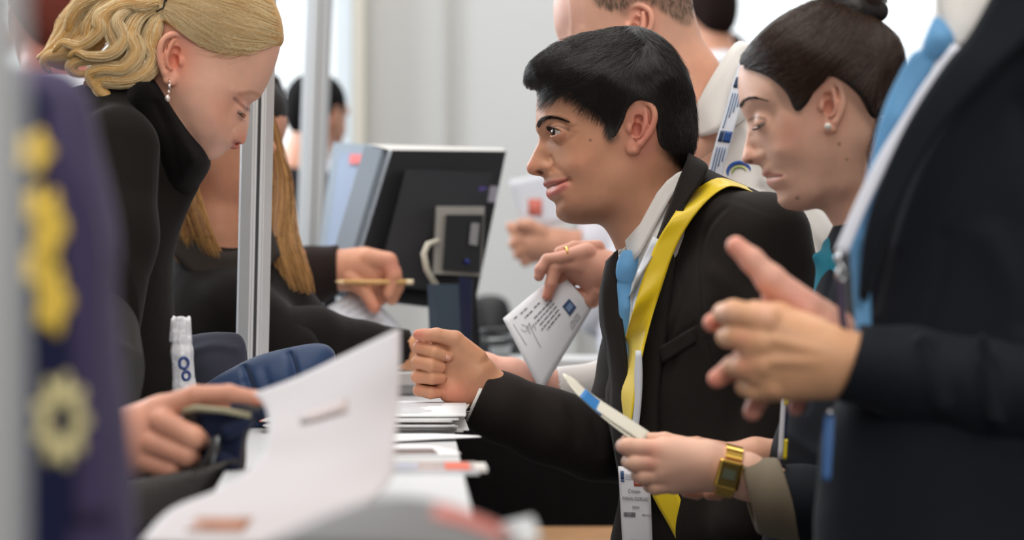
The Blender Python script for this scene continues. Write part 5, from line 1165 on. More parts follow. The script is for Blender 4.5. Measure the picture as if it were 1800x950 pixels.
# ---------------------------------------------------------------- bald man in the white shirt
def arm_sleeve(name, S, pts, mat, parent, start_n=None, st=4.0, cuff=None):
    p = np.array([q[:3] for q in pts]); r = max(q[3] for q in pts)
    v = Vol(p.min(0) - r - 12, p.max(0) + r + 12, st); v.chain(pts, r * 0.3)
    if start_n is not None:
        v.plane(pts[0][:3], start_n, st); a = np.array(pts[0][:3], float); n = a - np.array(pts[1][:3], float); n /= np.linalg.norm(n); v.cap(a + n * 30, a - n * pts[0][3] * 0.5, pts[0][3] * 0.86, pts[0][3] * 0.86, 2, True)
    return v.obj(name, S, mat, parent)
def build_bald():
    D = 3.2; S = Space(D)
    root = empty('person', S.w([(1290, floor_py(D), 0)])[0], 'balding man with cropped hair and a white shirt behind the smiling young man', 'person', 'staff behind the counter')
    face = [(974, 0), (973, 28), (976, 52), (984, 80), (976, 100), (968, 118), (972, 132), (966, 150), (956, 170), (960, 182), (976, 186), (978, 200), (986, 208), (984, 222), (996, 232), (996, 248), (1010, 262), (1040, 268), (1100, 262), (1160, 230), (1200, 170), (1222, 110), (1226, 60), (1218, 10), (1208, -40), (1180, -100), (1120, -136), (1060, -130), (1010, -90), (984, -40)]
    ctrl = [(1100, -40, 104), (1150, -20, 98), (1050, -60, 90), (1020, 0, 74), (995, 30, 50), (1080, 30, 96), (1120, 40, 96), (1170, 40, 84), (1180, -40, 78), (1020, 80, 66), (1060, 110, 80), (1000, 120, 46), (985, 150, 26), (972, 168, 15), (1010, 170, 52), (1060, 180, 74), (1010, 220, 40), (1030, 245, 38), (1120, 120, 90), (1130, 200, 66), (1100, -100, 60), (1190, 90, 66)]
    v = Vol((940, -150, -150), (1330, 330, 150), 2.6)
    v.relief(face, ctrl, 2, [((1004, 130), -8, 13), ([(1000, 5), (1004, 40), (1002, 70)], 2, 4), ([(1016, 5), (1020, 50)], -1.5, 4)])
    for sd in (1, -1): ear(v, (1098, 16, 0), (0.96, 0.16, 0), (-0.1, 1.0, 0), 48, 84, 92, 20, sd)
    v.chain([(1150, 80, 0, 74), (1190, 150, 0, 78), (1230, 240, 0, 90)], 22)
    jobs = [('poly', [(1042, -60), (1040, 10), (1060, 24), (1080, 30), (1098, 40), (1112, 20), (1150, 24), (1196, 52), (1216, 40), (1222, -20), (1190, -110), (1100, -120)], 7, (132, 110, 94), 0.72), ('vell', (1122, 40, 30, 30), 0, (228, 146, 124), 0.6), ('vell', (1000, 30, 30, 60), 0, (222, 176, 162), 0.6), ('vell', (1220, 130, 50, 60), 0, (214, 150, 118), 0.5)]
    base = (226, 174, 150)
    V, Q = v.mesh(); parts = [(V, Q, paint(V, base, jobs))]
    # hand holding the printed slip
    h = Vol((920, 405, -80), (1150, 590, 90), 1.7)
    hand_from(h, [(1020, 455, 10, 22, 1060, 480, 0, 32), (1010, 470, 12, 18, 1050, 500, 0, 26), (1060, 482, 0, 36, 1150, 540, -20, 42), (1040, 450, -6, 20, 1080, 480, -6, 32)], [], 3, 14)
    for f in ([(1030, 446, 14, 18), (986, 455, 24, 12.5), (962, 458, 22, 11.5), (950, 474, 26, 10.5), (947, 486, 26, 9)], [(1020, 470, 16, 16), (990, 466, 20, 12.5), (975, 472, 22, 12), (968, 500, 26, 11), (962, 520, 26, 9.5)], [(1020, 474, 8, 16), (996, 480, 4, 12), (984, 498, 2, 11), (976, 518, 6, 9.5)], [(1014, 488, 0, 14), (996, 492, -10, 11), (988, 506, -8, 9)], [(1052, 512, 10, 20), (1040, 528, 6, 14), (1018, 520, 0, 11.5), (996, 508, -2, 10)], [(1050, 436, -2, 14), (1010, 436, 2, 12), (985, 444, 4, 11)]): h.chain(f, 3)
    V, Q = h.mesh(); V = relax(V, Q, .35); parts.append((V, Q, paint(V, (214, 158, 136), [('spot', (962, 518), 14, (208, 128, 112), 0.6), ('spot', (1044, 438), 20, (228, 166, 144), 0.5), ('spot', (950, 480), 10, (222, 160, 150), 0.5)])))
    a = Vol((780, 590, -130), (1090, 740, 60), 3)
    a.chain([(850, 642, -10, 20), (900, 656, -10, 24), (985, 684, -20, 28), (1080, 682, -58, 30)], 14)
    hand_from(a, [(800, 640, -14, 22, 850, 645, -10, 24)], [[(810, 632, 2, 16), (770, 640, 4, 11), (756, 652, -2, 9.5)], [(806, 640, -8, 15), (768, 652, -12, 11), (758, 664, -14, 9)], [(806, 648, -16, 14), (772, 664, -24, 10), (766, 674, -26, 9)], [(810, 652, -22, 13), (782, 670, -34, 9), (776, 678, -34, 8)], [(830, 632, 6, 14), (800, 618, 14, 11), (784, 618, 18, 9)]], 3, 12)
    V, Q = a.mesh(); parts.append((V, Q, paint(V, (222, 168, 148), [])))
    b = Vol((1020, 200, -260), (1640, 1100, 260), 14)
    b.chain([(1230, 240, 0, 80), (1320, 360, 0, 100), (1380, 600, 0, 130), (1400, 1060, 0, 120)], 40); b.chain([(1330, 330, 80, 70), (1350, 380, 150, 46), (1300, 600, 120, 36), (1140, 535, -16, 34)], 24); b.chain([(1330, 340, -60, 70), (1340, 420, -150, 46), (1260, 664, -128, 26), (1074, 682, -58, 22)], 16)
    V, Q = b.mesh(); parts.append((V, Q, paint(V, base, [])))
    Va, Qa, Ca = join_parts(parts); mesh_obj('body', S.w(Va), Qa[:, ::-1], M_SKIN2, root, Ca)
    st = Vol((1030, -150, -120), (1240, 60, 120), 4)
    fl = flow_strands(S, v, [(1045, -50), (1042, 8), (1080, 26), (1112, 10), (1160, 24), (1200, 46), (1216, 20), (1190, -100), (1100, -120)], [[(1060, -60), (1080, 20)], [(1150, -80), (1150, 30)], [(1190, -60), (1205, 40)]], 2600, (7, 12), 4, (0, 3), 0.3, 0.3)
    strands_obj('cropped_hair', fl, 0.0003, hair_mat('greying_brown_hair', (70, 56, 46), (136, 118, 102), 0.5, 0.3), root)
    s = Vol((1010, 90, -280), (1660, 1160, 280), 5)
    ol = [(1268, 120), (1300, 110), (1345, 150), (1400, 220), (1460, 320), (1510, 420), (1560, 600), (1600, 860), (1610, 1140), (1180, 1140), (1160, 800), (1150, 600), (1170, 440), (1200, 330), (1214, 270), (1222, 210)]
    sc = [(1300, 200, 110), (1360, 300, 190), (1260, 300, 100), (1300, 420, 190), (1420, 420, 210), (1240, 500, 130), (1400, 700, 220), (1250, 800, 160), (1400, 1000, 200), (1220, 380, 80)]
    rid = [([(1318, 290), (1330, 340), (1328, 420)], 7, 9), ([(1344, 300), (1366, 380), (1390, 470)], -7, 9), ([(1300, 230), (1340, 300), (1390, 350), (1450, 430)], 7, 12), ([(1320, 340), (1380, 400), (1430, 470)], -8, 10)]
    s.relief(ol, sc, 4, rid, sm=4); s.chain([(1200, 690, -110, 60), (1330, 480, -160, 80)], 24); s.chain([(1240, 580, 20, 56), (1340, 480, 120, 76)], 24)
    shirt = s.obj('shirt', S, M_SHIRT, root)
    arm_sleeve('sleeve', S, [(982, 684, -20, 38), (1070, 682, -56, 44), (1200, 690, -110, 60)], M_SHIRT, shirt, (-1, 0.1, 0), 3)
    arm_sleeve('sleeve', S, [(1110, 515, -8, 44), (1180, 550, 0, 52), (1260, 580, 30, 60)], M_SHIRT, shirt, (-1, -0.5, 0), 3)
    lf = lambda a: [S.w([p])[0] for p in a]
    sheet_obj('collar', strip_rows(lf([(1308, 84, 60), (1284, 84, 92), (1252, 128, 104), (1224, 178, 96), (1206, 220, 70)]), lf([(1330, 128, 80), (1318, 160, 122), (1300, 214, 132), (1256, 238, 124), (1224, 246, 92)]), 20, 6), 0.0025, M_SHIRT, shirt)
    sheet_obj('collar', strip_rows(lf([(1308, 84, 60), (1300, 90, 0), (1290, 100, -60)]), lf([(1335, 130, 76), (1330, 135, 0), (1320, 140, -76)]), 10, 4), 0.0025, M_SHIRT, shirt)
    # round sleeve-badge: a blue and a green arc printed on the chest
    def arc(name, r0, r1, a0, a1, m, cen=(1286, 312)):
        rows = []
        for t in np.linspace(0, 1, 14):
            an = math.radians(a0 + (a1 - a0) * t); e = math.sin(math.pi * t) ** 0.6
            rows.append([np.array((cen[0] + math.cos(an) * (r0 + (r1 - r0) * k * e), cen[1] + math.sin(an) * (r0 + (r1 - r0) * k * e), 0)) for k in (0, 0.5, 1)])
        out = []
        for r in rows:
            o = []
            for p in r:
                w = bil(s.S, s.ax[0], s.ax[1], np.array([p[0]]), np.array([p[1]]))[0]; o.append(S.w([(p[0], p[1], math.sqrt(max(w, 0)) + 3.0)])[0])
            out.append(o)
        sheet_obj(name, out, 0.0004, m, shirt)
    arc('logo_print', 17, 23, 170, 345, simple('logo_blue', (40, 90, 170), 0.6)); arc('logo_print', 11, 14.5, 180, 340, simple('logo_green', (170, 190, 110), 0.6))
    legs(S, root, (1400, 1180), (1420, 1650), (1410,), 85, simple('charcoal_trousers', (26, 26, 28), 0.85), D)
    rg = [S.w([(994 + 3 * math.cos(a), 448 + 13.5 * math.sin(a), 20 + 13 * math.cos(a))])[0] for a in np.linspace(0, 6.283, 28)]
    tube_obj('ring', rg, 0.0013, M_GOLD, root, 8, 'gold ring')
    # lanyard with printed blocks
    ln = empty('lanyard', S.w([(1262, 300, 130)])[0], 'white lanyard with blue printed blocks over the white shirt of the balding man', 'lanyard')
    Lp = [(1290, 116, 130), (1275, 156, 140), (1261, 206, 144), (1246, 256, 142), (1232, 316, 130), (1222, 386, 122)]; Rp = [(1316, 120, 138), (1299, 158, 150), (1284, 210, 154), (1270, 260, 152), (1256, 322, 140), (1244, 390, 132)]
    rows = strip_rows(lf(Lp), lf(Rp), 60, 7); sheet_obj('ribbon', rows, 0.0008, simple('lanyard_white', (222, 226, 236), 0.5), ln)
    R = np.array(rows); off = np.array([0, -0.0016, 0])
    def patch(nm, i0, i1, j0, j1, m):
        g = [[R[i, 0] + (R[i, 6] - R[i, 0]) * j + off for j in np.linspace(j0, j1, 4)] for i in range(i0, i1 + 1)]
        sheet_obj(nm, g, 0.0003, m, ln)
    mb = simple('lanyard_blue', (36, 74, 140), 0.5); md = simple('lanyard_navy', (34, 58, 92), 0.5); mt = simple('lanyard_text', (92, 120, 160), 0.6)
    for i0 in (7, 27, 47):
        patch('printed_block', i0, i0 + 4, 0.12, 0.40, md); patch('printed_block', i0, i0 + 4, 0.44, 0.94, mb)
        for j, n in ((0.18, 13), (0.36, 9), (0.54, 7), (0.72, 5)):
            if i0 + 6 + n < 60: patch('printed_text', i0 + 6, i0 + 6 + n, j, j + 0.07, mt)
    # the printed slip in his hand
    pp = empty('printed_slip', S.w([(960, 690, 20)])[0], 'white printed slip with a signature held up by the hand with the ring', 'paper')
    A = np.array((985, 478, 6.)); B = np.array((1041, 541, 10.)); C = np.array((951, 689, 34.)); Dd = np.array((884, 560, 26.))
    def sp(u, v): 
        p = A * (1 - u) * (1 - v) + B * u * (1 - v) + C * u * v + Dd * (1 - u) * v
        return p + np.array([-1.0, 0.5, 0]) * (6 * math.sin(math.pi * v) * (1 - u) * 0.6) + np.array([0, 0, 9 * math.sin(math.pi * u)])
    g = [[S.w([sp(u, v)])[0] for u in np.linspace(0, 1, 12)] for v in np.linspace(0, 1, 16)]
    sheet_obj('sheet', g, 0.0004, simple('slip_paper', (238, 240, 246), 0.6), pp)
    ink = simple('ink_grey', (104, 108, 124), 0.6); inkd = simple('ink_dark', (60, 64, 80), 0.6)
    def words(nm, u, v0, v1, h, m, seed):
        """a line of small word blocks; lines run along v (the slip hangs on its side)"""
        r = random.Random(seed); v = v0; L = []
        while v < v1:
            w = min(r.uniform(0.03, 0.08), v1 - v); q = [sp(u, v), sp(u + h, v), sp(u + h, v + w), sp(u, v + w)]
            for p in q: p[2] += 1.2
            L.append((S.w(q).tolist(), [(0, 1, 2, 3)])); v += w + 0.012
        V, F = merge_vf(L); mesh_obj(nm, V, F, m, pp, None, False)
    return root, S, pp, sp, words, ink, inkd
BALD, SBD, SLIP, slip_pt, slip_words, INK, INKD = build_bald()
def slip_print():
    S = SBD
    def quad(nm, u0, u1, v0, v1, m, dz=1.2):
        q = [sp2(u0, v0, dz), sp2(u1, v0, dz), sp2(u1, v1, dz), sp2(u0, v1, dz)]
        mesh_obj(nm, S.w(q), [(0, 1, 2, 3)], m, SLIP, None, False)
    def sp2(u, v, dz): p = slip_pt(u, v); p[2] += dz; return p
    quad('logo_print', 0.50, 0.72, 0.13, 0.25, simple('slip_logo', (62, 84, 122), 0.6)); quad('logo_print', 0.56, 0.66, 0.15, 0.23, simple('slip_logo_light', (122, 146, 186), 0.6), 1.8)
    k = 0
    for u, v0, v1, h, m in ((0.80, 0.16, 0.30, 0.012, INK), (0.84, 0.16, 0.32, 0.012, INK), (0.88, 0.16, 0.34, 0.012, INK), (0.28, 0.30, 0.62, 0.020, INK), (0.345, 0.30, 0.64, 0.020, INK), (0.41, 0.30, 0.60, 0.020, INK), (0.475, 0.30, 0.63, 0.020, INK), (0.54, 0.32, 0.56, 0.020, INKD), (0.17, 0.44, 0.54, 0.018, INKD), (0.18, 0.58, 0.72, 0.018, INKD), (0.10, 0.62, 0.74, 0.016, INK), (0.09, 0.80, 0.86, 0.016, INK)):
        slip_words('printed_text', u, v0, v1, h, m, k); k += 1
    for pts in ([(0.22, 0.80), (0.30, 0.74), (0.28, 0.70), (0.36, 0.72), (0.34, 0.66), (0.42, 0.68)], [(0.26, 0.84), (0.33, 0.80), (0.30, 0.75), (0.40, 0.77)], [(0.14, 0.90), (0.46, 0.88)], [(0.34, 0.72), (0.64, 0.74)]):
        q = smooth_poly(pts, 5, False); tube_obj('signature', [S.w([sp2(a, b, 1.4)])[0] for a, b in q], 0.00035, INK, SLIP, 4)
slip_print()

# ---------------------------------------------------------------- long-haired woman behind the post
M_HAIR_LONG = hair_mat('light_brown_hair', (124, 84, 44), (222, 172, 108), 0.42, 0.35)
M_BLACKCOAT = cloth_mat('black_coat', (24, 21, 20), 0.9, 700, 0.6, 0.2, 0.2)
def build_long():
    D = 3.36; S = Space(D)
    root = empty('person', S.w([(400, floor_py(D), 0)])[0], 'long-haired woman in a black coat, her face half hidden by the slotted post', 'person', 'visitors in front of the counter')
    face = [(470, 170), (476, 200), (474, 222), (480, 245), (486, 262), (478, 272), (466, 276), (466, 288), (470, 296), (462, 306), (462, 318), (452, 336), (436, 358), (412, 374), (392, 379), (362, 360), (335, 320), (316, 270), (312, 210), (330, 150), (380, 110), (430, 120), (458, 145)]
    ctrl = [(390, 190, 90), (350, 220, 88), (420, 180, 76), (450, 190, 46), (440, 250, 48), (400, 260, 80), (420, 300, 56), (400, 340, 52), (370, 310, 70), (440, 320, 36), (470, 258, 14), (455, 240, 24), (380, 140, 66), (430, 350, 24), (360, 270, 84)]
    v = Vol((295, 95, -120), (500, 480, 120), 2.6); v.relief(face, ctrl, 2)
    for sd in (1, -1): ear(v, (368, 262, 0), (-0.95, -0.28, 0), (-0.25, 0.95, 0), 40, 78, 84, 14, sd)
    v.chain([(372, 320, 0, 56), (372, 400, 0, 56), (378, 460, 0, 64)], 20)
    base = (204, 148, 118)
    V, Q = v.mesh(); parts = [(V, Q, paint(V, base, [('vell', (415, 330, 40, 50), 0, (196, 132, 104), 0.5)]))]
    h = Vol((690, 570, -40), (800, 680, 60), 2.4)
    hand_from(h, [(710, 622, 0, 22, 738, 620, 6, 24), (700, 630, 0, 20, 735, 634, 6, 20)], [[(738, 606, 14, 14), (756, 612, 20, 11), (764, 632, 22, 9)], [(740, 616, 10, 13), (758, 626, 14, 11), (762, 642, 16, 9)], [(736, 630, 6, 13), (752, 640, 8, 10), (754, 652, 10, 8)], [(730, 638, 0, 12), (742, 650, 2, 9), (742, 660, 4, 8)], [(722, 606, 22, 13), (740, 596, 28, 10), (754, 600, 30, 8)]], 3, 10)
    V, Q = h.mesh(); parts.append((V, Q, paint(V, (214, 156, 118), [])))
    b = Vol((200, 380, -230), (760, 1120, 240), 13)
    b.chain([(378, 450, 0, 52), (380, 520, 0, 70), (310, 700, 0, 70), (295, 1080, 0, 70)], 40); b.chain([(400, 520, 60, 46), (430, 540, 110, 32), (520, 594, 110, 26), (706, 624, 2, 22)], 24); b.chain([(400, 520, -60, 56), (430, 540, -100, 34), (540, 590, -70, 26)], 24)
    V, Q = b.mesh(); parts.append((V, Q, paint(V, base, [])))
    Va, Qa, Ca = join_parts(parts); mesh_obj('body', S.w(Va), Qa[:, ::-1], M_SKIN2, root, Ca)
    hv = Vol((285, 80, -160), (500, 420, 150), 4)
    hv.ell((385, 195, 0), (96, 104, 98), 8); hv.ell((470, 260, 0), (70, 110, 140), 8, True); hv.ell((420, 320, 0), (48, 70, 140), 8, True)
    lk = []; ls = []
    for c, r in (([(345, 190, 86), (328, 300, 94), (338, 380, 100), (352, 450, 104), (368, 530, 100)], 16), ([(350, 190, 80), (340, 310, 98), (360, 390, 110), (384, 450, 112), (398, 530, 106)], 18), ([(340, 200, 70), (318, 320, 80), (322, 400, 92), (340, 470, 96), (356, 520, 94)], 15), ([(350, 250, 86), (352, 340, 108), (380, 420, 118), (404, 470, 116), (410, 520, 110)], 12),
                 ([(450, 170, -60), (480, 300, -50), (486, 400, 20), (500, 460, 60), (520, 520, 66)], 16), ([(455, 170, -64), (490, 310, -50), (500, 400, 10), (520, 460, 50), (540, 520, 56)], 17), ([(440, 160, -70), (476, 320, -40), (478, 420, 30), (490, 480, 66), (506, 525, 70)], 14), ([(460, 180, -66), (494, 330, -60), (516, 420, 0), (540, 480, 40), (552, 520, 44)], 12)):
        lock_core(hv, c, r * 0.7, 3); ls += lock(S, c, int(16 * r), r * 1.15, 0.5, 1.2)
    hair = hv.obj('hair', S, simple('light_brown_hair_base', (128, 88, 50), 0.55, bump=(200, 0.6, 0.002)), root)
    strands_obj('hair_strands', ls, 0.00034, M_HAIR_LONG, hair)
    V, F = ball_vf(S.w([(343, 352, 100)])[0], 6.5 * S.k, 14, 10); mesh_obj('pearl_earring', np.array(V), F, M_PEARL, root)
    c = Vol((170, 390, -260), (760, 1130, 260), 5)
    c.relief([(330, 410), (420, 430), (490, 440), (540, 500), (580, 560), (590, 610), (520, 660), (420, 690), (396, 800), (390, 1110), (190, 1110), (200, 800), (240, 600), (270, 480)], [(330, 480, 120), (420, 500, 150), (500, 540, 110), (380, 600, 190), (300, 720, 180), (290, 900, 180)], 4, [([(420, 450), (440, 520), (430, 640)], -6, 6), ([(480, 470), (520, 540), (560, 590)], 7, 10)], sm=4)
    c.chain([(430, 540, 130, 64), (520, 610, 130, 56)], 26)
    coat = c.obj('coat', S, M_BLACKCOAT, root)
    arm_sleeve('sleeve', S, [(722, 610, 2, 30), (640, 608, 30, 42), (560, 590, 90, 50), (500, 590, 130, 56)], M_BLACKCOAT, coat, (1, 0.05, -0.1), 4)
    lf = lambda a: [S.w([p])[0] for p in a]
    sheet_obj('scarf', strip_rows(lf([(330, 400, 96), (380, 440, 116), (440, 440, 110), (480, 400, 60)]), lf([(320, 450, 110), (380, 500, 132), (450, 500, 128), (500, 450, 80)]), 18, 5), 0.008, cloth_mat('grey_scarf', (52, 46, 42), 0.9), coat)
    legs(S, root, (290, 1140), (290, 1560), (290,), 75, simple('black_jeans', (24, 24, 28), 0.85), D, r=(120, 90, 70), face=1)
build_long()

# ---------------------------------------------------------------- writer with the pencil
def build_writer():
    D = 3.75; S = Space(D)
    root = empty('person', S.w([(470, floor_py(D), 0)])[0], 'person in a dark coat writing with a pencil beyond the slotted post', 'person', 'visitors in front of the counter')
    base = (206, 150, 124)
    h = Vol((500, 420, -60), (760, 590, 90), 2.2)
    hand_from(h, [(590, 470, 0, 30, 640, 468, 8, 34), (600, 484, 0, 28, 650, 488, 8, 30), (510, 470, -20, 28, 590, 474, 0, 30)], [[(650, 456, 24, 20), (684, 460, 30, 16), (694, 486, 34, 14), (686, 516, 36, 11)], [(655, 470, 18, 19), (690, 478, 20, 16), (698, 504, 22, 13), (690, 526, 24, 11)], [(650, 486, 10, 18), (680, 498, 8, 14), (684, 520, 10, 11)], [(644, 494, 0, 16), (668, 510, -6, 12), (670, 528, -4, 10)], [(620, 490, 24, 18), (644, 512, 34, 13), (660, 540, 38, 11)]], 3, 12)
    V, Q = h.mesh(); parts = [(V, Q, paint(V, (204, 146, 118), [('spot', (690, 470), 20, (206, 132, 116), 0.6), ('spot', (660, 538), 14, (206, 128, 108), 0.6)]))]
    h = Vol((470, 420, 10), (570, 520, 110), 2.4)
    hand_from(h, [(482, 492, 50, 18, 512, 476, 56, 18)], [[(512, 462, 60, 12), (520, 446, 64, 10), (528, 442, 64, 8)], [(518, 468, 60, 12), (531, 452, 64, 10), (535, 446, 64, 8)], [(522, 478, 60, 11), (535, 466, 64, 9), (538, 460, 64, 8)], [(520, 486, 60, 10), (532, 478, 62, 9), (538, 474, 62, 8)], [(500, 466, 66, 11), (508, 450, 70, 9), (516, 446, 70, 8)]], 3, 8)
    V, Q = h.mesh(); parts.append((V, Q, paint(V, (214, 150, 128), [])))
    b = Vol((280, 130, -200), (620, 1080, 220), 12)
    P3 = generic_head(b, (420, 230, 0), 96, 1, 30)
    b.chain([(400, 340, 0, 50), (390, 440, 0, 70), (335, 720, 0, 60), (330, 1060, 0, 60)], 40); b.chain([(410, 440, -40, 60), (420, 470, -110, 36), (540, 472, -16, 24)], 20); b.chain([(410, 440, 40, 60), (420, 520, 100, 36), (480, 496, 50, 18)], 20)
    V, Q = b.mesh(); parts.append((V, Q, paint(V, base, [])))
    Va, Qa, Ca = join_parts(parts); mesh_obj('body', S.w(Va), Qa[:, ::-1], M_SKIN2, root, Ca)
    hv = Vol((300, 120, -110), (520, 330, 110), 5); cap_hair(hv, P3, 96, 6); hv.obj('hair', S, simple('dark_hair', (30, 24, 22), 0.6, bump=(160, 0.8, 0.003)), root)
    c = Vol((230, 370, -220), (560, 1100, 220), 6)
    c.relief([(360, 385), (430, 390), (490, 450), (500, 560), (420, 680), (416, 1080), (250, 1080), (250, 700), (290, 480)], [(400, 450, 130), (380, 580, 160), (330, 900, 150), (450, 480, 90), (330, 720, 150)], 4)
    coat = c.obj('coat', S, M_BLACKCOAT, root)
    arm_sleeve('sleeve', S, [(596, 472, 0, 42), (540, 486, -16, 50), (470, 500, -60, 56), (410, 470, -100, 60)], cloth_mat('brown_black_knit', (38, 30, 28), 0.9), coat, (1, 0, 0), 3.5)
    arm_sleeve('sleeve', S, [(498, 494, 50, 28), (450, 520, 80, 46), (400, 500, 100, 56)], M_BLACKCOAT, coat, (1, -0.4, 0), 4)
    legs(S, root, (330, 1080), (330, 1480), (330,), 70, simple('dark_trousers', (30, 30, 34), 0.85), D, face=1)
    pc = empty('pencil', S.w([(660, 497, 48)])[0], 'light wooden pencil held over the sheet by the writing hand', 'pencil')
    M_W = simple('pencil_wood', (206, 162, 104), 0.5)
    tube_obj('shaft', [S.w([p])[0] for p in ((608, 496, 52), (716, 496, 40))], 0.0042, M_W, pc, 6)
    V, F = tube([S.w([p])[0] for p in ((608, 496, 52), (594, 495, 54))], [0.0042, 0.0012], 8); mesh_obj('tip', np.array(V), F, simple('bare_wood', (226, 196, 150), 0.6), pc)
    V, F = tube([S.w([p])[0] for p in ((716, 496, 40), (728, 496, 38))], [0.0044, 0.0040], 8); mesh_obj('end', np.array(V), F, simple('pencil_end', (232, 214, 180), 0.5), pc)
    pa = empty('paper_sheet', S.w([(640, 575, 0)])[0], 'white form under the pencil on the far part of the counter', 'paper')
    A, B, C, Dn = (576, 540, 20), (634, 505, -20), (706, 574, 0), (650, 600, 60)
    g = [[S.w([np.array(A) * (1 - u) * (1 - v) + np.array(B) * u * (1 - v) + np.array(C) * u * v + np.array(Dn) * (1 - u) * v])[0] for u in np.linspace(0, 1, 6)] for v in np.linspace(0, 1, 8)]
    sheet_obj('sheet', g, 0.0006, simple('form_paper', (222, 228, 238), 0.6), pa)
    L = []
    G = np.array(g)
    for i in range(1, 7):
        for j in (1, 2, 3):
            p = G[i, j]; e = (G[i, j + 1] - p) * 0.8; f2 = (G[min(i + 1, 7), j] - p) * 0.25; n = np.cross(e, f2); n /= np.linalg.norm(n); n = n if n[1] < 0 else -n
            L.append(([tuple(p + n * .001), tuple(p + e + n * .001), tuple(p + e + f2 + n * .001), tuple(p + f2 + n * .001)], [(0, 1, 2, 3)]))
    V, F = merge_vf(L); mesh_obj('printed_text', V, F, simple('faint_print', (196, 200, 212), 0.6), pa, None, False)
build_writer()

# ---------------------------------------------------------------- figures in the background
def standing(label, D, hx, hy, R, hair_rgb, coat_rgb, shirt_rgb=(222, 224, 232), face=-1, pitch=10, skin=(200, 146, 120), group='people in the background', hair_kind='short', arm=None, yaw=0):
    S = Space(D, yaw, (hx, hy, 0)); root = empty('person', S.w([(hx, floor_py(D), 0)])[0], label, 'person', group)
    st = max(3.0, R / 34); b = Vol((hx - 3.2 * R, hy - 1.3 * R, -2.3 * R), (hx + 3.2 * R, hy + 6.2 * R, 2.3 * R), st * 1.5)
    P3 = generic_head(b, (hx, hy, 0), R, face, pitch)
    sx = hx - face * 0.5 * R; b.chain([(sx, hy + 1.4 * R, 0, 0.5 * R), (sx, hy + 2.4 * R, 0, 0.9 * R), (sx, hy + 5.9 * R, 0, 0.85 * R)], R * 0.5)
    V, Q = b.mesh(); parts = [(V, Q, paint(V, skin, []))]
    if arm:
        for pts, fin in arm:
            p = np.array([q[:3] for q in pts]); r = max(q[3] for q in pts) + 20; a = Vol(p.min(0) - r - 60, p.max(0) + r + 60, 3.0); a.chain(pts, 10)
            for f in fin: a.chain(f, 4)
            V, Q = a.mesh(); parts.append((V, Q, paint(V, skin, [])))
    Va, Qa, Ca = join_parts(parts); mesh_obj('body', S.w(Va), Qa[:, ::-1], M_SKIN2, root, Ca)
    hv = Vol((hx - 1.4 * R, hy - 1.4 * R, -R), (hx + 1.3 * R, hy + 1.2 * R, R), st); cap_hair(hv, P3, R, 6)
    if hair_kind == 'curly':
        for i in range(90):
            a = random.uniform(0, 6.28); e = random.uniform(-0.5, 1.4); hv.ell((hx - face * 0.1 * R - face * 0.0 + R * 0.85 * math.cos(a) * math.cos(e), hy - 0.25 * R - R * 0.78 * math.sin(e), R * 0.72 * math.sin(a) * math.cos(e)), (0.13 * R,) * 3, 3)
        hv.ell(P3(0.72, 0.15, 0), (0.45 * R, 0.6 * R, 0.9 * R), 6, True)
    hv.obj('hair', S, simple(label[:18] + '_hair', hair_rgb, 0.85, bump=(140, 0.8, 0.003), spec=0.1), root)
    M = cloth_mat(label[:18] + '_cloth', coat_rgb, 0.8)
    c = Vol((sx - 2.6 * R, hy + 0.9 * R, -2.3 * R), (sx + 2.6 * R, hy + 6.3 * R, 2.3 * R), st * 1.6)
    c.relief([(sx - 0.75 * R, hy + 1.25 * R), (sx, hy + 1.1 * R), (sx + 0.75 * R, hy + 1.25 * R), (sx + 1.15 * R, hy + 2.2 * R), (sx + 1.2 * R, hy + 4 * R), (sx + 1.15 * R, hy + 6.1 * R), (sx - 1.15 * R, hy + 6.1 * R), (sx - 1.25 * R, hy + 4 * R), (sx - 1.15 * R, hy + 2.2 * R)], [(sx, hy + 1.8 * R, 1.15 * R), (sx, hy + 3 * R, 1.6 * R), (sx, hy + 5 * R, 1.5 * R), (sx - 0.7 * R, hy + 2 * R, 0.8 * R), (sx + 0.7 * R, hy + 2 * R, 0.8 * R)], 4)
    for sd in (1, -1): c.chain([(sx, hy + 2.0 * R, sd * 1.4 * R, 0.5 * R), (sx - face * 0.1 * R, hy + 3.6 * R, sd * 1.6 * R, 0.45 * R), (sx + face * 0.5 * R, hy + 5.0 * R, sd * 1.4 * R, 0.38 * R)], 0.3 * R)
    coat = c.obj('jacket', S, M, root)
    n = Vol((sx - 1.2 * R, hy + 0.5 * R, -1.0 * R), (sx + 1.2 * R, hy + 2.0 * R, 1.0 * R), st)
    n.chain([(sx - 0.05 * R + face * 0.15 * R, hy + 0.95 * R, 0, 0.58 * R), (sx, hy + 1.4 * R, 0, 0.74 * R)], 8); n.ell((sx + face * 0.2 * R, hy + 0.55 * R, 0), (0.7 * R, 0.36 * R, 0.7 * R), 4, True)
    n.obj('shirt_collar', S, cloth_mat(label[:18] + '_collar', shirt_rgb, 0.8), root)
    k = D / FPX; hh = 2.9 / D
    legs(S, root, (sx, hy + 6.0 * R), (sx, hy + 8.5 * R), (sx,), 0.55 * R * D / 2.9, M, D, r=(0.85 * R * D / 2.9, 0.6 * R * D / 2.9, 0.45 * R * D / 2.9), face=face)
    return root, S
standing('dark-haired man in a black jacket and white collar seen behind the slim pale post', 5.5, 560, 205, 72, (22, 20, 20), (34, 32, 36), face=1, pitch=4, yaw=58)
standing('curly-haired person in a dark jacket just behind the slotted post', 4.6, 450, 190, 64, (40, 32, 28), (36, 32, 34), face=1, pitch=10, hair_kind='curly', yaw=40)
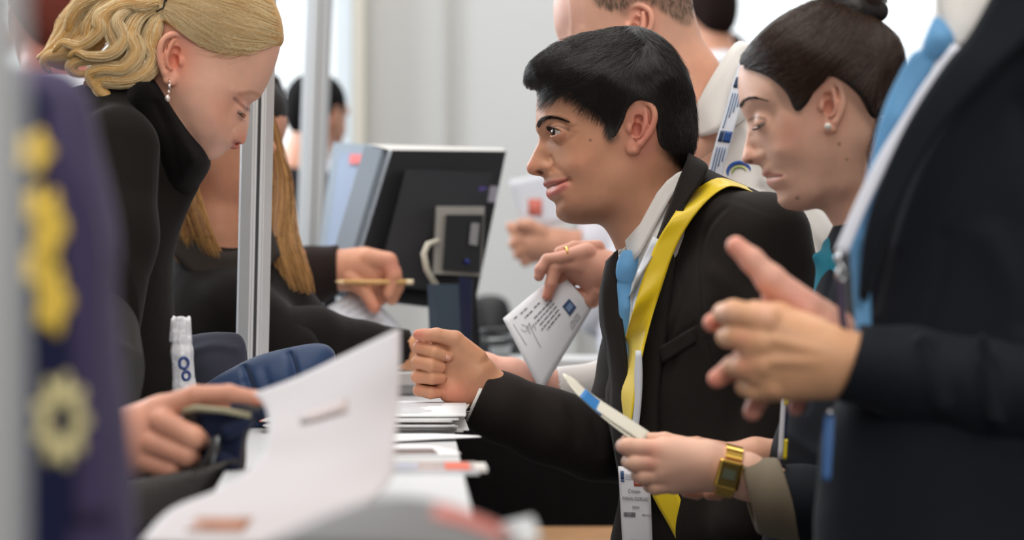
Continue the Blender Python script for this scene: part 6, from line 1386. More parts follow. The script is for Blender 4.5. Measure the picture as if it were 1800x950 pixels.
r_, S_ = standing('blurred person in a pale shirt reaching forward with a sheet, behind the smiling man', 4.85, 1075, 120, 76, (60, 50, 44), (216, 214, 220), face=-1, pitch=14,
    arm=[([(1040, 440, 40, 34), (980, 434, 50, 30), (945, 428, 54, 30)], [[(940, 414, 56, 15), (906, 408, 60, 11), (898, 400, 60, 9)], [(936, 426, 58, 15), (908, 424, 62, 11), (902, 430, 62, 9)], [(938, 438, 56, 14), (914, 440, 60, 11), (910, 448, 60, 9)], [(944, 450, 50, 13), (924, 456, 54, 10), (922, 462, 54, 8)], [(950, 410, 70, 14), (930, 398, 76, 11), (914, 396, 76, 9)]])])
arm_sleeve('sleeve', S_, [(1020, 440, 44, 44), (1080, 420, 40, 56), (1120, 330, 60, 60), (1110, 280, 90, 60)], simple('pale_shirt', (214, 212, 220), 0.8), r_, (-1, 0, 0), 4)
o = sheet_obj('paper_sheet', [[S_.w([(896 + 100 * u + 20 * v, 320 + 90 * v - 24 * u, 66 - 30 * u + 5 * math.sin(3 * u))])[0] for u in np.linspace(0, 1, 8)] for v in np.linspace(0, 1, 8)], 0.0008, simple('far_sheet', (216, 218, 226), 0.7))
tag(o, 'blurred white sheet held up between the monitor and the smiling man', 'paper')
ps = sheet_obj('printed_mark', [[S_.w([(928 + 24 * u, 352 + 28 * v, 64)])[0] for u in np.linspace(0, 1, 3)] for v in np.linspace(0, 1, 3)], 0.0005, simple('far_red_print', (216, 120, 106), 0.7)); ps.parent = o; ps.location = ps.location - o.location
standing('dark-haired person whose hair shows past the neck of the balding man', 5.7, 1240, 30, 70, (34, 24, 22), (48, 44, 46), face=-1, pitch=0, yaw=-62)
standing('shorter brown-haired person behind the white collar of the balding man', 6.6, 1278, 122, 62, (44, 30, 26), (60, 52, 52), face=1, pitch=0, yaw=62)
standing('auburn-haired person turned away beyond the ponytail of the blonde woman', 4.3, 84, 40, 112, (112, 56, 46), (70, 54, 60), face=-1, pitch=0, yaw=-62, skin=(176, 104, 86))

# ---------------------------------------------------------------- purple coat in the near left
def build_purple():
    D = 1.28; S = Space(D)
    root = empty('person', S.w([(90, floor_py(D), 0)])[0], 'person in a purple coat and flowered scarf, very close beside the grey post', 'person', 'visitors in front of the counter')
    M_P = cloth_mat('purple_coat', (72, 63, 95), 0.8, 900, 0.5, 0.3)
    b = Vol((-460, -330, -340), (330, 1500, 340), 16)
    P3 = generic_head(b, (-150, 0, 0), 190, 1, 8)
    b.chain([(-110, 260, 0, 100), (-80, 520, 0, 160), (-60, 1460, 0, 170)], 50)
    V, Q = b.mesh(); Va = V
    mesh_obj('body', S.w(V), Q[:, ::-1], M_SKIN2, root, paint(V, (186, 116, 96), []))
    hv = Vol((-450, -260, -230), (250, 360, 230), 9); cap_hair(hv, P3, 190, 10); hv.ell((-275, 150, 0), (140, 230, 160), 40); hv.ell((65, 200, 0), (150, 180, 300), 10, True)
    hv.obj('hair', S, simple('auburn_hair', (92, 44, 36), 0.5, bump=(120, 0.8, 0.003)), root)
    c = Vol((-330, 90, -330), (330, 1700, 330), 7)
    ol = [(30, 118), (110, 122), (152, 165), (178, 270), (198, 350), (210, 430), (206, 520), (216, 640), (226, 760), (236, 900), (246, 1100), (250, 1680), (-300, 1680), (-300, 500), (-260, 260), (-120, 150)]
    c.relief(ol, [(40, 260, 200), (100, 300, 150), (60, 500, 240), (150, 500, 130), (100, 800, 230), (180, 800, 120), (-100, 500, 280), (0, 1200, 270), (190, 1200, 120)], 5, [([(120, 180), (150, 300), (170, 420), (176, 560), (190, 800), (200, 1000)], 10, 16), ([(70, 300), (110, 420), (120, 600)], -8, 22)], sm=4)
    coat = c.obj('coat', S, M_P, root)
    # scarf panel with flowers
    sc = empty('scarf', S.w([(80, 920, 250)])[0], 'navy scarf with yellow flowers hanging down the purple coat', 'scarf')
    lf = lambda a: [S.w([p])[0] for p in a]
    FIX = lambda a: [(900 + (u - 900) * (1 - c * S.k / D), 475 + (w_ - 475) * (1 - c * S.k / D), c) for u, w_, c in a]
    L = [(10, 150, 230), (20, 300, 262), (24, 500, 282), (26, 700, 286), (24, 940, 284), (20, 1100, 280)]; R = [(86, 170, 210), (84, 300, 244), (104, 420, 254), (120, 560, 256), (132, 760, 254), (120, 960, 252), (110, 1100, 250)]
    rows = strip_rows(lf(FIX(L)), lf(FIX(R)), 70, 14); sheet_obj('cloth', rows, 0.003, cloth_mat('navy_scarf', (24, 28, 62), 0.6), sc)
    G = np.array(rows); My = simple('yellow_print', (232, 196, 76), 0.7); Mc = simple('cream_print', (216, 204, 150), 0.7)
    def flower(cu, cv, ru, rv, m, n=5, hole=None):
        """petals as a curved print just above the cloth"""
        cu, cv = 900 + (cu - 900) * 0.93, 475 + (cv - 475) * 0.93
        def onscarf(u, v):
            zz = CAMZ - (v - 475) * S.k; t = int(np.argmin(np.abs(G[:, 7, 2] - zz))); row = G[t]; x = (u - 900) * S.k; j = np.interp(x, row[:, 0], row[:, 1]); return np.array((x, j - 0.0035, zz))
        rows = []
        for a in np.linspace(0, 2 * math.pi, 41):
            k = 1 + 0.18 * math.cos(n * a); rows.append([onscarf(cu + ru * math.cos(a) * k * q, cv + rv * math.sin(a) * k * q) for q in np.linspace(hole or 0.02, 1, 4)])
        sheet_obj('flower_print', rows, 0.0006, m, sc)
    flower(52, 265, 26, 34, My); flower(80, 400, 26, 56, My); flower(60, 470, 20, 30, My); flower(88, 530, 26, 52, My); flower(104, 742, 40, 70, Mc, 9, 0.42); flower(58, 360, 18, 30, My)
    sheet_obj('lapel', strip_rows(lf([(70, 150, 205), (110, 300, 214), (140, 460, 190), (150, 640, 176), (160, 900, 170)]), lf([(120, 150, 130), (160, 290, 150), (196, 420, 100), (196, 640, 110), (212, 900, 110)]), 30, 6), 0.006, M_P, coat)
    legs(S, root, (-40, 1750), (-40, 2700), (-40,), 130, simple('dark_skirt', (34, 32, 44), 0.85), D, r=(260, 190, 140), face=1)
    tube_obj('glasses_arm', lf([(40, 20, 130), (42, 50, 134), (40, 72, 134)]), 0.0012, simple('thin_gold', (196, 160, 100), 0.4, 0.6), root)
build_purple()
# ---------------------------------------------------------------- yellow sash and badge of the young man
def text(body, S, o, right, up, h, mat, parent, name='printed_text', align='CENTER', squeeze=1.0):
    """lettering of cap height h (units) at o, with right and up in units of the space"""
    c = bpy.data.curves.new(name, 'FONT'); c.body = body; c.align_x = align; c.align_y = 'CENTER'; c.size = h * S.k / 0.70; c.extrude = 0.00005; c.space_character = 1.0
    o3 = S.w([o])[0]; r = S.w([np.array(o) + right])[0] - o3; u = S.w([np.array(o) + up])[0] - o3
    r = Vector(r).normalized(); u = Vector(u); u = (u - r * u.dot(r)).normalized(); n = r.cross(u)
    ob = bpy.data.objects.new(name, c); COL.objects.link(ob); c.materials.append(mat)
    M = Matrix((r * squeeze, u, n)).transposed().to_4x4(); M.translation = Vector(o3)
    off = Vector((0, 0, 0)); pp = parent
    while pp is not None: off += pp.location; pp = pp.parent
    bpy.context.view_layer.update(); me = bpy.data.meshes.new_from_object(ob.evaluated_get(bpy.context.evaluated_depsgraph_get()))
    bpy.data.objects.remove(ob); bpy.data.curves.remove(c); ob = bpy.data.objects.new(name, me); COL.objects.link(ob)
    if not me.materials: me.materials.append(mat)
    ob.parent = parent; ob.matrix_local = Matrix.Translation(-off) @ M
    return ob
def man_items():
    S, J = SM, JACKET
    def on(u, v, up=7.0):
        c = max(J.top(u, v), J.top(u - 5, v), J.top(u + 5, v), J.top(u, v + 6)) + up
        if 1100 < u < 1205 and v > 355: c = max(c, 138)
        return S.w([(u, v, c)])[0]
    ln = empty('sash', on(1100, 740), 'broad yellow ribbon over the shoulder of the smiling young man', 'ribbon')
    M_Y = simple('yellow_ribbon', (242, 208, 20), 0.38, sheen=0.3, bump=(900, 0.15, 0.0004))
    L = [(1296, 318), (1262, 317), (1232, 326), (1203, 347), (1172, 385), (1144, 432), (1122, 490), (1103, 555), (1091, 620), (1086, 680), (1088, 742)]
    R = [(1330, 340), (1284, 333), (1256, 338), (1226, 364), (1197, 402), (1174, 447), (1155, 503), (1136, 562), (1121, 622), (1110, 682), (1102, 738)]
    l3 = [on(*p) for p in L]; r3 = [on(*p) for p in R]
    l3[0] = S.w([(1318, 334, 40)])[0]; r3[0] = S.w([(1350, 356, 60)])[0]
    sheet_obj('ribbon', strip_rows(l3, r3, 60, 9), 0.0011, M_Y, ln)
    L = [(1122, 820, 150), (1138, 858, 150), (1164, 905, 152), (1192, 955, 154), (1230, 1010, 150)]; R = [(1170, 830, 156), (1188, 868, 160), (1212, 908, 164), (1228, 952, 168), (1256, 1000, 168)]
    sheet_obj('ribbon', strip_rows([S.w([p])[0] for p in L], [S.w([p])[0] for p in R], 24, 7), 0.0011, M_Y, ln)
    wl = simple('white_lanyard_b', (222, 226, 234), 0.5)
    bd = empty('name_badge', S.w([(1115, 985, 150)])[0], 'white name badge with a red corner hanging by its white strap beside the yellow ribbon', 'badge')
    sheet_obj('strap', strip_rows([on(1140, 418, -4), on(1116, 470, -6), on(1104, 510, -8), on(1098, 545, -14)], [on(1152, 424, -4), on(1128, 476, -6), on(1116, 516, -8), on(1110, 548, -14)], 20, 4), 0.0008, wl, bd)
    sheet_obj('strap', strip_rows([on(1110, 612, -16), on(1108, 650, -9), on(1108, 700, -7), on(1102, 755, -6), S.w([(1101, 812, 146)])[0]], [on(1120, 612, -16), on(1122, 650, -9), on(1120, 700, -7), on(1114, 755, -6), S.w([(1107, 812, 148)])[0]], 20, 4), 0.0008, wl, bd)
    dk = simple('strap_print', (52, 70, 84), 0.6)
    sheet_obj('printed_block', strip_rows([on(1112, 684, -5), on(1112, 698, -5)], [on(1119, 684, -5), on(1119, 698, -5)], 4, 3), 0.0003, dk, bd)
    tube_obj('hook', [S.w([p])[0] for p in ((1104, 800, 146), (1098, 808, 149), (1099, 816, 150), (1105, 819, 150), (1108, 812, 150))], 0.0009, simple('hook_steel', (200, 200, 205), 0.25, 1.0), bd, 6)
    A, B, C, D = np.array((1080, 808, 148.)), np.array((1133, 810, 152.)), np.array((1139, 970, 158.)), np.array((1089, 970, 152.))
    def q(u, v, dz=0.0): return A * (1 - u) * (1 - v) + B * u * (1 - v) + C * u * v + D * (1 - u) * v + np.array([0, 0, dz + 3 * math.sin(math.pi * u)])
    card = sheet_obj('card', [[S.w([q(u, v)])[0] for u in np.linspace(0, 1, 8)] for v in np.linspace(0, 1, 10)], 0.0008, simple('badge_card', (226, 224, 230), 0.45), bd)
    def rect(nm, u0, u1, v0, v1, m, dz=1.3): return sheet_obj(nm, [[S.w([q(u, v, dz)])[0] for u in np.linspace(u0, u1, 5)] for v in np.linspace(v0, v1, 4)], 0.0002, m, bd)
    rect('red_corner', 0.47, 0.995, 0.01, 0.20, simple('badge_red', (238, 126, 104), 0.5)); mb = simple('badge_blue', (58, 88, 132), 0.5); rect('logo_print', 0.06, 0.17, 0.045, 0.135, mb); rect('logo_print', 0.06, 0.17, 0.14, 0.16, mb)
    r = (B - A); u = (A - D); ink = simple('badge_ink', (58, 56, 64), 0.6); wi = simple('badge_white_ink', (246, 226, 218), 0.6)
    for b, x, y, h, m, sq, al in (('European', 0.21, 0.085, 2.2, mb, 0.85, 'LEFT'), ('University Job', 0.21, 0.108, 2.2, mb, 0.8, 'LEFT'), ('Association', 0.21, 0.13, 2.2, mb, 0.85, 'LEFT'), ('17th Congress', 0.52, 0.13, 3.0, wi, 0.8, 'LEFT'), ('November 2013', 0.52, 0.165, 2.6, wi, 0.8, 'LEFT'),
                                  ('Cristian', 0.47, 0.255, 6.2, ink, 0.75, 'CENTER'), ('RABANAL RODRIGUEZ', 0.5, 0.335, 6.0, ink, 0.50, 'CENTER'), ('SPAIN', 0.5, 0.425, 4.6, ink, 0.7, 'CENTER'), ('999-01022', 0.84, 0.505, 3.2, ink, 0.8, 'CENTER'), ('OTHER', 0.5, 0.785, 6.0, ink, 0.9, 'CENTER')):
        text(b, S, q(x, y, 1.9), r, u, h, m, bd, align=al, squeeze=sq)
    jk = [o for o in MAN.children if o.name.startswith('suit_jacket')][0]
    sheet_obj('pocket_welt', strip_rows([on(1150, 606, -1), on(1180, 588, -1), on(1208, 570, -1)], [on(1156, 634, -1), on(1184, 616, -1), on(1210, 598, -1)], 12, 6), 0.0012, M_SUIT, jk)
    bars = []
    x = 0.09; rr = random.Random(3)
    while x < 0.46:
        w = rr.choice((0.008, 0.014, 0.02)); bars.append((S.w([q(x, 0.475, 1.8), q(x + w, 0.475, 1.8), q(x + w, 0.525, 1.8), q(x, 0.525, 1.8)]).tolist(), [(0, 1, 2, 3)])); x += w + rr.choice((0.008, 0.012))
    V, F = merge_vf(bars); mesh_obj('barcode', V, F, ink, bd, None, False)
man_items()

# ---------------------------------------------------------------- things on the counter
def T(x, y, lift=0.0):
    """point on the counter top seen at photo position (x, y)"""
    d = (CAMZ - TZ - lift) * FPX / (y - 475); return np.array((px(x, d), d, TZ + lift))
M_PAP = simple('office_paper', (228, 228, 230), 0.65); M_PAP2 = simple('cream_paper', (222, 218, 210), 0.65)
rr = random.Random(5)
def flat_sheet(name, cx, cy, w, l, ang, z, th, mat, label=None, cat=None, group=None, curl=0.0):
    ca, sa = math.cos(ang), math.sin(ang); rows = []
    for v in np.linspace(-0.5, 0.5, 6):
        rows.append([(cx + (u * w) * ca - (v * l) * sa, cy + (u * w) * sa + (v * l) * ca, z + th / 2 + curl * max(0, u + 0.1) ** 2 * 4 * w) for u in np.linspace(-0.5, 0.5, 8)])
    o = sheet_obj(name, rows, th, mat); tag(o, label, cat, group); return o
PILE = []
for i in range(12):
    th = 0.0014; z = TZ + 0.0004 + i * (th + 0.0002)
    m = [M_PAP, M_PAP, M_PAP2, simple('rust_form', (206, 120, 92), 0.6) if i == 7 else M_PAP][i % 4]
    o = flat_sheet('paper_sheet', -0.165 + rr.uniform(-.007, .007), 2.78 + rr.uniform(-.015, .015), 0.21, 0.297, rr.uniform(-.05, .05), z, th, m, 'sheet in the stack of papers beside the outstretched fist', 'paper', 'stack of forms by the fist')
    PILE.append(o)
top = PILE[-1]; top['label'] = 'printed form on top of the paper stack under the outstretched fist'; del top['group']
zt = TZ + 0.0004 + 12 * 0.0016 + 0.0006
L = []
for k in range(9):
    y = 2.88 - k * 0.026
    for x0, x1 in ((-0.085, -0.02), (0.0, 0.075)):
        if k in (2, 6) and x0 < 0: continue
        w = (x1 - x0) * rr.uniform(.6, 1); c = -0.155; L.append(([(c + x0, y, zt), (c + x0 + w, y, zt), (c + x0 + w, y + .006, zt), (c + x0, y + .006, zt)], [(0, 1, 2, 3)]))
V, F = merge_vf(L); o = mesh_obj('printed_text', V, F, simple('form_print', (186, 184, 188), 0.6), None, None, False); o.parent = top; o.location = o.location - top.location
def table_sheet(A, B, lab, lift):
    g = [[T(a[0] + (b[0] - a[0]) * t, a[1] + (b[1] - a[1]) * t, lift(t2)) for t in np.linspace(0, 1, 6)] for t2, (a, b) in zip(np.linspace(0, 1, 12), zip(np.array([np.interp(np.linspace(0, 1, 12), np.linspace(0, 1, len(A)), [p[k] for p in A]) for k in (0, 1)]).T, np.array([np.interp(np.linspace(0, 1, 12), np.linspace(0, 1, len(B)), [p[k] for p in B]) for k in (0, 1)]).T))]
    o = sheet_obj('paper_sheet', g, 0.0008, M_PAP); tag(o, lab, 'paper'); return o
table_sheet([(620, 768), (700, 763), (770, 763), (842, 767)], [(620, 785), (700, 776), (770, 772), (846, 769)], 'white sheet whose pointed corner juts past the edge of the counter', lambda t: 0.002 + 0.002 * t)
table_sheet([(640, 786), (720, 780), (770, 784), (806, 795)], [(640, 805), (720, 801), (770, 799), (810, 798)], 'white sheet lying askew in front of the pointed sheet', lambda t: 0.001)
cardp = empty('photo_card', (tx(2.34) - 0.09, 2.34, TZ + .0005), 'small card with a dark picture lying on the counter', 'card')
for nm, w, l, z, m in (('card', 0.17, 0.085, .0005, M_PAP), ('printed_picture', 0.13, 0.06, .0016, simple('brown_picture', (112, 92, 90), 0.5, var=0.5, varscale=60))):
    V, F = box_vf((tx(2.34) - 0.088, 2.34, TZ + z + .0004), (w, l, .0008), Matrix.Rotation(0.12, 3, 'Z')); mesh_obj(nm, np.array(V), F, m, cardp, None, False)
bh = empty('badge_holder', (tx(2.14) - 0.05, 2.14, TZ + .0004), 'clear badge holder with an orange label at the near end of the counter papers', 'badge')
M_CLR = simple('clear_plastic', (214, 216, 222), 0.12)
for nm, cx, w, l, z, m in (('sleeve', -.052, 0.13, 0.10, .002, M_CLR), ('orange_label', -0.005, 0.022, 0.075, .0045, simple('label_orange', (214, 96, 66), 0.5)), ('printed_text', -.065, 0.05, 0.05, .0045, simple('grey_print', (170, 172, 186), 0.5)), ('clip', 0.016, 0.010, 0.06, .003, simple('clip_white', (236, 232, 226), 0.3))):
    V, F = box_vf((tx(2.14) + cx, 2.14, TZ + z), (w, l, .004 if nm in ('sleeve', 'clip') else .0006), Matrix.Rotation(0.05, 3, 'Z')); mesh_obj(nm, np.array(V), F, m, bh, None, False)
# grey tray and small things at the far end, under the writer's hand
tr = empty('desk_tray', (px(690, 3.5), 3.5, TZ), 'low grey tray on the counter behind the outstretched fist', 'tray')
wbox('tray_body', px(640, 3.5), px(742, 3.5), 3.42, 3.62, TZ + .001, TZ + .022, simple('grey_plastic', (176, 178, 180), 0.5), tr, 0.004); wbox('tray_lip', px(640, 3.5), px(744, 3.5), 3.41, 3.425, TZ + .015, TZ + .034, simple('pale_plastic', (214, 214, 214), 0.5), tr, 0.003)

# ---------------------------------------------------------------- navy quilted jacket, garment, wrapped tube
S = Space(2.74); fl = 475 + (CAMZ - TZ) / 2.74 * FPX
v = Vol((325, 590, -110), (605, fl + 4, 110), 2.6)
v.relief([(345, 692), (372, 668), (410, 646), (452, 626), (505, 612), (556, 604), (582, 612), (590, 640), (580, fl - 10), (560, fl + 2), (360, fl + 2), (342, fl - 20)], [(420, 690, 62), (500, 660, 66), (560, 650, 50), (380, 700, 50), (460, 660, 60), (540, 690, 60)], 3, [([(424, 636), (440, 660), (452, 695), (455, 740)], -16, 7), ([(502, 608), (516, 632), (524, 660), (530, 730)], -16, 7), ([(360, 680), (375, 720)], -12, 7), ([(440, 668), (420, 676)], -4, 6), ([(470, 650), (485, 690)], -4, 8)])
nj = v.obj('quilted_jacket', S, simple('navy_nylon', (38, 58, 92), 0.55, sheen=0.1, bump=(40, 0.25, 0.004), spec=0.25), None); tag(nj, 'navy quilted jacket lying on the counter at the foot of the slotted post', 'jacket')
S = Space(2.98); fl = 475 + (CAMZ - TZ) / 2.98 * FPX
v = Vol((305, 570, -80), (450, fl + 4, 80), 3); v.relief([(318, 600), (345, 588), (390, 584), (425, 592), (436, 640), (434, fl), (320, fl), (312, 650)], [(370, 640, 56), (400, 690, 50), (340, 690, 50)], 3, [([(330, 620), (380, 606), (420, 612)], 6, 8)])
ng = v.obj('folded_garment', S, cloth_mat('dark_navy_cloth', (60, 61, 74), 0.85), None); tag(ng, 'dark navy folded garment between the white wrapped roll and the slotted post', 'garment')
S = Space(2.60); fl = 475 + (CAMZ - TZ) / 2.60 * FPX
rl = empty('wrapped_roll', S.w([(322, fl, 0)])[0], 'white plastic wrapped roll with blue lettering standing by the blonde woman', 'roll')
v = Vol((285, 545, -40), (365, fl + 4, 40), 1.8)
v.chain([(318, 572, 0, 16), (320, 620, 0, 19), (324, 680, 0, 20), (326, fl - 10, 0, 21)], 6)
for i in range(14):
    a = i * 0.45; v.cap((318 + 15 * math.cos(a), 562 + 4 * math.sin(3 * a), 15 * math.sin(a)), (317 + 18 * math.cos(a + .2), 600, 18 * math.sin(a + .2)), 3, 2, 4)
for a, y in ((0.6, 620), (1.4, 650), (2.2, 610), (1.0, 690)): v.cap((320 + 19 * math.cos(a), y - 26, 19 * math.sin(a)), (322 + 20 * math.cos(a + .3), y + 26, 20 * math.sin(a + .3)), 2.2, 1.2, 5)
v.plane((0, fl - 1, 0), (0, 1, 0)); v.obj('wrap', S, simple('milky_plastic', (214, 214, 220), 0.25, bump=(180, 0.5, 0.002)), rl)
mb = simple('print_navy', (34, 62, 124), 0.5)
for cx, cy, r in ((326, 638, 9.5), (330, 660, 7.5)):
    tube_obj('printed_letter', [S.w([(cx + r * 0.8 * math.sin(a), cy + r * math.cos(a), math.sqrt(max(4, 21.5 ** 2 - (cx + r * 0.8 * math.sin(a) - 322) ** 2)))])[0] for a in np.linspace(0, 6.283, 22)], 0.0016, mb, rl, 6)

# ---------------------------------------------------------------- open pouch in the blonde woman's hand
S = Space(2.14)
po = empty('pouch', S.w([(370, 880, 0)])[0], 'open dark leather pouch with navy lining gripped in front of the wool coat', 'pouch')
ML = simple('dark_leather', (52, 46, 44), 0.5, bump=(160, 0.4, 0.001)); MN = cloth_mat('navy_lining', (26, 34, 58), 0.7); MZ = simple('zip_tape', (150, 144, 118), 0.6)
f3 = lambda a: [S.w([p])[0] for p in a]
sheet_obj('back_panel', strip_rows(f3([(318, 728, -30), (300, 790, -36), (250, 850, -36), (226, 892, -30)]), f3([(462, 714, -20), (432, 768, -28), (424, 836, -28), (372, 878, -20)]), 16, 10), 0.003, ML, po)
sheet_obj('lining', strip_rows(f3([(340, 730, -24), (350, 780, -30), (344, 830, -30)]), f3([(456, 724, -14), (424, 772, -22), (420, 832, -22)]), 14, 8), 0.002, MN, po)
sheet_obj('front_panel', strip_rows(f3([(214, 846, 34), (218, 886, 40), (236, 930, 36)]), f3([(424, 812, 2), (396, 818, 14), (330, 900, 20)]), 10, 10), 0.003, ML, po)
sheet_obj('side_gusset', strip_rows(f3([(372, 770, 24), (366, 800, 22), (330, 838, 24), (270, 872, 30)]), f3([(384, 766, 0), (384, 800, 0), (350, 846, 4), (300, 884, 10)]), 16, 5), 0.002, ML, po)
tube_obj('zip', f3([(322, 724, 6), (345, 717, 8), (395, 722, 4), (440, 732, -6)]), 0.0028, MZ, po, 8)
tube_obj('zip', f3([(384, 768, 6), (376, 808, 8), (368, 846, 10)]), 0.0016, simple('steel_zip', (150, 156, 160), 0.35, 0.8), po, 8)
v = Vol((360, 725, -26), (470, 850, 20), 2.2); v.chain([(400, 760, -10, 16), (430, 745, -10, 12)], 8); v.chain([(390, 810, -8, 16), (408, 816, -8, 14)], 8); v.obj('contents', S, MN, po)

# ---------------------------------------------------------------- large sheet, near
def curve_sheet(name, rows, th, mat, label, cat, parent=None):
    P0 = np.array([[tuple(P(*q)) for q in r] for r in rows]); P1 = np.stack([smooth_poly(P0[:, j], 5, False) for j in range(P0.shape[1])], 1); P2 = np.stack([smooth_poly(P1[i], 5, False) for i in range(P1.shape[0])], 0)
    o = sheet_obj(name, list(P2), th, mat, parent)
    if label: tag(o, label, cat)
    return o, P2
rows = [[(446, 692, 1.99), (522, 664, 1.97), (612, 621, 1.94), (703, 577, 1.90)], [(468, 722, 1.95), (542, 704, 1.92), (622, 670, 1.89), (703, 640, 1.86)], [(470, 765, 1.90), (545, 756, 1.87), (628, 735, 1.84), (700, 722, 1.82)],
        [(452, 812, 1.86), (535, 812, 1.82), (620, 800, 1.79), (695, 790, 1.77)], [(395, 856, 1.80), (490, 860, 1.76), (592, 852, 1.74), (688, 842, 1.73)], [(300, 896, 1.74), (410, 900, 1.70), (530, 896, 1.68), (650, 884, 1.68)], [(245, 955, 1.64), (365, 958, 1.62), (490, 956, 1.61), (600, 940, 1.61)]]
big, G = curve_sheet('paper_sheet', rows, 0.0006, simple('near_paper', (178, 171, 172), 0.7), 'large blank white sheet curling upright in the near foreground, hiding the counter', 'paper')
def stuck(nm, i0, i1, j0, j1, m, parent, G=G, off=0.0007):
    g = G[i0:i1 + 1, j0:j1 + 1].copy(); du = np.gradient(g, axis=0); dv = np.gradient(g, axis=1); N = np.cross(du, dv); N /= np.linalg.norm(N, axis=2, keepdims=True); fl_ = ((np.array((0, 0, CAMZ)) - g) * N).sum(2, keepdims=True); N = np.where(fl_ < 0, -N, N)
    o = sheet_obj(nm, list(g + N * off), 0.0002, m); o.parent = parent; o.location = o.location - parent.location
stuck('printed_picture', 26, 28, 3, 7, simple('orange_picture', (150, 98, 72), 0.6, var=0.6, varscale=90), big)
stuck('faint_print', 7, 9, 4, 9, simple('faint_pink', (172, 157, 154), 0.7), big)
rows = [[(640, 888, 1.36), (720, 880, 1.36), (800, 896, 1.34), (900, 935, 1.32)], [(560, 918, 1.30), (690, 910, 1.28), (800, 925, 1.27), (910, 965, 1.26)], [(470, 960, 1.24), (640, 965, 1.22), (800, 975, 1.21), (930, 1000, 1.20)]]
gp, G2 = curve_sheet('booklet', rows, 0.003, simple('grey_booklet', (92, 90, 90), 0.7), 'out of focus grey booklet with a red stripe at the bottom, nearest of the papers', 'booklet')
stuck('red_stripe', 1, 5, 8, 14, simple('red_print', (176, 84, 68), 0.6), gp, G2, 0.0019)
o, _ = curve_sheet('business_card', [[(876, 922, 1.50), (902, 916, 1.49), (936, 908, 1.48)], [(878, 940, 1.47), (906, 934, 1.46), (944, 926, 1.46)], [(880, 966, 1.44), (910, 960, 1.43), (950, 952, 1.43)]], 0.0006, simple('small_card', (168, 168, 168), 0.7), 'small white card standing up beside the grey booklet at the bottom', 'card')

# ---------------------------------------------------------------- computer on the far part of the counter
def quad_prism(name, q, off, mat, parent, bev=0):
    q = [np.array(P(*p)) for p in q]; off = np.array(off); V = q + [p + off for p in q]; return mesh_obj(name, np.array(V), [(0, 1, 2, 3), (7, 6, 5, 4), (0, 4, 5, 1), (1, 5, 6, 2), (2, 6, 7, 3), (3, 7, 4, 0)], mat, parent, None, False)
M_BLK = simple('black_plastic', (26, 27, 31), 0.45, bump=(300, 0.2, 0.0005)); M_BLK2 = simple('black_plastic_rib', (36, 37, 42), 0.5); M_SILV = simple('silver_plastic', (138, 150, 164), 0.6, 0.1); M_TOP = simple('pale_top', (206, 204, 200), 0.5)
mon = empty('computer_monitor', P(770, 660, 3.9), 'black-backed monitor with a silver side, tilted, seen from behind', 'monitor')
quad_prism('back_panel', [(689, 264, 3.86), (890, 266, 3.98), (832, 548, 3.92), (612, 520, 3.78)], (-0.006, 0.010, 0.001), M_BLK, mon)
quad_prism('bezel', [(672, 262, 3.882), (888, 265, 4.005), (830, 550, 3.945), (596, 522, 3.80)], (-0.030, 0.016, 0.006), M_SILV, mon)
quad_prism('top_edge', [(650, 254, 3.90), (884, 261, 4.01), (889, 267, 3.985), (689, 265, 3.865)], (-0.002, 0.012, 0.001), M_TOP, mon)
quad_prism('back_bulge', [(712, 300, 3.86), (862, 306, 3.94), (822, 520, 3.89), (660, 500, 3.80)], (0.004, -0.022, 0.001), M_BLK2, mon)
quad_prism('ridge', [(700, 352, 3.83), (858, 358, 3.91), (857, 364, 3.91), (698, 358, 3.83)], (0.0, -0.004, 0), M_BLK, mon)
quad_prism('sticker', [(842, 326, 3.905), (876, 328, 3.925), (872, 356, 3.92), (838, 354, 3.90)], (0.0, -0.001, 0), simple('sticker_grey', (150, 148, 162), 0.5), mon)
quad_prism('sticker', [(843, 328, 3.902), (856, 329, 3.91), (853, 344, 3.908), (840, 343, 3.90)], (0.0, -0.0016, 0), simple('sticker_violet', (86, 70, 140), 0.5), mon)
zz = TZ; 
quad_prism('stand_neck', [(772, 500, 3.88), (836, 506, 3.92), (846, 610, 3.94), (790, 606, 3.90)], (0.0, 0.03, 0), M_BLK, mon)
V, F = box_vf((px(780, 3.95), 3.93, TZ + .012), (0.20, 0.16, 0.022), Matrix.Rotation(0.5, 3, 'Z'), 0.006); mesh_obj('stand_foot', np.array(V), F, M_BLK, mon, None, False)
tube_obj('stand_stem', [P(815, 590, 3.94), P(790, 650, 3.94), np.array((px(782, 3.94), 3.94, TZ + .02))], 0.022, M_BLK, mon, 14)
pcb = empty('mini_computer', P(810, 485, 3.84), 'small silver and black box fixed to the back of the monitor', 'computer')
quad_prism('housing', [(768, 364, 3.80), (852, 364, 3.86), (846, 486, 3.84), (762, 482, 3.78)], (-0.004, 0.05, 0.002), simple('silver_case', (168, 164, 158), 0.4, 0.3), pcb)
quad_prism('front', [(784, 378, 3.808), (849, 378, 3.852), (843, 480, 3.834), (778, 474, 3.79)], (0.001, -0.006, 0), M_BLK, pcb)
quad_prism('badge', [(828, 392, 3.83), (842, 393, 3.84), (838, 432, 3.83), (824, 430, 3.82)], (0.001, -0.004, 0), simple('badge_grey', (140, 140, 142), 0.5), pcb)
V, F = ball_vf(P(821, 460, 3.81), 0.004, 10, 8); mesh_obj('power_light', np.array(V), F, simple('blue_lamp', (30, 40, 120), 0.4, emis=(40, 60, 230, 0.04)), pcb)
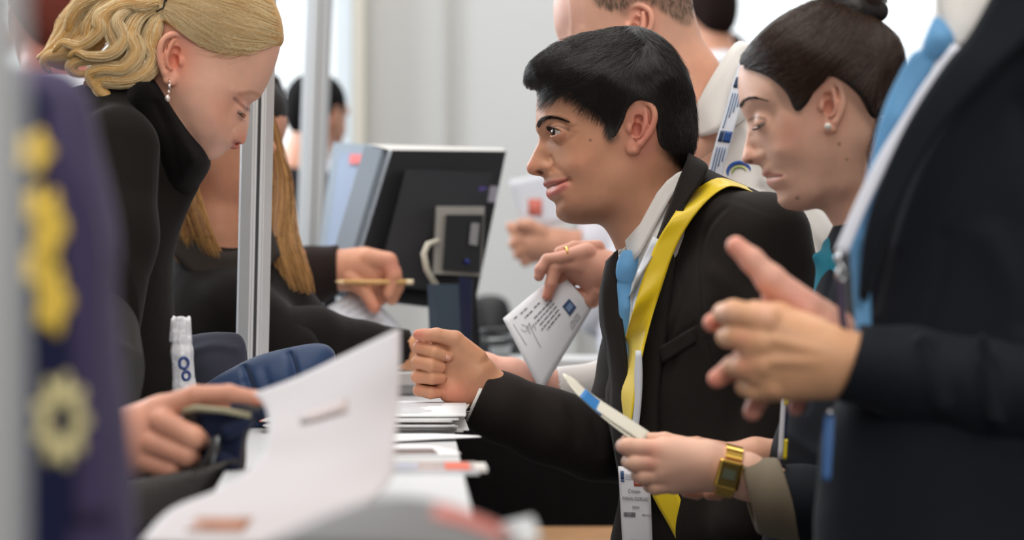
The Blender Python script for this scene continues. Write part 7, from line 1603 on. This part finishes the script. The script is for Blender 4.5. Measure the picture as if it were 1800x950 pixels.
cb = tube_obj('cable', [P(*q) for q in ((770, 424, 3.79), (752, 430, 3.77), (745, 446, 3.76), (750, 474, 3.76), (764, 498, 3.77), (778, 518, 3.80), (790, 560, 3.84), (800, 640, 3.86))], 0.005, simple('beige_cable', (190, 184, 168), 0.5), None, 8); tag(cb, 'beige cable looping down from the small box behind the monitor', 'cable')
# second monitor: white frame, pale screen
m2 = empty('computer_monitor', P(620, 650, 4.3), 'white-framed monitor with a pale lit screen and red mark, left of the black-backed one', 'monitor')
quad_prism('frame', [(586, 250, 4.32), (668, 256, 4.22), (640, 452, 4.16), (560, 450, 4.28)], (0.02, 0.03, 0.0), simple('white_plastic', (146, 158, 170), 0.75), m2)
M_SCR = simple('lit_screen', (150, 164, 188), 0.8, emis=(200, 216, 242, 0.05))
quad_prism('screen', [(597, 268, 4.296), (656, 270, 4.224), (632, 440, 4.170), (572, 440, 4.262)], (-0.0004, -0.001, 0), M_SCR, m2)
quad_prism('red_mark', [(616, 271, 4.266), (638, 272, 4.240), (636, 288, 4.236), (614, 288, 4.262)], (-0.0004, -0.002, 0), simple('red_label', (228, 84, 78), 0.5), m2)
tube_obj('stem', [P(610, 440, 4.28), np.array((px(612, 4.3), 4.3, TZ + .01))], 0.02, simple('white_plastic_b', (204, 208, 212), 0.4), m2, 12)
V, F = box_vf((px(612, 4.3), 4.3, TZ + .008), (0.18, 0.14, 0.014), None, 0.004); mesh_obj('foot', np.array(V), F, bpy.data.materials['white_plastic_b'], m2, None, False)
# clutter at the foot of the monitor
fo = empty('folder', P(785, 600, 3.72), 'blue-grey folder standing at the foot of the black monitor', 'folder')
quad_prism('cover', [(764, 500, 3.70), (806, 500, 3.74), (810, 600, 3.76), (768, 604, 3.72)], (-0.012, 0.02, 0), simple('slate_blue', (66, 82, 98), 0.5), fo); quad_prism('spine', [(806, 486, 3.74), (830, 490, 3.76), (828, 604, 3.78), (810, 602, 3.76)], (0, 0.02, 0), simple('deep_blue', (28, 34, 70), 0.5), fo)
quad_prism('base_block', [(764, 600, 3.72), (812, 600, 3.74), (814, 672, 3.74), (764, 672, 3.72)], (-0.008, 0.02, 0), M_BLK, fo)

# ---------------------------------------------------------------- back desk with black cloth, chair, clutter
bd = empty('back_desk', (px(1000, 4.4), 4.45, 0), 'white-topped desk with a black cloth front behind the staff', 'desk')
DZ = CAMZ - (632 - 475) / FPX * 4.35
wbox('desk_top', px(800, 4.35), px(1130, 4.35), 4.35, 4.56, DZ - 0.03, DZ, M_TABLE, bd, 0.003)
rows = [[(px(796 + 480 * u, 4.36), 4.36 + 0.02 + 0.012 * math.sin(u * 46) * (0.3 + 0.7 * v), (DZ - 0.03) * (1 - v) + 0.005 * v) for u in np.linspace(0, 1, 120)] for v in np.linspace(0, 1, 6)]
sheet_obj('cloth_skirt', rows, 0.003, cloth_mat('black_cloth', (17, 15, 15), 0.9), bd)
wl = empty('low_bench', (px(1065, 3.5), 3.6, 0), 'low wooden-topped bench just visible at the bottom behind the badge', 'bench')
BZ = CAMZ - (926 - 475) / FPX * 3.95
wbox('bench_top', px(900, 3.95), px(1240, 3.95), 3.62, 3.95, BZ - 0.022, BZ, simple('light_wood', (168, 122, 76), 0.5, var=0.25, varscale=14), wl, 0.003)
wbox('bench_side', px(910, 3.9), px(1230, 3.9), 3.64, 3.93, 0.0, BZ - 0.022, simple('bench_white', (206, 204, 200), 0.6), wl)
ch = empty('office_chair', (px(862, 5.6), 5.6, 0), 'dark office chair beside the monitor, out of focus', 'chair')
S = Space(5.6); M_G = simple('chair_grey', (74, 78, 80), 0.6)
v = Vol((790, 500, -70), (930, 700, 110), 4); v.relief([(826, 540), (842, 520), (880, 520), (898, 545), (902, 620), (890, 660), (840, 660), (824, 610)], [(862, 590, 22)], 3); v.obj('backrest', S, M_BLK, ch)
v = Vol((790, 650, -70), (940, 720, 110), 4); v.chain([(830, 690, 0, 16), (895, 690, 0, 16)], 8); v.chain([(830, 690, 60, 16), (895, 690, 60, 16)], 8); v.ell((862, 690, 30), (46, 14, 52), 10); v.obj('seat', S, M_BLK, ch)
f3 = lambda a: [S.w([p])[0] for p in a]; ff = floor_py(5.6)
tube_obj('column', f3([(862, 700, 20), (862, ff - 50, 20)]), 0.03, M_G, ch, 12)
for i in range(5):
    a = i * 1.2566; tube_obj('leg', f3([(862, ff - 60, 20), (862 + 150 * math.cos(a), ff - 30, 20 + 150 * math.sin(a))]), 0.022, M_G, ch, 8); V, F = ball_vf(f3([(862 + 150 * math.cos(a), ff - 22, 20 + 150 * math.sin(a))])[0], 0.028, 12, 8); mesh_obj('caster', np.array(V), F, M_BLK, ch)
tube_obj('armrest', f3([(820, 690, 80), (816, 600, 84), (850, 596, 90), (905, 600, 90)]), 0.016, M_G, ch, 8); tube_obj('armrest', f3([(905, 690, -40), (912, 610, -40), (880, 600, -46)]), 0.016, M_G, ch, 8)
# cups and cable on the far desk
for i, (x, y, m, lab) in enumerate(((812, 596, simple('cup_white', (216, 218, 222), 0.5), 'white paper cup on the back desk right of the blue-grey folder'), (880, 610, simple('cup_grey', (196, 200, 202), 0.5), 'pale bowl-like cup on the back desk under the office chair back'))):
    d = 4.45; r = (12 if i == 0 else 22) / FPX * d; b0 = np.array((px(x, d), d, DZ)); h = DZ + 0.001
    prof = [(0.0, 0.001), (0.72 * r, 0.001), (r, (0.055 if i == 0 else .035)), (0.93 * r, (0.055 if i == 0 else .035)), (0.66 * r, 0.006), (0, 0.006)]
    n = 20; V = [(b0[0] + p * math.cos(a), b0[1] + p * math.sin(a), DZ + z) for p, z in prof for a in [2 * math.pi * k / n for k in range(n)]]; F = [(a * n + k, a * n + (k + 1) % n, (a + 1) * n + (k + 1) % n, (a + 1) * n + k) for a in range(len(prof) - 1) for k in range(n)]
    o = mesh_obj('cup', np.array(V), F, m); tag(o, lab, 'cup')
w = tube_obj('cable', [(px(850, 4.45) + 0.04 * math.cos(t) + 0.003 * t, 4.46 + 0.05 * math.sin(t), DZ + 0.008 + 0.004 * t) for t in np.linspace(0, 14, 60)], 0.006, M_BLK, None, 8); tag(w, 'coiled black cable lying on the back desk between the two cups', 'cable')
